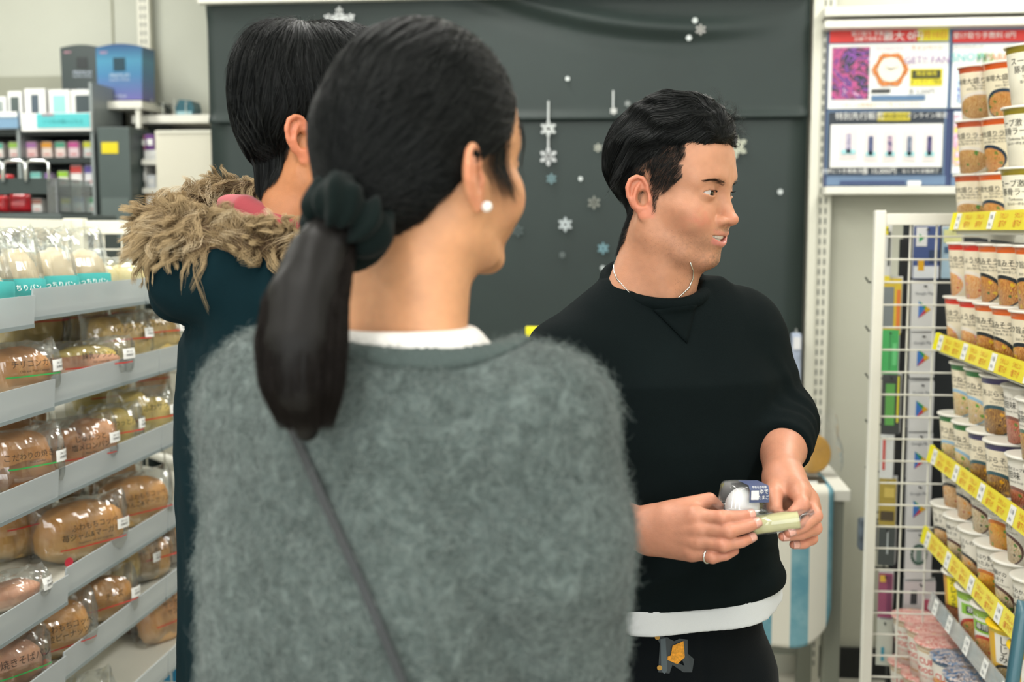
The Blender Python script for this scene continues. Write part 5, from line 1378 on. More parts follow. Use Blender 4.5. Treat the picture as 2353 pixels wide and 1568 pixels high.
def pack(px, py, k, X, L, D, H, filling, label, title=None, stripe=None, sub=None, sticker=True, yaw=0.0, lean=0.0, size=0.014, tilt=0.0, badge=None, seed=None, milk=False, zoff=0.0, panel=None):
    """one wrapped bread; (px, py) is where its base centre shows, X its distance from the aisle plane, k the shelf"""
    PK[0] += 1; sd = seed or PK[0]
    L *= 1.08; D *= 1.1; H *= 1.2; filling = [(a_, b_ * 1.1, c_, l_ * 1.12, d_ * 1.08, h_ * 1.22, n_) for a_, b_, c_, l_, d_, h_, n_ in filling]
    c = atX(px, py, X); z = floor_z(k, X + D / 2) + 0.001 + zoff
    o = empty('bread_pack', (X, c[1], z), label=label, cat='bread', group='wrapped breads on the rack')
    o.rotation_euler = (lean, tilt, math.radians(90) + yaw)          # local -y looks at the aisle (+X)
    for (kind_, ox, oy, l, d, h, n) in filling:
        V, F = blob(l, d, h, sd + ox * 10, n)
        V = V + np.array([ox, oy, 0.004])
        link('bread', mesh('bread', V, F, CRUST[kind_] if kind_ in CRUST else NOOD, True), o)
    V, F, front = pillow(L, D, H, sd)
    link('wrapper', mesh('wrapper', V, F, m_film, False), o)
    if panel:    # printed opaque label area (colour, z0, z1 as fractions)
        V, F = strip_patch(front, -L * 0.46, L * 0.46, H * panel[1], H * panel[2], nx=18, nz=6, off=-0.0002)
        link('printed_panel', mesh('printed_panel', V, F, mat('pn' + panel[0], panel[0], 0.45), True), o)
    lines = []
    if title:
        tl = title if isinstance(title, list) else [title]
        for i, t in enumerate(tl): lines.append((t, 0.0, H * 0.62 - i * size * 1.15, size))
    if sub: lines.append((sub, 0.0, H * 0.62 - (len(tl) - 1 if title else 0) * size * 1.15 - size * 0.85, size * 0.42))
    if lines: link('lettering', text_mesh(lines, front, mwt if milk else m_bink), o)
    if stripe:
        zc = H * 0.62 - (len(tl) if title else 0) * size * 1.15 - 0.004
        V, F = strip_patch(front, -L * 0.36, L * 0.36, zc - 0.0012, zc + 0.0012)
        link('stripe', mesh('stripe', V, F, STRIPE[stripe]), o)
    if sticker:
        V, F = strip_patch(front, L * 0.24, L * 0.24 + 0.034, H * 0.46, H * 0.46 + 0.02, off=0.0006)
        s = link('best_before_label', mesh('best_before_label', V, F, m_stk), o)
        link('label_print', text_mesh([('24.11.0', L * 0.24 + 0.017, H * 0.46 + 0.014, 0.006), ('消費期限', L * 0.24 + 0.017, H * 0.46 + 0.007, 0.005)], lambda v: front(v) - np.array([0, 0.0012, 0]), m_bink), s)
    if badge:
        cc, bx, bz, br_ = badge
        V = front(np.array([(bx + br_ * math.cos(q), bz + br_ * math.sin(q)) for q in np.linspace(0, 2 * math.pi, 20, endpoint=False)])); V[:, 1] = V[:, 1].min() - 0.0006
        link('badge', mesh('badge', V, [tuple(range(20))], mat('bd' + cc, cc, 0.45)), o)
    return o
# shelf 1 (top): three upright milk bread packs, one yellow pastry pack
for i, (px, py, lbn) in enumerate(((8, 676, 'milk bread pack with teal foot, leftmost on the top shelf'), (92, 668, 'milk bread pack with teal foot, middle of the three upright packs'), (172, 660, 'milk bread pack with teal foot, beside the flat yellow pastry pack'))):
    o = pack(px, py, 0, -1.055, 0.135, 0.075, 0.125, [('milk', -0.028, 0, 0.062, 0.058, 0.082, 2.4), ('milk', 0.028, 0.0, 0.062, 0.058, 0.078, 2.4)], lbn, title=['MILKもっちりパン'], sticker=False, size=0.012, yaw=-0.55, lean=-0.22, milk=True, panel=('56c5c2', 0.03, 0.30), seed=5 + i)
    _, _, front = pillow(0.135 * 1.08, 0.075 * 1.1, 0.125 * 1.2, 5 + i)
    V, F = blob(0.034, 0.008, 0.04, 40 + i, 2.0); V[:, 1] += front(np.array([[-0.03, 0.035]]))[0, 1]
    link('cow_print', mesh('cow_print', V + np.array([-0.03, 0, 0.012]), F, mat('print_cream', 'f2ead0', 0.5), True), o)
    for c_ in o.children:
        if c_.name.startswith('lettering'): c_.location.z = -0.065
pack(282, 641, 0, -1.06, 0.22, 0.085, 0.07, [('pale', -0.06, 0, 0.07, 0.06, 0.052, 2.4), ('pale', 0.005, 0, 0.065, 0.06, 0.05, 2.4), ('pale', 0.066, 0, 0.062, 0.058, 0.048, 2.4)], 'flat pack of three pale yellow pastries on the top shelf', None, None, None, False, yaw=-0.35, panel=('56c5c2', 0.0, 0.16))
pack(-70, 690, 0, -1.06, 0.14, 0.08, 0.12, [('milk', 0, 0, 0.1, 0.06, 0.08, 2.4)], 'milk bread pack cut by the left frame edge', None, None, None, False, yaw=-0.4, lean=-0.2, panel=('56c5c2', 0.03, 0.3))
# shelf 2
pack(40, 890, 1, -1.05, 0.13, 0.09, 0.088, [('bun', 0, 0, 0.108, 0.075, 0.07, 2.3)], 'round bun pack with a green line on the second shelf', 'チリコンカン', 'green', 'Chili and Meat Cottage', yaw=-0.5)
pack(196, 862, 1, -1.05, 0.20, 0.08, 0.07, [('ham', -0.012, 0, 0.16, 0.06, 0.042, 2.6), ('yellow', 0.0, 0.004, 0.13, 0.05, 0.052, 2.6)], 'long flat roll pack with a red line on the second shelf', '練乳フランス', 'red', 'Milk cream roll', yaw=-0.45)
pack(272, 815, 1, -1.07, 0.15, 0.08, 0.10, [('pastry', -0.02, 0, 0.06, 0.06, 0.085, 3.5), ('pastry', 0.035, 0.0, 0.06, 0.06, 0.07, 3.5)], 'golden pie pack standing right of the flat roll pack', 'ホイップパイ', 'red', None, yaw=-0.5, lean=-0.15)
pack(358, 796, 1, -1.06, 0.15, 0.075, 0.10, [('pastry', 0, 0, 0.11, 0.06, 0.07, 3.5)], 'golden pie pack at the parka end of the second shelf', 'キャラメルホイップパイ', 'red', None, size=0.011, yaw=-0.45, lean=-0.15)
pack(70, 790, 1, -1.24, 0.16, 0.08, 0.125, [('pastry', 0, 0, 0.12, 0.06, 0.10, 4)], 'pie pack in the rear row of the second shelf, behind the bun', '二層キャラメル', 'red', None, False, yaw=-0.5)
pack(165, 775, 1, -1.22, 0.17, 0.08, 0.125, [('pastry', -0.04, 0, 0.05, 0.06, 0.1, 4), ('pastry', 0.035, 0, 0.06, 0.06, 0.1, 4)], 'pie pack in the rear row of the second shelf, behind the flat roll', 'キャラメルホイップパイ', 'red', None, False, size=0.012, yaw=-0.5)
pack(255, 770, 1, -1.22, 0.16, 0.08, 0.12, [('pastry', 0, 0, 0.11, 0.06, 0.09, 4)], 'pie pack in the rear row of the second shelf, nearest the parka', 'ニューホイップパイ', 'red', None, False, size=0.012, yaw=-0.5)
# shelf 3
o = pack(48, 1118, 2, -1.05, 0.135, 0.09, 0.10, [('bun', 0, 0.01, 0.11, 0.07, 0.085, 2.5), ('noodle', 0, -0.012, 0.105, 0.06, 0.05, 2.2)], 'fried noodle bread pack with a green line on the third shelf', 'こだわりの焼きそば', 'green', 'Fried noodles', size=0.013, yaw=-0.5)
pack(172, 1052, 2, -1.055, 0.155, 0.09, 0.088, [('melon', -0.03, 0, 0.07, 0.07, 0.062, 3), ('melon', 0.035, 0, 0.075, 0.07, 0.072, 3)], 'brown melon bread pack in the middle of the third shelf', ['じゅわっと', '塩メロンパン'], 'red', 'Melon Pan', size=0.014, yaw=-0.5)
pack(255, 1018, 2, -1.06, 0.12, 0.085, 0.088, [('yellow', 0, 0, 0.09, 0.065, 0.07, 2.4)], 'soft yellow bread pack next to the melon bread', 'ふわっとパン', 'red', None, yaw=-0.5)
pack(325, 985, 2, -1.06, 0.135, 0.09, 0.10, [('yellow', -0.02, 0, 0.07, 0.07, 0.085, 2.3), ('yellow', 0.03, 0, 0.065, 0.07, 0.07, 2.3)], 'large yellow braided bread pack at the parka end of the third shelf', 'ふわサク', 'red', None, size=0.017, yaw=-0.5)
pack(30, 1000, 2, -1.2, 0.15, 0.09, 0.1, [('bun', 0, 0, 0.12, 0.07, 0.08, 2.4)], 'bun pack in the rear row of the third shelf', None, None, None, False, yaw=-0.5)
pack(232, 930, 2, -1.2, 0.15, 0.09, 0.11, [('yellow', 0, 0, 0.12, 0.07, 0.09, 2.4)], 'yellow bread pack in the rear row of the third shelf', 'ふわサク', 'red', None, False, size=0.016, yaw=-0.5)
pack(318, 905, 2, -1.22, 0.15, 0.09, 0.11, [('bun', 0.02, 0, 0.1, 0.07, 0.09, 2.4)], 'brown bread pack at the far end of the third shelf\'s rear row', 'チョコチップ', 'red', None, False, yaw=-0.5)
# shelf 4
pack(182, 1288, 3, -1.055, 0.185, 0.095, 0.11, [('koppe', 0, 0, 0.165, 0.078, 0.092, 2.5)], 'long golden roll pack with two lines of black lettering and a red line', ['ふわもちコッペ', '苺ジャム&マーガリン'], 'red', 'Strawberry jam and margarine', size=0.0145, yaw=-0.5, badge=('d83a4a', -0.055, 0.02, 0.009))
pack(305, 1205, 3, -1.06, 0.175, 0.09, 0.105, [('koppe', 0, 0, 0.15, 0.075, 0.085, 2.5)], 'long golden roll pack nearer the parka on the fourth shelf', ['ふわもちコッペ', 'あんこ&マーガリン'], 'red', None, False, size=0.0135, yaw=-0.5)
pack(40, 1305, 3, -1.15, 0.15, 0.10, 0.11, [('koppe', 0, 0, 0.125, 0.085, 0.09, 2.3)], 'shaded round roll pack behind the white label on the fourth shelf', None, 'red', None, False, yaw=-0.4, badge=('c8323a', 0.045, 0.07, 0.012))
pack(18, 1368, 3, -1.04, 0.13, 0.08, 0.055, [('ham', 0, 0, 0.10, 0.06, 0.035, 2.6)], 'low flat bread pack with a white label at the left of the fourth shelf', None, None, None, True, yaw=-0.4)
pack(240, 1130, 3, -1.22, 0.18, 0.09, 0.10, [('bun', 0, 0, 0.15, 0.07, 0.07, 2.4)], 'brown roll pack in the rear row of the fourth shelf', 'コッペパン', None, None, False, yaw=-0.4)
pack(120, 1190, 3, -1.24, 0.16, 0.09, 0.10, [('koppe', 0, 0, 0.13, 0.07, 0.08, 2.4)], 'roll pack in the rear row of the fourth shelf, behind the long golden roll', None, None, None, False, yaw=-0.4)
# shelf 5
pack(22, 1560, 4, -1.05, 0.13, 0.085, 0.088, [('ham', 0, 0.006, 0.105, 0.07, 0.065, 2.4), ('noodle', 0, -0.01, 0.09, 0.055, 0.042, 2.2)], 'fried noodle roll pack with a green line on the fifth shelf', '焼きそばパン', 'green', None, False, size=0.016, yaw=-0.45)
pack(122, 1518, 4, -1.05, 0.155, 0.09, 0.098, [('koppe', 0, 0, 0.125, 0.075, 0.082, 2.4)], 'peanut roll pack with a red edge on the fifth shelf', ['ふわもちコッペ', '粒ピーナッツ'], 'red', None, False, size=0.0145, yaw=-0.5, badge=('e0662c', -0.045, 0.015, 0.009))
pack(228, 1440, 4, -1.055, 0.15, 0.09, 0.088, [('koppe', 0, 0, 0.125, 0.075, 0.072, 2.4)], 'golden bun pack with a white best-before label on the fifth shelf', 'チーズ', 'red', None, True, yaw=-0.5)
pack(290, 1365, 4, -1.09, 0.14, 0.08, 0.10, [('pastry', -0.01, 0, 0.08, 0.06, 0.085, 2.2)], 'folded pastry pack standing behind the labelled bun', None, None, None, True, yaw=-0.5)
pack(348, 1330, 4, -1.06, 0.115, 0.085, 0.105, [('koppe', 0, 0, 0.088, 0.07, 0.085, 2.2)], 'upright round bun pack with a red line nearest the parka', 'とろけるクリーム', 'red', None, False, size=0.0125, yaw=-0.5, lean=-0.1)
pack(70, 1440, 4, -1.22, 0.16, 0.09, 0.10, [('dark', 0, 0, 0.12, 0.07, 0.07, 2.4)], 'dark bread pack in the rear row of the fifth shelf', 'チョコパン', None, None, False, yaw=-0.4)
pack(200, 1370, 4, -1.22, 0.16, 0.09, 0.09, [('pastry', 0, 0, 0.12, 0.07, 0.06, 2.4)], 'pale pastry pack in the rear row of the fifth shelf', None, None, None, False, yaw=-0.4)
pack(398, 1290, 4, -1.06, 0.10, 0.085, 0.10, [('bun', 0, 0, 0.08, 0.07, 0.08, 2.2)], 'bun pack half hidden by the parka on the fifth shelf', None, None, None, False, yaw=-0.5)
# shelf 6
pack(385, 1492, 5, -1.06, 0.15, 0.08, 0.12, [('bun', 0, 0, 0.12, 0.06, 0.10, 3)], 'tall bread pack with lettering on the lowest shelf in view', ['サクサク', 'サンド'], 'red', None, False, size=0.016, yaw=-0.4, lean=-0.25)
pack(318, 1500, 5, -1.14, 0.14, 0.08, 0.11, [('dark', 0, 0, 0.1, 0.06, 0.08, 2.5)], 'dark chocolate bread pack on the lowest shelf in view', None, None, None, False, yaw=-0.4, lean=-0.2)
pack(175, 1600, 5, -1.06, 0.15, 0.08, 0.075, [('pale', 0, 0, 0.12, 0.06, 0.045, 2.5)], 'clear pack cut by the bottom frame edge', None, None, None, False, yaw=-0.4)
# ------------------------------------------------------------------ people: shared head model (local axes: x right, y forward, z up, origin between the ears)
def mirror(p):
    q = p.copy(); q[:, 0] = np.abs(q[:, 0]); return q
def ear_axes(side=1.0):
    t, s = math.radians(26), math.radians(12)
    n = np.array([math.cos(t), math.sin(t), 0.0]); bk = np.array([math.sin(t), -math.cos(t), 0.0])
    v = nrm(np.array([0, 0, 1.0]) * math.cos(s) + bk * math.sin(s)); bk = nrm(bk - v * (bk @ v))
    return n, bk, v
EAR_C = np.array([0.0745, -0.001, 0.004])
EAR_S = 0.86
def ear_uv(q):
    n, bk, v = ear_axes(); e = q - EAR_C.astype(np.float32)
    return np.stack([e @ bk.astype(np.float32), e @ v.astype(np.float32), e @ n.astype(np.float32)], 1)
def s_ear(q):
    w = ear_uv(q) / EAR_S
    d = s_ell(w, (0.0065, 0.003, 0.0), (0.0175, 0.028, 0.0034))
    d = smin(d, s_chain(w, [(-0.008, 0.004, 0.003), (-0.0085, 0.018, 0.0035), (-0.003, 0.029, 0.004), (0.007, 0.033, 0.0045), (0.017, 0.029, 0.005), (0.0225, 0.018, 0.0055), (0.0225, 0.004, 0.005), (0.0165, -0.010, 0.004), (0.009, -0.020, 0.003)],
                             [0.0028, 0.0034, 0.0036, 0.0038, 0.0038, 0.0037, 0.0034, 0.0032, 0.003]), 0.004)
    d = smin(d, s_ell(w, (0.001, -0.0255, 0.002), (0.0085, 0.0095, 0.0042)), 0.005)
    d = smin(d, s_chain(w, [(0.010, -0.014, 0.004), (0.0135, 0.0, 0.0055), (0.010, 0.013, 0.005), (0.004, 0.021, 0.004)], [0.0028, 0.0034, 0.003, 0.002]), 0.004)
    d = smax(d, -s_ell(w, (0.0005, -0.001, 0.0062), (0.0098, 0.0135, 0.0105)), 0.002)
    d = smax(d, -s_chain(w, [(0.0165, 0.010, 0.0062), (0.0135, 0.021, 0.006), (0.004, 0.0275, 0.0055)], [0.0024, 0.0030, 0.0024]), 0.002)
    d = smin(d, s_ell(w, (-0.0095, -0.004, 0.003), (0.0045, 0.007, 0.0045)), 0.004)
    d = smin(d, s_ell(w, (0.004, -0.0165, 0.0035), (0.006, 0.0035, 0.0035)), 0.004)
    return d * EAR_S
FACE_K = 1.20
def facewarp(p):
    w = p.copy(); z = p[:, 2]
    w[:, 2] = np.where(z < 0.0185, 0.0185 + (z - 0.0185) * FACE_K, z)
    return w
def s_head(p0, female=False, mouth='open', body=True, eyes=True, back=0.0, neck=None):
    p = facewarp(p0); q = mirror(p)
    d = s_ell(p, (0, 0.000 - back / 2, 0.050), (0.0735, 0.0840 + back / 2, 0.079))
    d = smin(d, s_ell(p, (0, 0.034, 0.052), (0.060, 0.048, 0.056)), 0.03)
    d = smin(d, s_ell(p, (0, 0.036, -0.020), (0.056, 0.046, 0.066)), 0.03)
    jr = 0.0155 if not female else 0.013
    jx = 0.0525 if not female else 0.0485
    d = smin(d, s_chain(q, [(0.056, 0.004, -0.012), (jx, 0.010, -0.056), (0.034, 0.047, -0.082), (0.010, 0.069, -0.090)], [0.014, jr, jr * 0.92, 0.0125]), 0.026)
    d = smin(d, s_ell(p, (0, 0.0715, -0.087), (0.019, 0.0145, 0.0155)), 0.016)
    d = smin(d, s_ell(q, (0.045, 0.051, -0.010), (0.019, 0.020, 0.017)), 0.024)          # cheekbones
    d = smin(d, s_ell(q, (0.035, 0.062, -0.030), (0.019, 0.019, 0.020)), 0.024)          # smiling cheeks
    d = smin(d, s_chain(q, [(0.010, 0.077, 0.036), (0.028, 0.075, 0.040), (0.045, 0.062, 0.034)], [0.0085, 0.009, 0.008]), 0.018)
    if eyes:
        d = smax(d, -s_ell(q, (0.0315, 0.093, 0.0175), (0.0190, 0.0175, 0.0125)), 0.016)
        d = smin(d, s_ell(q, (0.0315, 0.0700, 0.0185), (0.0155, 0.0142, 0.0138)), 0.006)
    # nose
    d = smin(d, s_chain(p, [(0, 0.0785, 0.030), (0, 0.0870, 0.010), (0, 0.0950, -0.010), (0, 0.0985, -0.0185)], [0.0072, 0.0072, 0.0082, 0.0098]), 0.011)
    d = smin(d, s_ell(q, (0.0136, 0.0900, -0.0235), (0.0082, 0.0108, 0.0078)), 0.0035)
    d = smin(d, s_ell(p, (0, 0.0978, -0.0215), (0.0105, 0.0108, 0.0090)), 0.006)
    d = smax(d, -s_ell(q, (0.0070, 0.0960, -0.0316), (0.0044, 0.0068, 0.0038)), 0.003)
    # mouth
    d = smin(d, s_ell(p, (0, 0.0665, -0.050), (0.035, 0.0265, 0.027)), 0.018)
    zc = 7.0 * q[:, 0] ** 2
    pm = p.copy(); pm[:, 2] -= zc.astype(np.float32)
    qm = mirror(pm)
    if mouth == 'open':
        d = smin(d, s_chain(qm, [(0.0, 0.0925, -0.0455), (0.009, 0.0915, -0.0445), (0.0310, 0.0735, -0.0535)], [0.0036, 0.0037, 0.0022]), 0.005)
        d = smin(d, s_chain(qm, [(0.0, 0.0890, -0.0625), (0.011, 0.0868, -0.0612), (0.0300, 0.0730, -0.0550)], [0.0049, 0.0048, 0.0022]), 0.006)
        a = np.sqrt(pm[:, 0] ** 2 + (pm[:, 2] + 0.0535 - 0.0800) ** 2) - 0.0850
        b = np.sqrt(pm[:, 0] ** 2 + (pm[:, 2] + 0.0535 + 0.0800) ** 2) - 0.0845
        lens = np.maximum(np.maximum(a, b), 0.062 - pm[:, 1])
        d = smax(d, -lens, 0.0016)
    else:
        d = smin(d, s_chain(qm, [(0.0, 0.0915, -0.0475), (0.009, 0.0905, -0.0465), (0.024, 0.0790, -0.0520)], [0.0042, 0.0044, 0.0024]), 0.005)
        d = smin(d, s_chain(qm, [(0.0, 0.0900, -0.0560), (0.010, 0.0885, -0.0555), (0.023, 0.0790, -0.0525)], [0.0052, 0.0050, 0.0024]), 0.005)
    if eyes:
        zz = q[:, 2] - 0.0185 - 0.06 * (q[:, 0] - 0.0315)
        xx = q[:, 0] - 0.0325
        a = np.sqrt(xx ** 2 + (zz + 0.0240) ** 2) - 0.0281
        b = np.sqrt(xx ** 2 + (zz - 0.0290) ** 2) - 0.0321
        lens = np.maximum(np.maximum(a, b), 0.0700 - q[:, 1])
        d = smax(d, -lens, 0.0012)
        # upper lid fold
        fold = s_chain(q, [(0.0190, 0.0830, 0.0222), (0.0300, 0.0855, 0.0270), (0.0450, 0.0770, 0.0230)], [0.0011, 0.0012, 0.0009])
        d = smax(d, -fold, 0.0022)
    d = d * 0.9
    p = p0; q = mirror(p0)
    # ears
    d = smin(d, s_ear(q), 0.004)
    d = smax(d, -s_ell(ear_uv(q) / EAR_S, (0.0, -0.002, 0.003), (0.0085, 0.0125, 0.0080)), 0.0025)
    if body:
        nr = 0.0525 if not female else 0.0475
        nk = neck or [(0, 0.012, -0.010), (0, 0.009, -0.080), (0, -0.004, -0.185)]
        d = smin(d, s_chain(p, nk, [nr, nr * 0.97, nr * 1.08]), 0.03)
        if not female:
            d = smin(d, s_chain(q, [(0.056, 0.0, -0.035), (0.040, 0.022, -0.10), (0.014, 0.038, -0.165)], [0.011, 0.011, 0.009]), 0.02)
            d = smin(d, s_ell(p, (0, 0.042, -0.110), (0.010, 0.010, 0.016)), 0.02)
        d = smin(d, s_chain(q, [(0.026, -0.016, -0.06), (0.046, -0.030, -0.150)], [0.022, 0.026]), 0.04)
        d = smin(d, s_ell(p, (0, -0.015, -0.235), (0.095, 0.060, 0.06)), 0.05)
    return d
def frame(origin, fwd, pitch=0.0, roll=0.0):
    """4x4 placing a head: fwd is the horizontal direction of the face"""
    f = nrm(np.array([fwd[0], fwd[1], 0.0])); r = np.array([f[1], -f[0], 0.0]); u = np.array([0, 0, 1.0])
    M = np.eye(4); M[:3, 0] = r; M[:3, 1] = f; M[:3, 2] = u; M[:3, 3] = origin
    Rm = np.array((Matrix.Rotation(pitch, 4, 'X') @ Matrix.Rotation(roll, 4, 'Y')))
    return M @ Rm
def xf(M, p):
    p = np.asarray(p, float); return p @ M[:3, :3].T + M[:3, 3]
def xfi(M, p):
    return ((np.asarray(p) - M[:3, 3]) @ M[:3, :3]).astype(np.float32)
def blend(c, col, w):
    return c + (np.asarray(col)[None, :] - c) * np.clip(w, 0, 1)[:, None]
def gauss(p, c, r): return np.exp(-((((p - np.asarray(c)) / np.asarray(r)) ** 2).sum(1)))
def skin_cols(p, base, female=False, stubble=0.0, flush=1.0):
    """skin tones by place on the head (local coordinates)"""
    p0 = p; p = facewarp(p0); q = mirror(p); n = len(p)
    c = np.ones((n, 3)) * lin(np.array(base) / 255.0)
    c = c * (1 + 0.05 * vnoise(p, 28, 8) + 0.06 * vnoise(p, 60, 3) + 0.05 * vnoise(p, 200, 5))[:, None]
    red = lin(np.array([205, 120, 98]) / 255.0)
    c = blend(c, red, 0.5 * flush * gauss(q, (0.045, 0.070, -0.022), (0.020, 0.03, 0.020)) * np.clip(0.75 + 0.8 * vnoise(p, 85, 4) + 0.4 * vnoise(p, 220, 6), 0, 1.6))
    c = blend(c, red, 0.40 * flush * gauss(p, (0, 0.105, -0.02), (0.016, 0.02, 0.012)))
    w = ear_uv(mirror(p0))
    ein = np.clip((w[:, 2] + 0.001) / 0.004, 0, 1) * np.exp(-(np.maximum(np.abs(w[:, 0] - 0.006) - 0.016, 0) / 0.004) ** 2 - (np.maximum(np.abs(w[:, 1]) - 0.027, 0) / 0.003) ** 2 - (np.maximum(np.abs(w[:, 2] - 0.004) - 0.006, 0) / 0.003) ** 2)
    c = blend(c, lin(np.array([222, 130, 105]) / 255.0), 0.55 * flush * ein)
    if stubble:
        m = np.clip((-0.036 - p[:, 2]) / 0.02, 0, 1) * np.clip((p[:, 1] - 0.02) / 0.03, 0, 1) * np.clip((p[:, 2] + 0.115) / 0.02, 0, 1)
        lipm = np.exp(-(((q[:, 0]) / 0.022) ** 2) - (((p[:, 2] + 0.0375) / 0.006) ** 2)) * (p[:, 1] > 0.074)
        chin = gauss(p, (0, 0.084, -0.088), (0.02, 0.03, 0.014))
        sp = 0.55 + 0.6 * vnoise(p, 420, 9)
        c = blend(c, lin(np.array([112, 92, 78]) / 255.0), stubble * (0.30 * m + 0.6 * lipm + 0.6 * chin) * np.clip(sp, 0.15, 1))
    zc = 7.0 * q[:, 0] ** 2; zz = p[:, 2] - zc
    up = np.clip(1.2 - np.abs((zz + 0.0462) / 0.0042 - 0.35 * np.cos(q[:, 0] * 300) * 0.3), 0, 1) * (q[:, 0] < 0.0295) * (p[:, 1] > 0.0735)
    lo = np.clip(1.25 - np.abs((zz + 0.0605) / 0.0056), 0, 1) * (q[:, 0] < 0.0262) * (p[:, 1] > 0.0735)
    tp = np.clip((0.0285 - q[:, 0]) / 0.008, 0, 1); up = up * tp; lo = lo * tp
    c = blend(c, lin(np.array([196, 118, 108]) / 255.0), 0.42 * np.clip(up * 2, 0, 1)); c = blend(c, lin(np.array([214, 126, 122]) / 255.0), 0.62 * np.clip(lo * 2, 0, 1))
    c = blend(c, lin(np.array([92, 38, 34]) / 255.0), ((np.abs(zz + 0.0527) < 0.008) & (p[:, 1] < 0.0850 - 19.5 * q[:, 0] ** 2) & (p[:, 1] > 0.055) & (q[:, 0] < 0.031)).astype(float) * 0.9)
    c = blend(c, lin(np.array([168, 112, 88]) / 255.0), 0.5 * gauss(q, (0.0315, 0.083, 0.0245), (0.014, 0.01, 0.003)))
    return c
def skin_mat(name, rough=0.42, sss=0.22):
    m, g, b = newmat(name)
    at = g.node('ShaderNodeAttribute'); at.attribute_name = 'tint'
    tc = g.node('ShaderNodeTexCoord'); f, _ = g.noise(tc.outputs['Object'], 700, 3, 0.6)
    g.link(at.outputs['Color'], b.inputs['Base Color'])
    b.inputs['Roughness'].default_value = rough; b.inputs['Specular IOR Level'].default_value = 0.36
    b.inputs['Subsurface Weight'].default_value = sss; b.inputs['Subsurface Radius'].default_value = (0.009, 0.0035, 0.002); b.inputs['Subsurface Scale'].default_value = 1.0
    bn = g.node('ShaderNodeBump'); bn.inputs['Strength'].default_value = 0.3; bn.inputs['Distance'].default_value = 0.0009; g.link(f.s, bn.inputs['Height']); g.link(bn.outputs[0], b.inputs['Normal'])
    return m
def real_hair(name, col, rough=0.36, spec=0.16):
    m, g, b = newmat(name)
    hi = g.node('ShaderNodeHairInfo'); c = hexc(col)
    g.link(g.mix(E(g, hi.outputs['Random']), tuple(x * 0.5 for x in c[:3]) + (1,), tuple(x * 1.7 for x in c[:3]) + (1,)), b.inputs['Base Color'])
    b.inputs['Roughness'].default_value = rough
    g.link((E(g, hi.outputs['Random']) * spec * 1.6 + spec * 0.2).s, b.inputs['Specular IOR Level'])
    return m
def hair_mat(name, root, tip, rough=0.32, spec=0.6, var=0.5):
    m, g, b = newmat(name)
    hi = g.node('ShaderNodeHairInfo')
    c = g.mix((E(g, hi.outputs['Random']) * var + E(g, hi.outputs['Intercept']) * (1 - var)).clamp(), hexc(root), hexc(tip))
    g.link(c, b.inputs['Base Color']); b.inputs['Roughness'].default_value = rough; b.inputs['Specular IOR Level'].default_value = spec
    return m
M_SKIN = skin_mat('skin')
M_EYEW = mat('eye_white', 'e6ddd6', 0.15, coat=0.6)
m, g, b = newmat('eye_ball'); tc = g.node('ShaderNodeTexCoord'); _x, _y, _z = g.xyz(tc.outputs['Object'])
_d = (_x * _x + _z * _z).sqrt()
_c = g.mix((_d < 0.0072) * (_y > 0.0), hexc('bfb5ae'), hexc('140d0a')); _c = g.mix((_d < 0.0030) * (_y > 0.0), _c, hexc('050505'))
g.link(_c, b.inputs['Base Color']); b.inputs['Roughness'].default_value = 0.15; b.inputs['Coat Weight'].default_value = 0.15; b.inputs['Coat Roughness'].default_value = 0.03
M_EYE = m
def eyeball(M, side, look, parent):
    """eye turned towards `look` (yaw, pitch in radians, local to the head)"""
    V, F = [], []; n, k = 24, 16; r = 0.0128
    for j in range(k + 1):
        th = math.pi * j / k
        for i in range(n):
            a = 2 * math.pi * i / n; V.append((r * math.sin(th) * math.cos(a), r * math.cos(th), r * math.sin(th) * math.sin(a)))
    F = [(j * n + i, j * n + (i + 1) % n, (j + 1) * n + (i + 1) % n, (j + 1) * n + i) for j in range(k) for i in range(n)]
    me = mesh('eye', V, F, M_EYE, True)
    o = link('eye', me, parent)
    L = Matrix(M.tolist()) @ Matrix.Translation((side * 0.0315, 0.0690, 0.0185)) @ Matrix.Rotation(-look[0], 4, 'Z') @ Matrix.Rotation(look[1], 4, 'X')
    o.matrix_local = L
    return o
def comb(fn, roots, flow, n, step, off, wob=0.0, seed=0, dirs=None, lift=None):
    """strands that start at roots and run over the surface fn = 0 along flow(p), kept at height off"""
    p = roots.astype(np.float32).copy(); N = len(p)
    out = np.zeros((N, n, 3), np.float32); out[:, 0] = p
    st = step if np.ndim(step) else np.full(N, step, np.float32)
    ofs = off if np.ndim(off) else np.full(N, off, np.float32)
    ph = _NP.random(N) * 50
    for i in range(1, n):
        g_ = grad(fn, p)
        d = flow(p, i)
        if wob: d = d + wob * np.stack([vnoise(p, 45, seed + 1), vnoise(p, 45, seed + 2), vnoise(p, 45, seed + 3)], 1)
        if lift is None: d = d - g_ * (d * g_).sum(1, keepdims=True)
        else: d = d - g_ * ((d * g_).sum(1) - lift(i))[:, None]
        d = d / (np.linalg.norm(d, axis=1, keepdims=True) + 1e-6)
        p = p + d * st[:, None]
        if lift is None:
            sd = fn(p); p = p - g_ * (sd - ofs * min(1.0, 0.4 + i * 0.3))[:, None]
        else:
            sd = fn(p); p = p + g_ * np.maximum(ofs * 0.3 - sd, 0)[:, None]
        out[:, i] = p
    return out
def pick(V, n, mask=None):
    idx = np.arange(len(V)) if mask is None else np.nonzero(mask)[0]
    s = _NP.choice(idx, n, replace=True)
    return V[s] + _NP.normal(0, 0.0008, (n, 3))
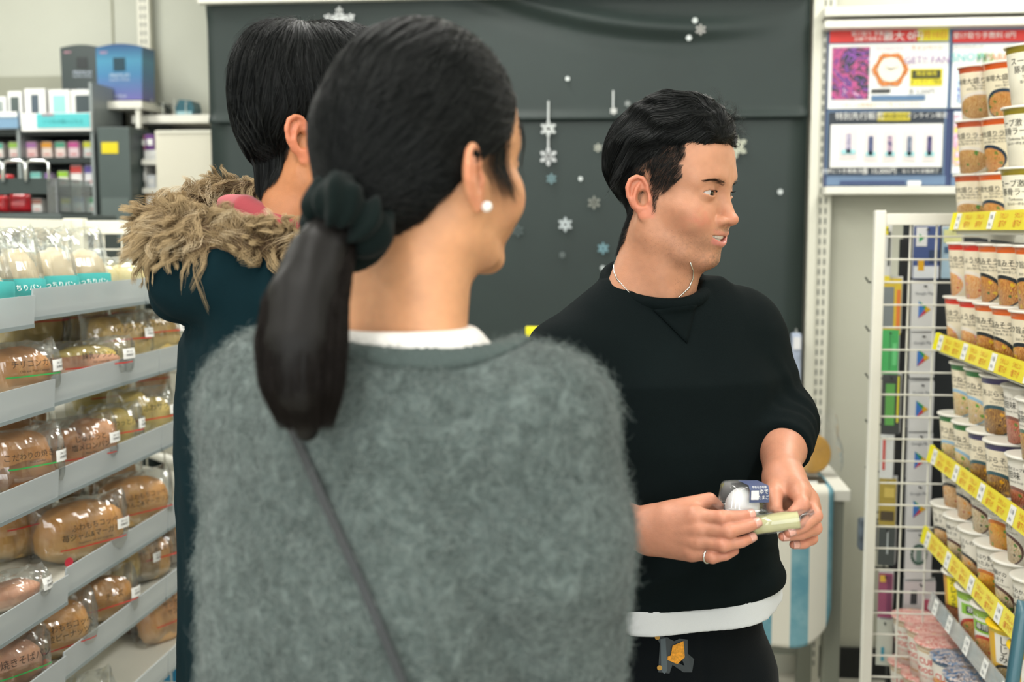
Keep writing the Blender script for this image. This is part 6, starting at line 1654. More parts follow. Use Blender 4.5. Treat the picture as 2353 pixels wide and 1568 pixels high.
# ------------------------------------------------------------------ man in the black sweatshirt
phi = math.radians(33)
fwd = math.cos(phi) * CR - math.sin(phi) * FH
HM = frame(P(1532, 463, 1.60), fwd, pitch=math.radians(-7))
def man_head(p): return s_head(p, mouth='open', back=0.0)
Vh, Fh_ = nets(man_head, (-0.15, -0.13, -0.205), (0.15, 0.13, 0.14), 0.0016)
Vh = relax(Vh, Fh_, 2)
nv = Vh.astype(np.float32)
sk = skin_cols(nv, (192, 138, 108), stubble=0.9)
# short-cropped sides tint the scalp
hair_edge = lambda p: (p[:, 2] > 0.050 - 0.9 * np.clip(p[:, 1] - 0.03, -0.02, 0.1)) 
def side_mask(p):
    q = mirror(p); y, z = p[:, 1], p[:, 2]
    front = np.interp(z, [-0.02, 0.012, 0.022, 0.034, 0.05, 0.075], [0.020, 0.024, 0.032, 0.046, 0.046, 0.046]) + 0.0045 * vnoise(p, 90, 6) + 0.003 * vnoise(p, 260, 8)
    low = np.interp(y, [-0.09, -0.045, -0.030, -0.022, -0.004, 0.004], [-0.080, -0.078, -0.060, -0.005, 0.030, -0.014]) + 0.003 * vnoise(p, 120, 7)
    return (z > low) & (y < front) & (z < 0.10)
eu = ear_uv(mirror(nv)); isear = (np.abs(eu[:, 0] - 0.007) < 0.021) & (np.abs(eu[:, 1]) < 0.037) & (eu[:, 2] > -0.003)
sm_ = side_mask(nv) & ~isear
fade = np.clip((nv[:, 2] - 0.0) / 0.05, 0.35, 1)
sk = blend(sk, lin(np.array([66, 54, 46]) / 255.0), sm_ * (0.45 + 0.5 * fade) * (0.8 + 0.3 * vnoise(nv, 300, 4)))
man_parts = [(xf(HM, Vh), Fh_, sk)]

# arms and hands, joint by joint (pixel, pixel, distance)
def J(*a): return [P(*q) for q in a]
def finger(p, pts, rs, k=0.004): return s_chain(p, pts, rs, 0.0)
RE, RW = P(1230, 1130, 1.60), P(1478, 1216, 1.475)
R_F = {'index': (J((1597, 1188, 1.425), (1660, 1190, 1.402), (1702, 1188, 1.406), (1724, 1184, 1.414)), [0.0105, 0.0088, 0.0078, 0.0066]),
       'middle': (J((1606, 1215, 1.420), (1674, 1221, 1.396), (1716, 1211, 1.400), (1738, 1203, 1.408)), [0.0105, 0.0088, 0.0078, 0.0067]),
       'ring': (J((1602, 1244, 1.422), (1662, 1253, 1.398), (1704, 1246, 1.401), (1727, 1236, 1.410)), [0.0100, 0.0083, 0.0073, 0.0063]),
       'little': (J((1590, 1268, 1.430), (1637, 1281, 1.408), (1667, 1277, 1.407), (1688, 1266, 1.414)), [0.0092, 0.0073, 0.0066, 0.0057])}
R_TH = (J((1512, 1192, 1.47), (1582, 1164, 1.455), (1630, 1150, 1.452), (1650, 1166, 1.458)), [0.0190, 0.0125, 0.0100, 0.0080])
def r_arm(p):
    ax = nrm(np.cross(RW - RE, CF)); dn = nrm(CF)
    d = s_cone(p, RE, RE + 0.35 * (RW - RE), 0.038, 0.038)
    d = smin(d, s_cone(p, RE + 0.35 * (RW - RE), RW, 0.037, 0.0250, (dn, 0.80)), 0.03)
    ks = [R_F[k][0][0] for k in ('index', 'middle', 'ring', 'little')]
    pal = None
    for i, kx in enumerate(ks):
        st = RW + (kx - RW) * 0.12
        e = s_cone(p, st, kx, 0.0195, [0.0125, 0.0125, 0.0118, 0.0108][i], (dn, 0.85))
        pal = e if pal is None else smin(pal, e, 0.014)
    d = smin(d, pal, 0.016)
    d = smin(d, s_cone(p, P(1500, 1238, 1.468), P(1585, 1262, 1.445), 0.020, 0.014), 0.015)      # heel of the hand
    fs = None
    for k in R_F:
        e = finger(p, *R_F[k]); 
        pp = R_F[k][0][1]; e = smin(e, s_ell(p, pp - 0.0012 * dn, (R_F[k][1][1] * 1.03,) * 3), 0.004)
        fs = e if fs is None else smin(fs, e, 0.0022)
    d = smin(d, fs, 0.008)
    for kx in ks: d = smin(d, s_ell(p, kx - 0.004 * dn, (0.0085, 0.0085, 0.0085)), 0.007)
    d = smin(d, s_chain(p, *R_TH), 0.012)
    d = smin(d, s_cone(p, P(1540, 1190, 1.455), P(1590, 1182, 1.440), 0.014, 0.009), 0.018)       # web
    for kx in ks[:3]:                                                                              # tendons
        d = smin(d, s_cone(p, RW + 0.35 * (kx - RW) - 0.0145 * dn, kx - 0.0085 * dn, 0.0025, 0.003), 0.008)
    return d
LE, LW = P(1796, 965, 1.665), P(1797, 1094, 1.505)
L_F = {'index': (J((1836, 1132, 1.448), (1843, 1160, 1.424), (1824, 1178, 1.420), (1809, 1190, 1.426)), [0.0108, 0.0090, 0.0080, 0.0068]),
       'middle': (J((1856, 1148, 1.455), (1872, 1186, 1.430), (1846, 1210, 1.416), (1814, 1223, 1.412)), [0.0108, 0.0090, 0.0080, 0.0068]),
       'ring': (J((1862, 1170, 1.462), (1872, 1214, 1.440), (1842, 1228, 1.424), (1800, 1233, 1.418)), [0.0102, 0.0085, 0.0076, 0.0065]),
       'little': (J((1860, 1192, 1.468), (1864, 1238, 1.452), (1848, 1250, 1.440), (1824, 1252, 1.434)), [0.0094, 0.0076, 0.0068, 0.0058])}
L_TH = (J((1790, 1112, 1.490), (1777, 1138, 1.455), (1780, 1168, 1.440), (1788, 1192, 1.438)), [0.0170, 0.0120, 0.0100, 0.0082])
def l_arm(p):
    dn = nrm(CF)
    d = s_cone(p, LE, LE + 0.45 * (LW - LE), 0.034, 0.031)
    d = smin(d, s_cone(p, LE + 0.45 * (LW - LE), LW, 0.031, 0.0240), 0.03)
    ks = [L_F[k][0][0] for k in ('index', 'middle', 'ring', 'little')]
    pal = None
    for i, kx in enumerate(ks):
        e = s_cone(p, LW + (kx - LW) * 0.15, kx, 0.0195, [0.0130, 0.0130, 0.0122, 0.0112][i])
        pal = e if pal is None else smin(pal, e, 0.014)
    d = smin(d, pal, 0.016)
    d = smin(d, s_cone(p, P(1805, 1120, 1.50), P(1845, 1200, 1.48), 0.020, 0.012), 0.015)
    fs = None
    for k in L_F:
        e = finger(p, *L_F[k]); pp = L_F[k][0][1]
        e = smin(e, s_ell(p, pp, (L_F[k][1][1] * 1.08,) * 3), 0.004)
        fs = e if fs is None else smin(fs, e, 0.0022)
    d = smin(d, fs, 0.008)
    d = smin(d, s_chain(p, *L_TH), 0.010)
    return d
def bounds(pts, pad):
    a = np.array(pts); return a.min(0) - pad, a.max(0) + pad
hand_base = lin(np.array([194, 136, 110]) / 255.0)
def hand_cols(V, fing):
    c = np.ones((len(V), 3)) * hand_base * (1 + 0.07 * vnoise(V, 70, 2) + 0.05 * vnoise(V, 260, 5))[:, None]
    for k in fing:
        pts = fing[k][0]
        for i, w in ((0, 0.45), (1, 0.40), (2, 0.28), (3, 0.45)):
            c = blend(c, lin(np.array([214, 128, 112]) / 255.0), w * np.exp(-((V - pts[i]) ** 2).sum(1) / 0.009 ** 2))
    return c
for fn, fing, th, ends in ((r_arm, R_F, R_TH, (RE, RW)), (l_arm, L_F, L_TH, (LE, LW))):
    pts = [q for k in fing for q in fing[k][0]] + th[0] + [ends[1]] + [ends[0] + 0.45 * (ends[1] - ends[0])]
    lo, hi = bounds(pts, 0.05)
    V, F = nets(fn, lo, hi, 0.0017); V = relax(V, F, 2)
    man_parts.append((V, F, hand_cols(V.astype(np.float32), fing)))
# torso and legs under the clothes (hidden core that ties the body together)
MBY = math.radians(18)
fb = math.cos(MBY) * (-FH) + math.sin(MBY) * CR; rb = np.array([fb[1], -fb[0], 0.0])
MB0 = P(1528, 900, 1.635)
BODY = np.eye(4); BODY[:3, 0] = rb; BODY[:3, 1] = fb; BODY[:3, 2] = (0, 0, 1); BODY[:3, 3] = (MB0[0], MB0[1], 0)
def bl_(p): return xfi(BODY, p)
def loft(q, zs, cx, cy, a, b, n=2.4):
    """vertical body whose section is a superellipse; q in body axes"""
    z = q[:, 2]
    A = np.interp(z, zs, a); B = np.interp(z, zs, b); x = (q[:, 0] - np.interp(z, zs, cx)) / A; y = (q[:, 1] - np.interp(z, zs, cy)) / B
    k = (np.abs(x) ** n + np.abs(y) ** n) ** (1 / n)
    d = (k - 1) * np.minimum(A, B)
    dz = np.maximum(zs[0] - z, z - zs[-1])
    return np.maximum(d, dz) 
def man_core(p):
    q = bl_(p)
    d = loft(q, [0.84, 0.95, 1.10, 1.25, 1.36], [0, 0, 0, 0, 0], [0, 0, 0, 0.005, -0.01], [0.115, 0.115, 0.115, 0.12, 0.07], [0.07, 0.075, 0.075, 0.08, 0.05])
    qm = mirror(q)
    d = smin(d, s_chain(qm, [(0.080, 0, 0.86), (0.095, 0.01, 0.48), (0.10, -0.01, 0.08)], [0.058, 0.05, 0.04]), 0.03)
    d = smin(d, s_cone(qm, (0.10, -0.01, 0.045), (0.115, 0.12, 0.035), 0.035, 0.03), 0.02)
    for s_, e_ in ((P(1315, 860, 1.57), RE), (P(1690, 775, 1.69), LE)): d = smin(d, s_cone(p, s_, e_, 0.036, 0.032), 0.02)
    d = smin(d, s_cone(p, P(1515, 660, 1.63), P(1520, 760, 1.64), 0.05, 0.07), 0.04)
    return d
V, F = nets(man_core, xf(BODY, [[0, 0, 0]])[0] + np.array([-0.36, -0.30, 0.0]), xf(BODY, [[0, 0, 0]])[0] + np.array([0.36, 0.30, 1.42]), 0.010)
man_parts.append((V, F, np.ones((len(V), 3)) * hand_base))
def join_parts(parts):
    V = []; F = []; Cc = []; n = 0
    for v, f, c in parts:
        V.append(v); F.append(f + n); Cc.append(c); n += len(v)
    return np.concatenate(V), np.concatenate(F), np.concatenate(Cc)
V, F, Cc = join_parts(man_parts)
man = link('person', qmesh('person', V, F, M_SKIN, Cc), label='man in a black sweatshirt holding packed eggs and looking to his left', cat='person')
HMm = Matrix(HM.tolist())
for sd in (1, -1): eyeball(HM, sd, (math.radians(-6), math.radians(-3)), man)
# teeth
tv = MB()
for row, zc, hh in ((0, -0.0495, 0.0040), (1, -0.0580, 0.0034)):
    for i in range(-5, 6):
        a = i * 0.24; xx = 0.023 * math.sin(a) ; yy = 0.0875 - 0.026 * (1 - math.cos(a)) - row * 0.003; w = 0.0037 if abs(i) < 2 else 0.0031
        Mx = Matrix.Translation((xx, yy, 0.0185 + (zc + 7.0 * xx * xx * 0.8 - 0.0185) / FACE_K)) @ Matrix.Rotation(-a, 4, 'Z')
        tv.box(-w, w, -0.002, 0.002, -hh, hh, 0.0012, Mx)
o = tv.build('teeth', mat('tooth', 'efe6d6', 0.2, coat=0.4), man, smooth=True, kind='stuff'); o.matrix_local = HMm
# hair: a soft combed volume and its strands
def man_cap(p):
    q = mirror(p)
    d = s_ell(p, (0, -0.012, 0.070), (0.076, 0.077, 0.069))
    d = smin(d, s_ell(p, (0.006, 0.034, 0.102), (0.056, 0.042, 0.030)), 0.03)
    d = smin(d, s_ell(p, (0.008, 0.010, 0.119), (0.050, 0.055, 0.028)), 0.03)
    d = smin(d, s_ell(p, (0.0, 0.060, 0.095), (0.040, 0.021, 0.018)), 0.02)
    d = smin(d, s_ell(p, (0, -0.044, 0.052), (0.066, 0.042, 0.060)), 0.03)
    d = smax(d, -(p[:, 2] - (0.050 + 0.40 * np.clip(p[:, 1], -0.04, 0.12)) + 0.025 * (p[:, 1] < -0.2)), 0.012)
    wv = 0.0013 * np.sin(220 * (p[:, 2] + 0.35 * p[:, 0]) + 3.5 * vnoise(p, 30, 2)) * (p[:, 1] > -0.06) + 0.0016 * vnoise(p, 55, 8)
    return d + wv
def man_cap_tail(p):
    """cap plus the tapering back of the head"""
    d = man_cap(p)
    b = s_head(p, body=True, eyes=False) - 0.0015 - 0.006 * np.clip((p[:, 2] + 0.06) / 0.08, 0, 1)
    lim = np.maximum(np.maximum(p[:, 1] + 0.034 - 0.12 * np.clip(p[:, 2], -0.1, 0.1), -p[:, 2] - 0.062), p[:, 2] - 0.09)
    return smin(d, smax(b, lim, 0.015), 0.012)
Vc, Fc = nets(man_cap_tail, (-0.10, -0.12, -0.07), (0.10, 0.14, 0.17), 0.0028)
Vc = relax(Vc, Fc, 1)
M_HAIRB = mat('hair_black', '090a0a', 0.5, spec=0.12)
M_HAIR = real_hair('hair_black_strand', '121414', 0.3)
hb = link('hair', qmesh('hair', xf(HM, Vc), Fc, M_HAIRB), man)
def flow_man(p, i):
    d = np.zeros_like(p); d[:, 1] = -1.0
    d[:, 0] = -0.25 + 0.5 * np.sign(p[:, 0]) * (np.abs(p[:, 0]) > 0.03)
    d[:, 2] = np.where(p[:, 1] < -0.02, -0.9, -0.25) - 0.5 * (np.abs(p[:, 0]) > 0.045)
    return d
vc = Vc.astype(np.float32)
top = vc[:, 2] > 0.045
r0 = pick(vc, 14000, top)
S1 = comb(man_cap_tail, r0, flow_man, 9, 0.0075 + 0.003 * _NP.random(len(r0)).astype(np.float32), (0.0004 + 0.0042 * (0.5 + 0.5 * vnoise(r0.astype(np.float32), 120, 3)) * _NP.random(len(r0))).astype(np.float32), wob=0.75, seed=2)
strands('hair_strands', xf(HM, S1.reshape(-1, 3)).reshape(S1.shape), 0.00022, M_HAIR, hb, kind='stuff')
# stray wisps at the quiff
rq = pick(vc, 300, (vc[:, 1] > 0.055) & (vc[:, 2] > 0.085))
S3 = comb(man_cap_tail, rq, lambda p, i: np.stack([0.5 * np.sin(i + p[:, 2] * 300), np.full(len(p), 0.6 - 0.25 * i), np.full(len(p), 0.5 - 0.12 * i)], 1), 7, 0.006, 0.004, wob=0.9, seed=6, lift=lambda i: 0.25)
strands('hair_wisps', xf(HM, S3.reshape(-1, 3)).reshape(S3.shape), 0.00011, M_HAIR, hb, kind='stuff')
# cropped sides
r1 = pick(nv, 32000, sm_)
ln = np.where(r1[:, 2] > 0.03, 0.0042, 0.0026) * (0.7 + 0.6 * _NP.random(len(r1)))
S2 = comb(man_head, r1, lambda p, i: np.stack([0 * p[:, 0], -0.30 + 0 * p[:, 0], -1.0 + 0 * p[:, 0]], 1), 4, ln.astype(np.float32), 0.0012, wob=0.5, seed=4, lift=lambda i: 0.42)
strands('cropped_hair', xf(HM, S2.reshape(-1, 3)).reshape(S2.shape), 0.00013, M_HAIR, man, kind='stuff')
# brows and lashes
bp = []
for sd in (1, -1):
    for k in range(420):
        t = _NP.random(); w = (1 - t) * 0.0030 + 0.0012
        x = 0.0135 + t * 0.037; z = 0.0330 + 0.0040 * math.sin(min(1, t * 1.2) * math.pi * 0.6) - (0.003 * max(0, t - 0.7) / 0.3) + _NP.normal(0, w * 0.5)
        bp.append((sd * x, 0.11, z, sd))
bp = np.array(bp); pr = bp[:, :3].astype(np.float32)
for _ in range(40): pr[:, 1] -= 0.8 * man_head(pr)
Sb = comb(man_head, pr, lambda p, i: np.stack([np.sign(p[:, 0]), 0 * p[:, 0], 0.14 - 0.05 * i + 0 * p[:, 0]], 1), 4, 0.0021, 0.0008, wob=0.25, lift=lambda i: 0.3)
strands('eyebrows', xf(HM, Sb.reshape(-1, 3)).reshape(Sb.shape), 0.00007, M_HAIR, man, kind='stuff')
# stubble
qv = mirror(facewarp(nv)); pv = facewarp(nv)
sm2 = (((pv[:, 2] < -0.036) & (pv[:, 2] > -0.0435) & (qv[:, 0] < 0.026) & (pv[:, 1] > 0.074)) | ((pv[:, 2] < -0.070) & (pv[:, 1] > 0.045)) | ((pv[:, 2] < -0.045) & (pv[:, 2] > -0.09) & (qv[:, 0] > 0.033) & (pv[:, 1] > 0.005)))
r2 = pick(nv, 3000, sm2)
S4 = comb(man_head, r2, lambda p, i: np.stack([0 * p[:, 0], 0.2 + 0 * p[:, 0], -1 + 0 * p[:, 0]], 1), 3, 0.0006, 0.0005, lift=lambda i: 0.5)
strands('stubble', xf(HM, S4.reshape(-1, 3)).reshape(S4.shape), 0.00006, M_HAIR, man, kind='stuff')
lp = []
for sd in (1, -1):
    for k in range(60):
        t = 0.16 + 0.84 * k / 59; x = 0.0195 + t * 0.0255
        lp.append((sd * x, 0.110, 0.0194 + 0.0040 * math.sin(math.pi * t) + 0.06 * (x - 0.0315)))
pr = np.array(lp, np.float32)
for _ in range(40): pr[:, 1] -= 0.8 * man_head(pr)
pr = pr[pr[:, 1] > 0.0785]
Sl = np.stack([pr + np.stack([np.sign(pr[:, 0]) * 0.0004 * i, 0.0012 * i + 0 * pr[:, 0], -0.0004 * i + 0.00022 * i * i + 0 * pr[:, 0]], 1) for i in range(4)], 1)
strands('eyelashes', xf(HM, Sl.reshape(-1, 3)).reshape(Sl.shape), 0.00011, M_HAIR, man, kind='stuff')
# ------------------------------------------------------------------ the man's clothes
def cloth_mat(name, col, rough=0.85, weave=1400, sheen=0.25, var=0.12, bumpd=0.0006):
    m, g, b = newmat(name); tc = g.node('ShaderNodeTexCoord')
    f, _ = g.noise(tc.outputs['Object'], 8, 4, 0.6); f2, _ = g.noise(tc.outputs['Object'], weave, 2, 0.6)
    c = hexc(col); g.link(g.mix(((f - 0.5) * 2 + 0.5).clamp(), tuple(x * (1 - var) for x in c[:3]) + (1,), tuple(x * (1 + var) for x in c[:3]) + (1,)), b.inputs['Base Color'])
    b.inputs['Roughness'].default_value = rough; b.inputs['Sheen Weight'].default_value = sheen; b.inputs['Sheen Roughness'].default_value = 0.5; b.inputs['Specular IOR Level'].default_value = 0.08
    bn = g.node('ShaderNodeBump'); bn.inputs['Strength'].default_value = 0.5; bn.inputs['Distance'].default_value = bumpd; g.link(f2.s, bn.inputs['Height']); g.link(bn.outputs[0], b.inputs['Normal'])
    return m
M_SWEAT = cloth_mat('sweatshirt_black', '0a1213', 0.9, 900, 0.0)
M_RIB = cloth_mat('sweatshirt_rib', '081011', 0.9, 500, 0.0)
M_TEE = cloth_mat('tshirt_white', 'cfd2d4', 0.85, 900, 0.1, 0.03)
M_TROU = cloth_mat('trousers_black', '0a0f12', 0.85, 700, 0.04)
NB = P(1506, 652, 1.625)
NUP = nrm(np.array([0, 0, 1.0]) + 0.42 * fb + 0.05 * rb)
S_R, S_L = P(1305, 838, 1.565), P(1700, 758, 1.69)
RC, LC = RE + 0.62 * (RW - RE), LE + 0.58 * (LW - LE)
HEMZ = 0.960
def tors(q, g_=0.0):
    return loft(q, [0.80, 0.95, 1.00, 1.07, 1.17, 1.26, 1.33, 1.40], [0, 0, 0, 0, 0, 0.0, 0.0, 0], [0.02, 0.02, 0.02, 0.015, 0.01, 0.0, -0.015, -0.02],
                [x + g_ for x in (0.168, 0.168, 0.165, 0.152, 0.160, 0.172, 0.165, 0.09)], [x + g_ for x in (0.120, 0.122, 0.120, 0.110, 0.115, 0.112, 0.085, 0.05)], 2.3)
def sleeve(p, sh, el, cu, r0, r1, r2, bunch):
    arm = s_chain(p, [sh, el, cu], [r0, r1, r2], 0.02)
    ax = nrm(cu - el).astype(np.float32); t = (p - el.astype(np.float32)) @ ax
    if bunch:
        wob = 0.006 * vnoise(p, 22, 9)
        for c_, w_, h_ in ((0.022, 0.010, 0.005), (0.047, 0.011, 0.006), (0.072, 0.010, 0.004)):
            arm = arm - h_ * np.exp(-((t + wob - c_) / w_) ** 2)
    ua = (p - sh.astype(np.float32)) @ nrm(el - sh).astype(np.float32); L = np.linalg.norm(el - sh)
    arm = arm + 0.0022 * np.sin(ua * 110 + 3.0 * vnoise(p, 14, 5)) * np.exp(-((ua - L * 0.86) / 0.05) ** 2)
    arm = smax(arm, (p - cu.astype(np.float32)) @ ax, 0.006)
    return smax(arm, -s_cone(p, cu - ax * 0.035, cu + ax * 0.1, r2 - 0.010, r2 - 0.010), 0.004)
UPV = np.array([0, 0, 1.0])
def sweat(p):
    q = bl_(p)
    d = tors(q)
    for sh in (S_R, S_L):
        d = smin(d, s_cone(p, NB - 0.048 * UPV - 0.02 * fb, sh, 0.046, 0.050), 0.06)
    d = d + 0.0032 * vnoise(p * np.array([1, 1, 0.55], np.float32), 13, 3) + 0.0016 * vnoise(p * np.array([1, 1, 0.7], np.float32), 30, 6)
    wz = q[:, 2]; d = d + 0.0035 * np.sin(wz * 110 + q[:, 0] * 16 + 2 * vnoise(p, 10, 4)) * np.exp(-((wz - 1.0) / 0.05) ** 2)
    d = d - 0.003 * np.exp(-(np.maximum(q[:, 2] - HEMZ - 0.05, 0) / 0.004) ** 2) * (q[:, 2] < 1.1)
    d = smax(d, HEMZ - q[:, 2], 0.004)
    ar = sleeve(p, S_R, RE, RC, 0.055, 0.048, 0.046, False)
    al = sleeve(p, S_L, LE, LC, 0.058, 0.047, 0.041, True)
    d = smin(d, ar, 0.03); d = smin(d, al, 0.022)
    d = smax(d, -s_cone(p, NB - 0.05 * NUP, NB + 0.2 * NUP, 0.061, 0.075), 0.006)
    return smin(d, s_torus(p, NB, NUP, 0.0715, 0.0085), 0.004)
lo, hi = bounds([S_R, S_L, RE, LE, RC, LC, P(1400, 1420, 1.55), P(1790, 1420, 1.7), P(1500, 1400, 1.8), NB], 0.10)
V, F = nets(sweat, lo, hi, 0.0048); V = relax(V, F, 2)
sw = link('sweatshirt', qmesh('sweatshirt', V, F, M_SWEAT), man)
def trace(px, py, fn, d0=1.2, d1=2.2):
    """distance along the pixel's sight line to the surface fn = 0"""
    px = np.atleast_1d(np.asarray(px, float)); py = np.atleast_1d(np.asarray(py, float))
    r = np.stack([ray(a, b) for a, b in zip(px, py)]); rl = np.linalg.norm(r, axis=1)
    t = np.full(len(px), d0)
    for _ in range(80):
        s_ = fn((CAM_O + r * t[:, None]).astype(np.float32)); t = np.minimum(t + 0.6 * s_ / rl, d1)
    return CAM_O + r * t[:, None]
# ribbed collar
V, F = nets(lambda p: s_torus(p, NB, NUP, 0.0705, 0.0105) + 0.0003 * np.sin(90 * np.arctan2((p - NB.astype(np.float32)) @ rb.astype(np.float32), (p - NB.astype(np.float32)) @ fb.astype(np.float32))), NB - 0.1, NB + 0.1, 0.0026)
link('collar', qmesh('collar', relax(V, F, 1), F, M_RIB), sw)
# V gusset below the collar
tri_ = [(1500, 712), (1600, 700), (1578, 790)]
pts = []; n = 9
for i in range(n + 1):
    for j in range(n + 1 - i):
        a, b_ = i / n, j / n; c_ = 1 - a - b_; pts.append((tri_[0][0] * c_ + tri_[1][0] * a + tri_[2][0] * b_, tri_[0][1] * c_ + tri_[1][1] * a + tri_[2][1] * b_))
T = trace([q[0] for q in pts], [q[1] for q in pts], sweat) - CF * 0.0004
fs = []; idx = {}
k = 0
for i in range(n + 1):
    for j in range(n + 1 - i): idx[i, j] = k; k += 1
for i in range(n):
    for j in range(n - i):
        fs.append((idx[i, j], idx[i + 1, j], idx[i, j + 1]))
        if i + j < n - 1: fs.append((idx[i + 1, j], idx[i + 1, j + 1], idx[i, j + 1]))
o = link('gusset', mesh('gusset', T, fs, M_RIB, True), sw); o.modifiers.new('thickness', 'SOLIDIFY').thickness = 0.0018
# white shirt tail
def tee(p):
    q = bl_(p)
    w = 0.004 * np.sin(q[:, 0] * 40 + 1.0) + 0.003 * vnoise(p, 20, 4)
    d = tors(q, 0.001 + 0.0) + w - 0.05 * np.clip(HEMZ - q[:, 2], 0, 0.06)
    zb = 0.929 + 0.010 * np.clip((np.abs(q[:, 0]) - 0.10) / 0.07, 0, 1)
    d = np.maximum(d, np.maximum(zb - q[:, 2], q[:, 2] - HEMZ - 0.004))
    return smax(d, -(tors(q, -0.006) + w), 0.002)
bc = xf(BODY, [[0, 0, 0]])[0]
V, F = nets(tee, bc + np.array([-0.24, -0.24, 0.84]), bc + np.array([0.24, 0.24, 0.99]), 0.0036)
link('tshirt', qmesh('tshirt', relax(V, F, 2), F, M_TEE), man)
def trous(p):
    q = bl_(p); qm = mirror(q)
    d = loft(q, [0.70, 0.82, 0.95], [0, 0, 0], [0.005, 0.01, 0.01], [0.160, 0.158, 0.140], [0.108, 0.108, 0.095], 2.2)
    d = smin(d, s_chain(qm, [(0.088, 0.0, 0.80), (0.100, 0.012, 0.46), (0.105, -0.006, 0.075)], [0.092, 0.084, 0.074]), 0.03)
    d = np.maximum(d, 0.07 - q[:, 2])
    d = d + 0.004 * vnoise(p * np.array([1, 1, 0.5], np.float32), 16, 2)
    d = d + 0.0035 * np.exp(-((q[:, 0] + 0.01) / 0.006) ** 2) * (q[:, 1] > 0.06) * (q[:, 2] > 0.70)
    return d
V, F = nets(trous, bc + np.array([-0.30, -0.26, 0.05]), bc + np.array([0.30, 0.26, 0.95]), 0.0062)
tr_ = link('trousers', qmesh('trousers', relax(V, F, 2), F, M_TROU), man)
for sx in (-1, 1):
    def shoe(p, sx=sx):
        q = bl_(p)
        d = s_chain(q, [(sx * 0.10, -0.06, 0.045), (sx * 0.108, 0.05, 0.045), (sx * 0.118, 0.15, 0.035)], [0.045, 0.048, 0.038])
        return smax(d, 0.006 - q[:, 2], 0.01)
    c0 = xf(BODY, [[sx * 0.11, 0.04, 0.05]])[0]
    V, F = nets(shoe, c0 - np.array([0.2, 0.2, 0.06]), c0 + np.array([0.2, 0.2, 0.08]), 0.006)
    link('shoe', qmesh('shoe', V, F, mat('shoe_black', '1a1c1e', 0.5)), man)
# printed patch on the trousers: a little board with wheels and an orange figure
def patch(name, poly, m, lift):
    c = np.mean(poly, 0); pl = np.array(poly, float)
    T = trace(pl[:, 0], pl[:, 1], trous, 1.2, 2.0) - CF * lift
    return link(name, mesh(name, T, [tuple(range(len(T)))], m), tr_)
mpo = mat('patch_orange', 'd9921f', 0.7, var=(300, 0.35)); mpk = mat('patch_ink', '2a3236', 0.6); mpg = mat('patch_gold', 'b98a2c', 0.6)
patch('patch_backing', [(1508, 1462), (1580, 1470), (1580, 1502), (1595, 1515), (1590, 1545), (1570, 1545), (1545, 1528), (1538, 1548), (1512, 1545), (1516, 1480)], mpk, 0.0012)
patch('patch_body', [(1545, 1484), (1570, 1473), (1573, 1510), (1556, 1526), (1533, 1516), (1534, 1508), (1541, 1506)], mpo, 0.0022)
patch('patch_board', [(1517, 1468), (1529, 1466), (1533, 1540), (1526, 1549), (1519, 1540)], mat('patch_grey', '48545a', 0.6), 0.0022)
for cx_, cy_ in ((1510, 1464), (1515, 1534)):
    patch('patch_wheel', [(cx_ + 6 * math.cos(a), cy_ + 6 * math.sin(a)) for a in np.linspace(0, 6.28, 10, endpoint=False)], mpg, 0.003)
# silver necklace, ring
hw = lambda p: man_head(xfi(HM, p))
ring_pts = trace([1414, 1410, 1411, 1418, 1445, 1500, 1555, 1583, 1592, 1592, 1586], [598, 612, 626, 642, 672, 697, 688, 662, 640, 622, 604], hw, 1.3, 1.9) - CF * 0.0012
m_silver = mat('silver', 'd8d8d4', 0.2, metal=1.0)
MB().tube(list(ring_pts), 0.0011, 6).build('necklace', m_silver, man, smooth=True)
a, b_ = R_F['little'][0][0], R_F['little'][0][1]
ax = nrm(b_ - a); c0 = a + 0.78 * (b_ - a); e1 = nrm(np.cross(ax, CF)); e2 = np.cross(ax, e1)
MB().tube([c0 + 0.0088 * (math.cos(t) * e1 + math.sin(t) * e2) for t in np.linspace(0, 2 * math.pi, 24, endpoint=False)], 0.0013, 8, closed=True).build('finger_ring', m_silver, man, smooth=True)
# fingernails
mnail = mat('nail', 'd6a091', 0.25, coat=0.3)
def nail(fing, k, side, along=0.55, s=1.0):
    pts, rs = fing[k]; a, b_ = pts[2], pts[3]; ax = nrm(b_ - a); c0 = a + (b_ - a) * 0.93
    n_ = nrm(np.asarray(side) - ax * (np.asarray(side) @ ax)); w = np.cross(ax, n_)
    V = []; F = []; nu, nw = 6, 6
    for i in range(nu):
        for j in range(nw):
            u = (i / (nu - 1) - 0.5) * 0.0095 * s; v = (j / (nw - 1) - 0.5) * 2 * 1.0
            r = rs[3] + 0.0009; V.append(c0 + ax * u + r * (math.cos(v) * n_ + math.sin(v) * w) * (1 - 0.04 * abs(u) / 0.004))
    F = [(i * nw + j, i * nw + j + 1, (i + 1) * nw + j + 1, (i + 1) * nw + j) for i in range(nu - 1) for j in range(nw - 1)]
    o = link('fingernail', mesh('fingernail', V, F, mnail, True), man); o.modifiers.new('thickness', 'SOLIDIFY').thickness = 0.0006
for k in ('index', 'middle', 'ring'): nail(R_F, k, -CF * 0.6 + CU * 0.5 + CR * 0.5)
for k in ('middle', 'ring', 'little'): nail(L_F, k, -CF + CU * 0.1 - CR * 0.4)

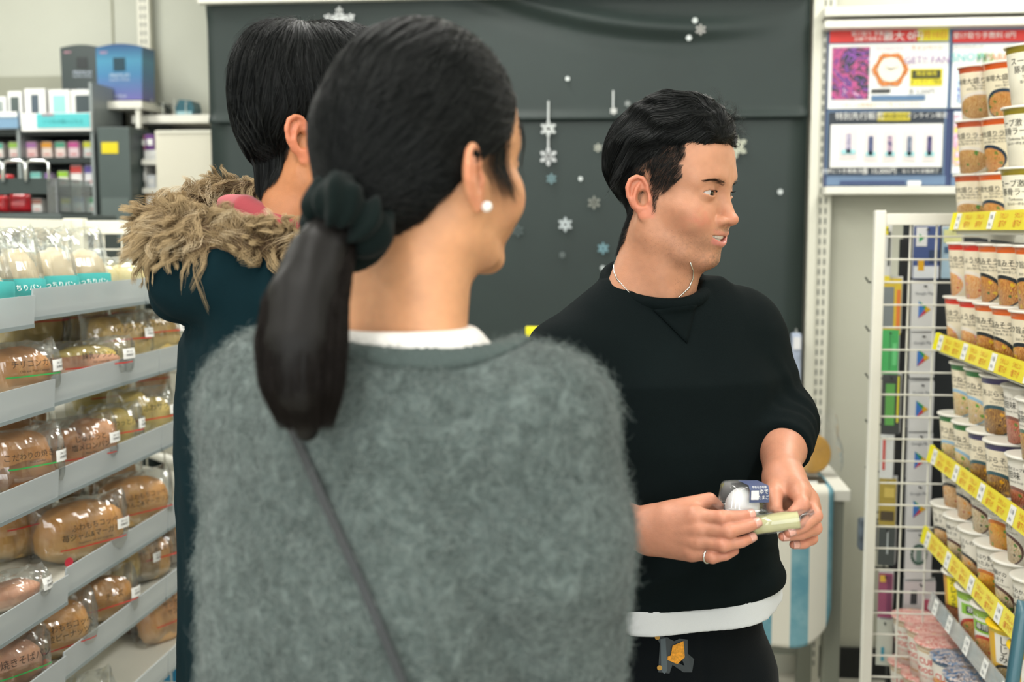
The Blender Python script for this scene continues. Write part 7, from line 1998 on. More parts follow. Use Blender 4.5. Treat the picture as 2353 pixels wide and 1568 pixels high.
# ------------------------------------------------------------------ what he holds: an egg in a clear box, a pale stick in film
ED = 1.428
ec = P(1700, 1166, ED + 0.012)
tilt = Matrix.Rotation(math.radians(-6), 4, 'Y')
exr = nrm(CR - 0.0 * FH); eyr = FH; ezr = np.array([0, 0, 1.0])
EB = np.eye(4); EB[:3, 0] = nrm(exr * math.cos(0.35) + eyr * math.sin(0.35)); EB[:3, 1] = nrm(eyr * math.cos(0.35) - exr * math.sin(0.35)); EB[:3, 2] = ezr; EB[:3, 3] = P(1702, 1206, ED + 0.016)
EBm = Matrix(EB.tolist()) @ Matrix.Rotation(math.radians(4), 4, 'Y') @ Matrix.Scale(1.12, 4)
box = empty('egg_box', label='clear plastic box with one white egg in the man\'s hands', cat='box')
box.matrix_world = EBm
def shell(prof, n=40, pw=3.2):
    V = []; F = []
    for h, z in prof:
        for j in range(n):
            a = 2 * math.pi * j / n; c, s_ = math.cos(a), math.sin(a); r = (abs(c) ** pw + abs(s_) ** pw) ** (-1 / pw)
            V.append((h * r * c, h * r * s_ * 0.85, z))
    F = [(i * n + j, i * n + (j + 1) % n, (i + 1) * n + (j + 1) % n, (i + 1) * n + j) for i in range(len(prof) - 1) for j in range(n)]
    return V, F
m_clear = film('film_box', 'fafcff', 0.03, 0.035, 0.04)
V, F = shell([(0.005, 0.0), (0.022, 0.0), (0.0245, 0.003), (0.0265, 0.017), (0.027, 0.0185), (0.0335, 0.0188), (0.0335, 0.0196)])
link('tray', mesh('tray', V, F, m_clear, True), box)
V, F = shell([(0.0335, 0.0202), (0.0335, 0.0212), (0.0275, 0.0214), (0.0265, 0.023), (0.0245, 0.044), (0.0225, 0.0475), (0.019, 0.0485), (0.004, 0.0488)])
link('lid', mesh('lid', V, F, m_clear, True), box)
MB().box(0.026, 0.042, -0.010, 0.010, 0.0192, 0.0208, 0.0006).build('tab', m_clear, box)
Ve = []; Fe = []
for j in range(17):
    th = math.pi * j / 16; z = -math.cos(th); r = math.sin(th) * 0.0195 * (1 - 0.10 * z)
    for i in range(24): Ve.append((r * math.cos(2 * math.pi * i / 24), r * math.sin(2 * math.pi * i / 24), 0.0225 + 0.0205 * z))
Fe = [(j * 24 + i, j * 24 + (i + 1) % 24, (j + 1) * 24 + (i + 1) % 24, (j + 1) * 24 + i) for j in range(16) for i in range(24)]
link('egg', mesh('egg', Ve, Fe, mat('egg_shell', 'eeeae4', 0.45, sss=0.15), True), box)
# printed label over the lid, no code on it
lab = []
for (y, z) in ((-0.0225, 0.030), (-0.0215, 0.0440), (-0.0185, 0.0488), (0.004, 0.0497)): lab.append((y, z))
V = []; F = []
for i, x in enumerate(np.linspace(-0.006, 0.0195, 7)):
    for (y, z) in lab: V.append((x, y - 0.0006, z + 0.0006))
F = [(i * 4 + j, (i + 1) * 4 + j, (i + 1) * 4 + j + 1, i * 4 + j + 1) for i in range(6) for j in range(3)]
lb_ = link('printed_label', mesh('printed_label', V, F, mat('label_blue', '4a5578', 0.4)), box)
lf = lambda v: np.stack([v[:, 0], np.interp(v[:, 1], [0.030, 0.0440, 0.0488], [-0.0225, -0.0215, -0.0185]) - 0.0016, v[:, 1]], 1)
link('label_print', text_mesh([('ゆで', 0.012, 0.0425, 0.006), ('たまご', 0.0115, 0.0362, 0.005), ('やわらか半熟', 0.007, 0.0475, 0.0032)], lf, mwt), lb_)
V = [lf(np.array([[x, z]]))[0] for x, z in ((-0.0045, 0.034), (0.0055, 0.034), (0.0055, 0.0442), (-0.0045, 0.0442))]
link('blank_field', mesh('blank_field', V, [(0, 1, 2, 3)], mat('label_white', 'e4e4e6', 0.5)), lb_)
# pale stick in a clear sleeve
A, B = P(1722, 1209, 1.424), P(1836, 1193, 1.415)
ax = nrm(B - A); up = nrm(np.array([0, 0, 1.0]) - ax * ax[2]); sd = np.cross(ax, up)
st = empty('snack_stick', label='pale yellow stick in a clear sleeve held between the fingers', cat='snack')
V = []; F = []; n = 16
for i, t in enumerate((0, 0.02, 0.1, 0.5, 0.9, 0.985, 1.0)):
    k = 0.6 if t in (0, 1.0) else 1.0
    for j in range(n):
        a = 2 * math.pi * j / n; c, s_ = math.cos(a), math.sin(a); r = (abs(c) ** 4 + abs(s_) ** 4) ** -0.25
        V.append(A + (B - A) * t + k * r * (0.0105 * c * up + 0.013 * s_ * sd))
F = [(i * n + j, i * n + (j + 1) % n, (i + 1) * n + (j + 1) % n, (i + 1) * n + j) for i in range(6) for j in range(n)] + [tuple(range(n - 1, -1, -1)), tuple(6 * n + j for j in range(n))]
link('filling', mesh('filling', V, F, mat('stick_pale', 'd3cc92', 0.45, var=(40, 0.12)), True), st)
V = []
for i, t in enumerate((-0.1, -0.04, 0.0, 0.5, 1.0, 1.06, 1.18, 1.32)):
    k = (0.15, 0.8, 1.08, 1.08, 1.08, 1.0, 0.5, 0.08)[i]
    for j in range(n):
        a = 2 * math.pi * j / n; c, s_ = math.cos(a), math.sin(a); r = (abs(c) ** 4 + abs(s_) ** 4) ** -0.25
        V.append(A + (B - A) * t + up * (0.004 * max(0, t - 1) * 6) + r * (0.0105 * k * c * up + 0.013 * max(k, 0.7) * s_ * sd) * (1.05 + 0.03 * math.sin(j * 3 + i)))
F = [(i * n + j, i * n + (j + 1) % n, (i + 1) * n + (j + 1) % n, (i + 1) * n + j) for i in range(7) for j in range(n)]
link('sleeve', mesh('sleeve', V, F, m_clear, True), st)
# ------------------------------------------------------------------ woman in the grey mohair sweater
th = math.radians(42)
WM = frame(P(966, 420, 1.0), math.cos(th) * CR + math.sin(th) * FH, pitch=math.radians(2), roll=math.radians(2))
WNECK = [(0, 0.004, -0.010), (0, -0.006, -0.085), (0, -0.026, -0.185)]
def w_head(p): return s_head(p, female=True, mouth='closed', neck=WNECK)
V, F = nets(w_head, (-0.12, -0.13, -0.215), (0.12, 0.13, 0.14), 0.0024); V = relax(V, F, 2)
wv = V.astype(np.float32)
wc = skin_cols(wv, (206, 150, 110), female=True, flush=0.7)
wparts = [(xf(WM, V), F, wc)]
wth = math.radians(66)
wf = math.cos(wth) * CR + math.sin(wth) * FH; wr = np.array([wf[1], -wf[0], 0.0])
WB = np.eye(4); WB[:3, 0] = wr; WB[:3, 1] = wf; WB[:3, 2] = (0, 0, 1); _c = P(852, 1100, 0.995); WB[:3, 3] = (_c[0], _c[1], 0)
WNB = P(925, 752, 0.99)
W_SL, W_SR = P(636, 935, 1.06), P(1222, 990, 0.955)
W_EL, W_ER = P(607, 1290, 1.10), P(1262, 1260, 0.95)
W_WL, W_WR = P(640, 1600, 1.13), P(1290, 1660, 1.00)
def w_tors(q, g_=0.0):
    return loft(q, [0.72, 0.85, 1.0, 1.12, 1.22, 1.30, 1.36], [0] * 7, [0, 0, 0, 0, 0, 0, -0.005], [x + g_ for x in (0.152, 0.150, 0.148, 0.150, 0.148, 0.122, 0.07)], [x + g_ for x in (0.135, 0.132, 0.125, 0.118, 0.105, 0.085, 0.05)], 2.3)
def w_hole(p): return s_ell(xfi(WB, p), xfi(WB, np.array([WNB + 0.02 * UPV]))[0] + np.array([0.012, -0.004, 0.0]), (0.098, 0.080, 0.062))
def mohair(p):
    q = xfi(WB, p)
    d = w_tors(q)
    for sh in (W_SL, W_SR): d = smin(d, s_cone(p, WNB - 0.080 * UPV, sh, 0.072, 0.060), 0.06)
    d = d + 0.006 * vnoise(p * np.array([1, 1, 0.5], np.float32), 11, 3)
    al = s_chain(p, [W_SL, W_EL, W_WL], [0.068, 0.058, 0.052], 0.02)
    ar = s_chain(p, [W_SR, W_ER, W_WR], [0.074, 0.066, 0.056], 0.03)
    d = smin(d, al, 0.035); d = smin(d, ar, 0.016)
    d = d + 0.0022 * vnoise(p, 36, 5)
    # big soft drape folds
    d = d + 0.005 * np.sin(q[:, 0] * 26 + q[:, 2] * 9 + 2 * vnoise(p, 6, 2)) * np.clip((1.15 - q[:, 2]) / 0.2, 0, 1)
    d = smax(d, -w_hole(p), 0.008)
    return d
lo, hi = bounds([W_SL, W_SR, W_EL, W_ER, xf(WB, [[0, 0.14, 0.75]])[0], xf(WB, [[0, -0.14, 1.38]])[0], xf(WB, [[0.18, 0, 0.75]])[0], xf(WB, [[-0.18, 0, 0.75]])[0], W_WL, W_WR], 0.08)
lo[2] = 0.72; hi[2] = 1.42
Vm, Fm = nets(mohair, lo, hi, 0.0062); Vm = relax(Vm, Fm, 2)
# core body, legs and hands under the clothes
def hand_simple(p, W, dr, side):
    dr = nrm(dr); s1 = nrm(np.cross(dr, side)); d = s_cone(p, W, W + 0.05 * dr, 0.024, 0.026)
    d = smin(d, s_cone(p, W, W + 0.08 * dr, 0.022, 0.026), 0.02)
    for i, (o_, l_) in enumerate(((-0.024, 0.062), (-0.008, 0.072), (0.008, 0.068), (0.023, 0.054))):
        a = W + 0.08 * dr + o_ * s1; b1 = a + l_ * 0.55 * dr; b2 = b1 + l_ * 0.5 * nrm(dr + 0.5 * np.asarray(side))
        d = smin(d, s_chain(p, [a, b1, b2], [0.009, 0.0085, 0.007]), 0.005)
    d = smin(d, s_chain(p, [W + 0.02 * dr - 0.02 * s1, W + 0.06 * dr - 0.045 * s1, W + 0.095 * dr - 0.05 * s1], [0.014, 0.010, 0.008]), 0.01)
    return d
def w_core(p):
    q = xfi(WB, p); qm = mirror(q)
    d = loft(q, [0.80, 0.95, 1.10, 1.25, 1.33], [0] * 5, [0] * 5, [0.14, 0.12, 0.11, 0.125, 0.07], [0.085, 0.08, 0.075, 0.075, 0.05])
    d = smin(d, s_chain(qm, [(0.075, 0, 0.85), (0.08, 0.01, 0.46), (0.085, -0.01, 0.07)], [0.07, 0.048, 0.034]), 0.03)
    d = smin(d, s_cone(qm, (0.085, -0.01, 0.04), (0.095, 0.12, 0.03), 0.03, 0.024), 0.02)
    d = smin(d, s_chain(p, [W_SL, W_EL, W_WL], [0.04, 0.034, 0.024]), 0.03); d = smin(d, s_chain(p, [W_SR, W_ER, W_WR], [0.04, 0.034, 0.024]), 0.03)
    d = smin(d, s_cone(p, WNB - 0.07 * UPV, WNB - 0.14 * UPV, 0.04, 0.055), 0.03)
    d = smin(d, hand_simple(p, W_WL, W_WL - W_EL, -wr), 0.01); d = smin(d, hand_simple(p, W_WR, W_WR - W_ER, wf), 0.01)
    return d
lo2 = lo.copy(); hi2 = hi.copy(); lo2[2] = 0.0; hi2[2] = 1.36
V, F = nets(w_core, lo2, hi2, 0.0075); wparts.append((V, F, np.ones((len(V), 3)) * lin(np.array([224, 168, 126]) / 255.0)))
V, F, Cc = join_parts(wparts)
woman = link('person', qmesh('person', V, F, M_SKIN, Cc), label='woman seen from behind in a fuzzy grey sweater with a low ponytail', cat='person')
for sd in (1, -1): eyeball(WM, sd, (0.1, 0.0), woman)
# sweater material: mottled grey wool
m, g, b = newmat('mohair_grey'); tc = g.node('ShaderNodeTexCoord')
f1, _ = g.noise(tc.outputs['Object'], 75, 4, 0.65, 0.8); f2, _ = g.noise(tc.outputs['Object'], 9, 3, 0.5); f3, _ = g.noise(tc.outputs['Object'], 260, 2, 0.6)
g.link(g.ramp((f1 * 0.8 + f2 * 0.35 - 0.08).clamp(), [(0.30, '363f3d'), (0.5, '4e5856'), (0.70, '6d7875')]), b.inputs['Base Color'])
b.inputs['Roughness'].default_value = 0.95; b.inputs['Sheen Weight'].default_value = 0.15; b.inputs['Sheen Roughness'].default_value = 0.6; b.inputs['Specular IOR Level'].default_value = 0.1
bn = g.node('ShaderNodeBump'); bn.inputs['Strength'].default_value = 0.9; bn.inputs['Distance'].default_value = 0.004; g.link((f1 + f3 * 0.4).s, bn.inputs['Height']); g.link(bn.outputs[0], b.inputs['Normal'])
swt = link('sweater', qmesh('sweater', Vm, Fm, m), woman)
vm = Vm.astype(np.float32)
def wool(n, ln, rad, m_, name, seed, curl=1.0):
    i = _NP.integers(0, len(vm), n); r = vm[i] + _NP.normal(0, 0.003, (n, 3)).astype(np.float32)
    g_ = grad(mohair, r, 0.003); r = r - g_ * mohair(r)[:, None]
    vis = (g_ * (CAM_O[None, :] - r)).sum(1) > -0.6
    r, g_ = r[vis], g_[vis]
    t = _NP.normal(0, 1, r.shape); t -= g_ * (t * g_).sum(1, keepdims=True); t /= np.linalg.norm(t, axis=1, keepdims=True)
    L = ln * (0.5 + _NP.random(len(r)))[:, None]
    pts = [r]
    for k in range(1, 5):
        u = k / 4
        pts.append(r + L * (g_ * (u * 0.55 * (1 - 0.3 * u)) + t * u * curl) + _NP.normal(0, 0.0008, r.shape) * u)
    strands(name, np.stack(pts, 1), rad, m_, swt, tip=0.4, kind='stuff')
wool(48000, 0.010, 0.00016, hair_mat('wool_strand', '4a5452', '8c9592', 0.9, 0.05, 0.8), 'fuzz', 1)
wool(9000, 0.017, 0.00012, MATS['wool_strand'], 'long_fuzz', 2)
# ribbed neck edge
def w_rib(p):
    q = xfi(WB, p) - xfi(WB, np.array([WNB]))[0]
    return smax(mohair(p) - 0.0035 + 0.0009 * np.sin(np.arctan2(q[:, 1], q[:, 0]) * 70), w_hole(p) - 0.016, 0.002)
V, F = nets(w_rib, WNB - np.array([0.15, 0.15, 0.10]), WNB + np.array([0.15, 0.15, 0.08]), 0.0035)
link('neck_rib', qmesh('neck_rib', V, F, cloth_mat('mohair_rib', '485250', 0.95, 300, 0.1, 0.2, 0.002)), swt)
# white shirt under the sweater
def w_tee(p):
    q = xfi(WB, p)
    d = smin(w_tors(q, -0.014), s_cone(p, WNB - 0.10 * UPV, WNB - 0.004 * UPV, 0.080, 0.058), 0.05)
    for sh in (W_SL, W_SR): d = smin(d, s_cone(p, WNB - 0.072 * UPV, sh, 0.052, 0.045), 0.06)
    d = np.maximum(d, 1.18 - q[:, 2])
    d = smax(d, -s_cone(p, WNB - 0.06 * UPV, WNB + 0.2 * UPV, 0.0495, 0.056), 0.004)
    d = smax(d, (p - (WNB + 0.0 * UPV).astype(np.float32)) @ np.array([0, 0, 1.0], np.float32) - 0.001, 0.005)
    return d + 0.001 * vnoise(p, 30, 3)
V, F = nets(w_tee, WNB - np.array([0.26, 0.2, 0.16]), WNB + np.array([0.26, 0.2, 0.06]), 0.005)
link('tshirt', qmesh('tshirt', relax(V, F, 2), F, cloth_mat('tshirt_cream', 'e6e3de', 0.85, 800, 0.05, 0.02)), woman)
# trousers and shoes (below the frame)
def w_trous(p):
    q = xfi(WB, p); qm = mirror(q)
    d = loft(q, [0.72, 0.85, 0.95], [0] * 3, [0] * 3, [0.165, 0.155, 0.13], [0.105, 0.1, 0.09], 2.2)
    d = smin(d, s_chain(qm, [(0.078, 0, 0.80), (0.085, 0.01, 0.46), (0.09, -0.006, 0.075)], [0.088, 0.075, 0.066]), 0.03)
    return np.maximum(d, 0.065 - q[:, 2])
V, F = nets(w_trous, lo2 * np.array([1, 1, 0]), np.array([hi2[0], hi2[1], 0.97]), 0.011)
link('trousers', qmesh('trousers', relax(V, F, 1), F, cloth_mat('trousers_charcoal', '2a2d30', 0.85)), woman)
for sx in (-1, 1):
    def shoe(p, sx=sx):
        q = xfi(WB, p); d = s_chain(q, [(sx * 0.085, -0.05, 0.04), (sx * 0.09, 0.04, 0.04), (sx * 0.097, 0.125, 0.03)], [0.038, 0.042, 0.032]); return smax(d, 0.006 - q[:, 2], 0.01)
    c0 = xf(WB, [[sx * 0.09, 0.04, 0.04]])[0]; V, F = nets(shoe, c0 - np.array([0.17, 0.17, 0.05]), c0 + np.array([0.17, 0.17, 0.07]), 0.007)
    link('shoe', qmesh('shoe', V, F, mat('shoe_brown', '3a2a22', 0.45)), woman)
# hair, combed back into a low tie
TIE = np.array([0.016, -0.096, -0.034], np.float32)
def w_cap(p):
    q = mirror(p)
    d = s_ell(p, (0, 0.000, 0.054), (0.0805, 0.0870, 0.086))
    d = smin(d, s_cone(p, (0.006, -0.045, 0.010), TIE, 0.058, 0.020), 0.05)
    # hairline: forehead, temple, over and behind the ear, nape
    y, z = p[:, 1], p[:, 2]
    fl = np.interp(z, [-0.06, -0.03, 0.0, 0.020, 0.035, 0.05, 0.075, 0.10], [-0.060, -0.034, -0.016, 0.004, 0.046, 0.060, 0.078, 0.095])
    return smax(d, (y - fl.astype(np.float32)) * 0.85, 0.006) + 0.0010 * np.sin(np.arctan2(p[:, 0], p[:, 2] - 0.02) * 55 + 4 * vnoise(p, 18, 3))
Vc, Fc = nets(w_cap, (-0.10, -0.13, -0.08), (0.10, 0.11, 0.16), 0.0032); Vc = relax(Vc, Fc, 1)
M_WHAIRB = mat('hair_dark', '090a0a', 0.5, spec=0.12)
M_WHAIR = real_hair('hair_dark_strand', '121414', 0.3)
wh = link('hair', qmesh('hair', xf(WM, Vc), Fc, M_WHAIRB), woman)
vc = Vc.astype(np.float32)
r0 = pick(vc, 20000, vc[:, 1] > -0.085).astype(np.float32)
dist = np.linalg.norm(TIE - r0, axis=1)
S = comb(w_cap, r0, lambda p, i: (TIE - p) + np.array([0, 0, 0.02], np.float32), 10, (dist * 0.85 / 9).astype(np.float32), (0.0004 + 0.0018 * _NP.random(len(r0)) ** 2).astype(np.float32), wob=0.006)
strands('hair_strands', xf(WM, S.reshape(-1, 3)).reshape(S.shape), 0.0002, M_WHAIR, wh, kind='stuff')
# loose wisps by the ear and brow
r1 = np.concatenate([np.array([0.070, 0.030, 0.035]) + _NP.normal(0, 1, (240, 3)) * [0.002, 0.007, 0.006], np.array([0.050, 0.062, 0.055]) + _NP.normal(0, 1, (30, 3)) * [0.004, 0.004, 0.004]]).astype(np.float32)
S = comb(w_head, r1, lambda p, i: np.stack([0 * p[:, 0], -0.25 + 0.1 * i + 0 * p[:, 0], -1 + 0 * p[:, 0]], 1), 9, 0.0062, 0.003, wob=0.25)
strands('hair_wisps', xf(WM, S.reshape(-1, 3)).reshape(S.shape), 0.00012, M_WHAIR, wh, kind='stuff')
# ponytail
PT = np.array([P(778, 510, 0.925), P(735, 590, 0.895), P(702, 690, 0.878), P(692, 790, 0.868), P(694, 890, 0.866), P(704, 985, 0.872)])
PR = [0.018, 0.025, 0.029, 0.030, 0.025, 0.010]
V, F = nets(lambda p: s_chain(p, PT, PR, 0.0) + 0.0012 * vnoise(p * np.array([1, 1, 0.15], np.float32), 120, 4), PT.min(0) - 0.05, PT.max(0) + 0.05, 0.004)
pony = link('ponytail', qmesh('ponytail', relax(V, F, 2), F, mat('hair_brown', '0f0d0c', 0.5, spec=0.2)), woman)
n = 9000; a = _NP.random(n) * 2 * math.pi; rr = np.sqrt(_NP.random(n)) * 1.06; endt = 0.80 + 0.22 * _NP.random(n)
out = np.zeros((n, 12, 3)); ts = np.linspace(0, 1, 12); key = np.linspace(0, 1, len(PT))
for i, t in enumerate(ts):
    tt = t * endt; c0 = np.stack([np.interp(tt, key, PT[:, k]) for k in range(3)], 1); r_ = np.interp(tt, key, [0.016, 0.026, 0.032, 0.034, 0.031, 0.020])
    out[:, i] = c0 + (r_ * rr)[:, None] * (np.cos(a)[:, None] * CR + np.sin(a)[:, None] * (-FH) * 0.8) + _NP.normal(0, 0.0006, (n, 3))
strands('ponytail_strands', out, 0.00022, real_hair('hair_brown_strand', '191513', 0.4, 0.1), pony, kind='stuff')
# scrunchie: ruffled black cloth ring
sc_c = P(797, 505, 0.918); sc_n = nrm(P(778, 510, 0.925) - xf(WM, [TIE])[0] + 0.03 * CR * 0 - 0.02 * UPV - 0.03 * FH)
sc_n = nrm(-0.55 * CR - 0.62 * UPV - 0.55 * FH)
e1 = nrm(np.cross(sc_n, UPV)); e2 = np.cross(sc_n, e1)
def scr(p):
    q = p - sc_c.astype(np.float32); h = q @ sc_n.astype(np.float32); x = q @ e1.astype(np.float32); y = q @ e2.astype(np.float32); an = np.arctan2(y, x)
    ruf = 0.0035 * np.sin(an * 7 + 2.2 * np.sin(an * 2 + 1) + h * 70) + 0.0022 * np.sin(an * 13 + h * 120 + 2 * vnoise(p, 30, 2)) + 0.006 * vnoise(p, 42, 5)
    l = np.sqrt(x * x + y * y) - 0.0235
    return (np.sqrt(l * l + (h * 0.75) ** 2) - 0.0155 + ruf) * 0.75
V, F = nets(scr, sc_c - 0.065, sc_c + 0.065, 0.0028)
link('scrunchie', qmesh('scrunchie', relax(V, F, 2), F, cloth_mat('scrunchie_black', '0a1413', 0.85, 500, 0.05)), woman)
# pearl earring
pe = P(1103, 468, 0.925)
pr_ = xf(WM, [EAR_C + EAR_S * (ear_axes()[1] * -0.002 + ear_axes()[2] * -0.0285 + ear_axes()[0] * 0.010)])[0]
MB().lathe([(0.0048 * math.sin(t), -0.0048 * math.cos(t)) for t in np.linspace(0.02, math.pi - 0.02, 12)], 16).build('earring', mat('pearl', 'f0ece6', 0.2, coat=0.6), woman, smooth=True, loc=pr_)
# shoulder strap of her bag
def surf(pts, fn, lift, d0=0.6, d1=1.4): return trace([q[0] for q in pts], [q[1] for q in pts], fn, d0, d1) - CF * lift
sp = [(630, 860), (652, 930), (680, 1000), (716, 1080), (756, 1170), (800, 1265), (838, 1350), (876, 1440), (908, 1515), (932, 1580), (960, 1660)]
Q = surf(sp, mohair, 0.0055)
V = []
for i, c0 in enumerate(Q):
    t = nrm(Q[min(i + 1, len(Q) - 1)] - Q[max(i - 1, 0)]); s_ = nrm(np.cross(t, CF)); nn = np.cross(s_, t)
    for u, v in ((-0.0034, -0.0016), (0.0034, -0.0016), (0.0034, 0.0016), (-0.0034, 0.0016)): V.append(c0 + s_ * u + nn * v)
F = [(i * 4 + j, i * 4 + (j + 1) % 4, (i + 1) * 4 + (j + 1) % 4, (i + 1) * 4 + j) for i in range(len(Q) - 1) for j in range(4)] + [(0, 1, 2, 3), tuple((len(Q) - 1) * 4 + j for j in range(4))]
link('bag_strap', mesh('bag_strap', V, F, mat('strap_black', '12181a', 0.5)), label='thin black bag strap across the back of the grey sweater', cat='strap')
# ------------------------------------------------------------------ man in the navy parka
th2 = math.radians(4)
KM = frame(P(712, 338, 1.45), math.cos(th2) * CR + math.sin(th2) * FH, pitch=math.radians(-3))
def k_head(p): return s_head(p, mouth='closed', neck=[(0, 0.004, -0.010), (0, -0.004, -0.085), (0, -0.022, -0.185)])
V, F = nets(k_head, (-0.12, -0.12, -0.215), (0.12, 0.13, 0.14), 0.0026); V = relax(V, F, 2); kv = V.astype(np.float32)
kc = skin_cols(kv, (190, 128, 88), flush=0.9)
def k_nape(p):
    low = np.interp(p[:, 1], [-0.09, -0.05, -0.030, -0.015, 0.0], [-0.062, -0.060, -0.040, 0.0, 0.03]); return (p[:, 2] > low) & (p[:, 1] < 0.05) & (p[:, 2] < 0.1)
keu = ear_uv(mirror(kv)); kear = (np.abs(keu[:, 0] - 0.006) < 0.02) & (np.abs(keu[:, 1]) < 0.034) & (keu[:, 2] > -0.003)
km_ = k_nape(kv) & ~kear
kc = blend(kc, lin(np.array([40, 34, 30]) / 255.0), km_ * 0.85)
kparts = [(xf(KM, V), F, kc)]
kth = math.radians(28)
kf = math.cos(kth) * CR + math.sin(kth) * FH; kr = np.array([kf[1], -kf[0], 0.0])
KB = np.eye(4); KB[:3, 0] = kr; KB[:3, 1] = kf; KB[:3, 2] = (0, 0, 1); _c = P(700, 1100, 1.50); KB[:3, 3] = (_c[0], _c[1], 0)
KNB = P(670, 590, 1.47)
K_SL, K_SR = P(700, 700, 1.70), P(640, 730, 1.37)
K_EL, K_ER = P(760, 1080, 1.74), P(640, 1130, 1.36)
K_WL, K_WR = P(880, 1290, 1.70), P(740, 1330, 1.42)
def k_core(p):
    q = xfi(KB, p); qm = mirror(q)
    d = loft(q, [0.85, 1.0, 1.2, 1.35, 1.42], [0] * 5, [0] * 5, [0.14, 0.13, 0.15, 0.14, 0.07], [0.09, 0.085, 0.09, 0.08, 0.05])
    d = smin(d, s_chain(qm, [(0.085, 0, 0.9), (0.095, 0.01, 0.5), (0.10, -0.01, 0.08)], [0.075, 0.052, 0.04]), 0.03)
    d = smin(d, s_cone(qm, (0.10, -0.01, 0.045), (0.115, 0.12, 0.035), 0.035, 0.03), 0.02)
    d = smin(d, s_chain(p, [K_SL, K_EL, K_WL], [0.045, 0.038, 0.028]), 0.03); d = smin(d, s_chain(p, [K_SR, K_ER, K_WR], [0.045, 0.038, 0.028]), 0.03)
    d = smin(d, hand_simple(p, K_WL, K_WL - K_EL, kr), 0.01); d = smin(d, hand_simple(p, K_WR, K_WR - K_ER, kf), 0.01)
    return smin(d, s_cone(p, KNB + 0.02 * UPV, KNB - 0.1 * UPV, 0.05, 0.07), 0.04)
lo3, hi3 = bounds([K_SL, K_SR, K_EL, K_ER, K_WL, K_WR, xf(KB, [[0, 0.2, 0.0]])[0], xf(KB, [[0, -0.2, 0]])[0]], 0.16); lo3[2] = 0.0; hi3[2] = 1.45
V, F = nets(k_core, lo3, hi3, 0.009); kparts.append((V, F, np.ones((len(V), 3)) * lin(np.array([206, 146, 104]) / 255.0)))
V, F, Cc = join_parts(kparts)
kman = link('person', qmesh('person', V, F, M_SKIN, Cc), label='man seen from behind in a dark teal parka with a fur-trimmed hood', cat='person')
for sd in (1, -1): eyeball(KM, sd, (0.0, 0.0), kman)
# hair
CROWN = np.array([0.0, -0.015, 0.150], np.float32)
def k_cap(p):
    d = s_ell(p, (0, -0.004, 0.072), (0.086, 0.091, 0.084))
    d = smin(d, s_ell(p, (0, -0.038, 0.040), (0.072, 0.056, 0.075)), 0.03)
    d = smin(d, s_ell(p, (0, 0.05, 0.098), (0.065, 0.058, 0.05)), 0.03)
    d = smin(d, s_ell(p, (0, -0.050, 0.095), (0.066, 0.040, 0.050)), 0.03)
    y, z = p[:, 1], p[:, 2]
    low = np.interp(y, [-0.10, -0.05, -0.032, -0.022, -0.008, 0.030, 0.06, 0.11], [-0.056, -0.056, -0.044, -0.010, 0.026, 0.026, 0.045, 0.07])
    an = np.arctan2(p[:, 0], p[:, 1] + 0.015)
    return smax(d, (low.astype(np.float32) - z) * 0.8, 0.008) + 0.0007 * np.sin(an * 46 + 9 * vnoise(p, 16, 4)) + 0.0022 * vnoise(p * np.array([1, 1, 0.4], np.float32), 45, 7)
Vc, Fc = nets(k_cap, (-0.11, -0.12, -0.07), (0.11, 0.13, 0.18), 0.0034); Vc = relax(Vc, Fc, 1); vc = Vc.astype(np.float32)
khb = link('hair', qmesh('hair', xf(KM, Vc), Fc, M_WHAIRB), kman)
r0 = pick(vc, 15000).astype(np.float32)
fl = lambda p, i: (p - CROWN) * np.array([1, 1, 0.4], np.float32) / (np.linalg.norm(p - CROWN, axis=1, keepdims=True) + 1e-4) + np.array([0, 0, -0.75], np.float32)
S = comb(k_cap, r0, fl, 8, (0.006 + 0.003 * _NP.random(len(r0))).astype(np.float32), (0.0005 + 0.0035 * _NP.random(len(r0)) ** 2).astype(np.float32), wob=0.35, seed=3)
strands('hair_strands', xf(KM, S.reshape(-1, 3)).reshape(S.shape), 0.00022, M_WHAIR, khb, kind='stuff')
rf = pick(vc, 900, vc[:, 2] > 0.10).astype(np.float32)
S = comb(k_cap, rf, fl, 7, 0.006, 0.004, wob=0.6, seed=5, lift=lambda i: 0.5 - 0.1 * i)
strands('hair_wisps', xf(KM, S.reshape(-1, 3)).reshape(S.shape), 0.00013, M_WHAIR, khb, kind='stuff')
r1 = pick(kv, 6000, km_ & (kv[:, 2] < 0.02)).astype(np.float32)
S = comb(k_head, r1, lambda p, i: np.stack([0 * p[:, 0], -0.2 + 0 * p[:, 0], -1 + 0 * p[:, 0]], 1), 4, 0.0028, 0.001, wob=0.3, lift=lambda i: 0.35)
strands('cropped_hair', xf(KM, S.reshape(-1, 3)).reshape(S.shape), 0.00014, M_WHAIR, kman, kind='stuff')
# ragged lower ends
lowz = np.interp(vc[:, 1], [-0.10, -0.05, -0.032, -0.022, -0.008, 0.030, 0.06, 0.11], [-0.050, -0.050, -0.040, -0.010, 0.026, 0.026, 0.045, 0.07])
re_ = pick(vc, 5000, (vc[:, 2] < lowz + 0.030) & (vc[:, 1] < -0.028) & (np.linalg.norm(vc[:, :2] - [0, -0.004], axis=1) > 0.055)).astype(np.float32)
S = comb(k_head, re_, lambda p, i: np.stack([0 * p[:, 0], -0.12 + 0 * p[:, 0], -1 + 0 * p[:, 0]], 1), 7, (0.0045 + 0.003 * _NP.random(len(re_))).astype(np.float32), 0.006, wob=0.3, seed=8, lift=lambda i: -0.12)
strands('hair_ends', xf(KM, S.reshape(-1, 3)).reshape(S.shape), 0.0002, M_WHAIR, khb, kind='stuff')
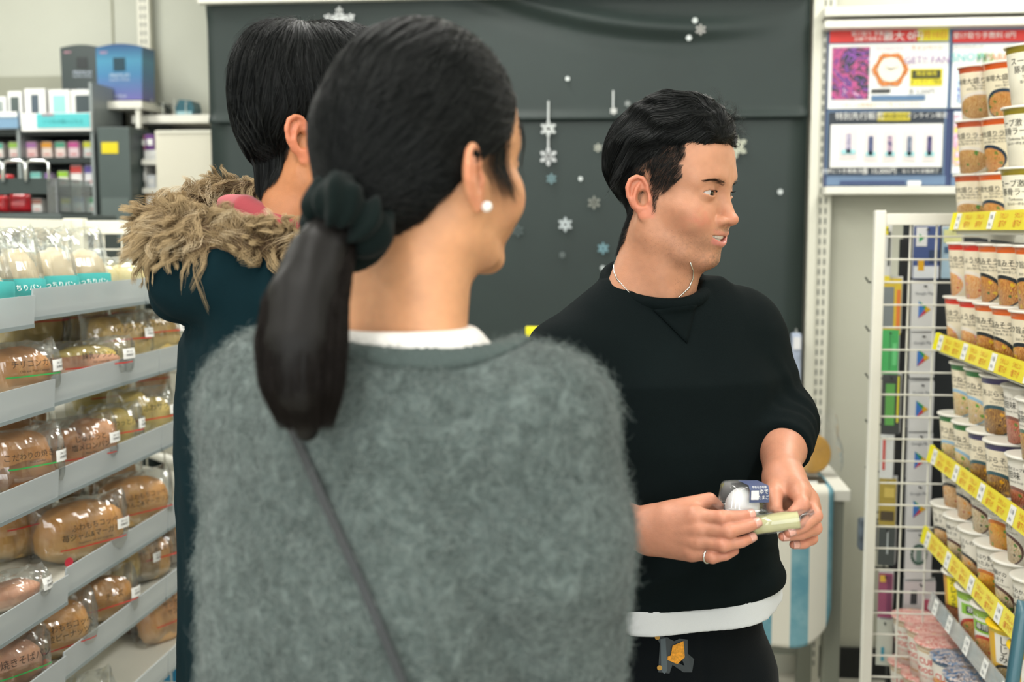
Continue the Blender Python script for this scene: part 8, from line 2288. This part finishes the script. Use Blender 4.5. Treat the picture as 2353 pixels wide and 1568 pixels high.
# parka
M_PARKA = cloth_mat('parka_teal', '071f25', 0.85, 600, 0.0, 0.15)
HOOD = [P(405, 610, 1.50), P(440, 640, 1.42), P(540, 650, 1.36), P(640, 660, 1.36), P(740, 680, 1.40)]
def parka(p):
    q = xfi(KB, p)
    d = loft(q, [0.62, 0.80, 1.0, 1.2, 1.32, 1.40, 1.45], [0] * 7, [0.0, 0, 0, 0, 0, 0, 0], [0.225, 0.222, 0.215, 0.215, 0.205, 0.14, 0.09], [0.172, 0.168, 0.160, 0.160, 0.150, 0.11, 0.08], 2.4)
    d = smin(d, s_chain(p, [K_SR, K_ER, K_WR], [0.080, 0.072, 0.062], 0.02), 0.03); d = smin(d, s_chain(p, [K_SL, K_EL, K_WL], [0.080, 0.072, 0.062], 0.02), 0.03)
    d = smin(d, s_chain(p, HOOD, [0.042, 0.055, 0.055, 0.050, 0.045]), 0.02)
    d = smin(d, s_ell(p, P(412, 685, 1.47), (0.034, 0.05, 0.034)), 0.012)
    d = d + 0.006 * vnoise(p * np.array([1, 1, 0.4], np.float32), 9, 2) + 0.002 * vnoise(p, 30, 6)
    return smax(d, -s_cone(p, KNB - 0.03 * UPV, KNB + 0.2 * UPV, 0.066, 0.09), 0.01)
lo4, hi4 = bounds([K_SL, K_SR, K_EL, K_ER, K_WL, K_WR, P(380, 610, 1.5)] + HOOD + [xf(KB, [[0, s_ * 0.18, 0.7]])[0] for s_ in (-1, 1)], 0.09); lo4[2] = 0.60; hi4[2] = 1.50
V, F = nets(parka, lo4, hi4, 0.0075); V = relax(V, F, 2)
pk = link('parka', qmesh('parka', V, F, M_PARKA), kman)
# pink hoodie collar round the neck
def pinkc(p):
    d = s_torus(p, P(625, 545, 1.465), nrm(UPV - 0.25 * kf), 0.070, 0.018)
    d = smin(d, s_chain(p, [P(520, 470, 1.50), P(565, 480, 1.44), P(640, 530, 1.40), P(700, 560, 1.41)], [0.012, 0.019, 0.020, 0.016]), 0.02)
    return d + 0.002 * vnoise(p, 25, 3)
V, F = nets(pinkc, P(610, 530, 1.46) - 0.16, P(610, 530, 1.46) + 0.16, 0.0045)
link('hoodie_collar', qmesh('hoodie_collar', relax(V, F, 2), F, cloth_mat('hoodie_pink', 'a8484f', 0.8, 500, 0.2)), kman)
# fur trim: a roll round the hood's edge and its hair
FUR = [P(590, 432, 1.56), P(520, 440, 1.57), P(445, 466, 1.56), P(385, 500, 1.52), P(372, 532, 1.45), P(412, 548, 1.39), P(480, 562, 1.355), P(570, 578, 1.345), P(660, 602, 1.35), P(740, 640, 1.37), P(800, 690, 1.42), P(812, 720, 1.47)]
FR = [0.010, 0.014, 0.018, 0.022, 0.026, 0.029, 0.030, 0.030, 0.028, 0.026, 0.022, 0.015]
furf = lambda p: s_chain(p, FUR, FR, 0.01)
V, F = nets(furf, np.min(FUR, 0) - 0.05, np.max(FUR, 0) + 0.05, 0.006); V = relax(V, F, 1)
fr_ = link('fur_trim', qmesh('fur_trim', V, F, mat('fur_base', '5a4630', 0.9)), pk)
fv = V.astype(np.float32)
def fur(n, ln, rad, nm, seed, m_):
    i = _NP.integers(0, len(fv), n); r = fv[i] + _NP.normal(0, 0.002, (n, 3)).astype(np.float32); g_ = grad(furf, r, 0.003)
    keep = parka(r) > -0.001; r, g_ = r[keep], g_[keep]; n = len(r)
    nc = n // 30; ci = _NP.choice(n, nc, replace=False)
    cr, cg = r[ci], g_[ci]
    near = np.concatenate([np.argmin(((r[j:j + 2000, None, :] - cr[None]) ** 2).sum(2), 1) for j in range(0, n, 2000)])
    def run(r_, g0, L, ph):
        cl = np.stack([vnoise(r_, 38, seed + k) for k in range(3)], 1)
        d0 = g0 * 0.8 + cl * 1.5 + np.array([0, 0, -0.15], np.float32); d0 /= np.linalg.norm(d0, axis=1, keepdims=True)
        sdv = np.cross(d0, np.array([0.3, 0.2, 1.0])); sdv /= np.linalg.norm(sdv, axis=1, keepdims=True) + 1e-6
        return np.stack([r_ + d0 * (L * u)[:, None] + sdv * (0.0075 * u * np.sin(ph + u * 5.5))[:, None] + np.array([0, 0, -1.0]) * (0.30 * L * u * u)[:, None] for u in np.linspace(0, 1, 8)], 1)
    Lc = ln * (0.7 + 0.6 * _NP.random(nc)); phc = _NP.random(nc) * 6.28
    C_ = run(cr, cg, Lc, phc)[near]
    own = run(r, g_, Lc[near] * (0.75 + 0.35 * _NP.random(n)), phc[near])
    w = (np.linspace(0, 1, 8) ** 0.8 * 0.80)[None, :, None]
    pts = own * (1 - w) + C_ * w + _NP.normal(0, 0.0006, own.shape) * np.linspace(0, 1, 8)[None, :, None]
    for _ in range(2):
        fl_ = pts.reshape(-1, 3).astype(np.float32); sd = parka(fl_); bad = sd < 0.003
        if bad.any(): fl_[bad] += grad(parka, fl_[bad], 0.004) * (0.004 - sd[bad])[:, None]
        pts = fl_.reshape(pts.shape)
    strands(nm, pts, rad, m_, fr_, tip=0.15, kind='stuff')
MFUR = hair_mat('fur_strand', '4c3822', 'cbb288', 0.6, 0.15, 0.4)
fur(26000, 0.033, 0.00030, 'fur', 3, MFUR)
fur(3000, 0.044, 0.00024, 'long_fur', 21, hair_mat('fur_long', '8a704c', 'e2d0ae', 0.6, 0.25, 0.5))
# trousers and shoes below the frame
def k_trous(p):
    q = xfi(KB, p); qm = mirror(q)
    d = s_chain(qm, [(0.088, 0.0, 0.86), (0.100, 0.012, 0.46), (0.105, -0.006, 0.075)], [0.098, 0.082, 0.072]); return np.maximum(d, 0.07 - q[:, 2])
V, F = nets(k_trous, lo3, np.array([hi3[0], hi3[1], 0.97]), 0.012)
link('trousers', qmesh('trousers', V, F, cloth_mat('trousers_grey', '24282c', 0.85)), kman)
for sx in (-1, 1):
    def shoe(p, sx=sx):
        q = xfi(KB, p); d = s_chain(q, [(sx * 0.10, -0.06, 0.045), (sx * 0.108, 0.05, 0.045), (sx * 0.118, 0.15, 0.035)], [0.045, 0.048, 0.038]); return smax(d, 0.006 - q[:, 2], 0.01)
    c0 = xf(KB, [[sx * 0.11, 0.04, 0.05]])[0]; V, F = nets(shoe, c0 - np.array([0.2, 0.2, 0.06]), c0 + np.array([0.2, 0.2, 0.08]), 0.008)
    link('shoe', qmesh('shoe', V, F, mat('shoe_black', '1a1c1e', 0.5)), kman)
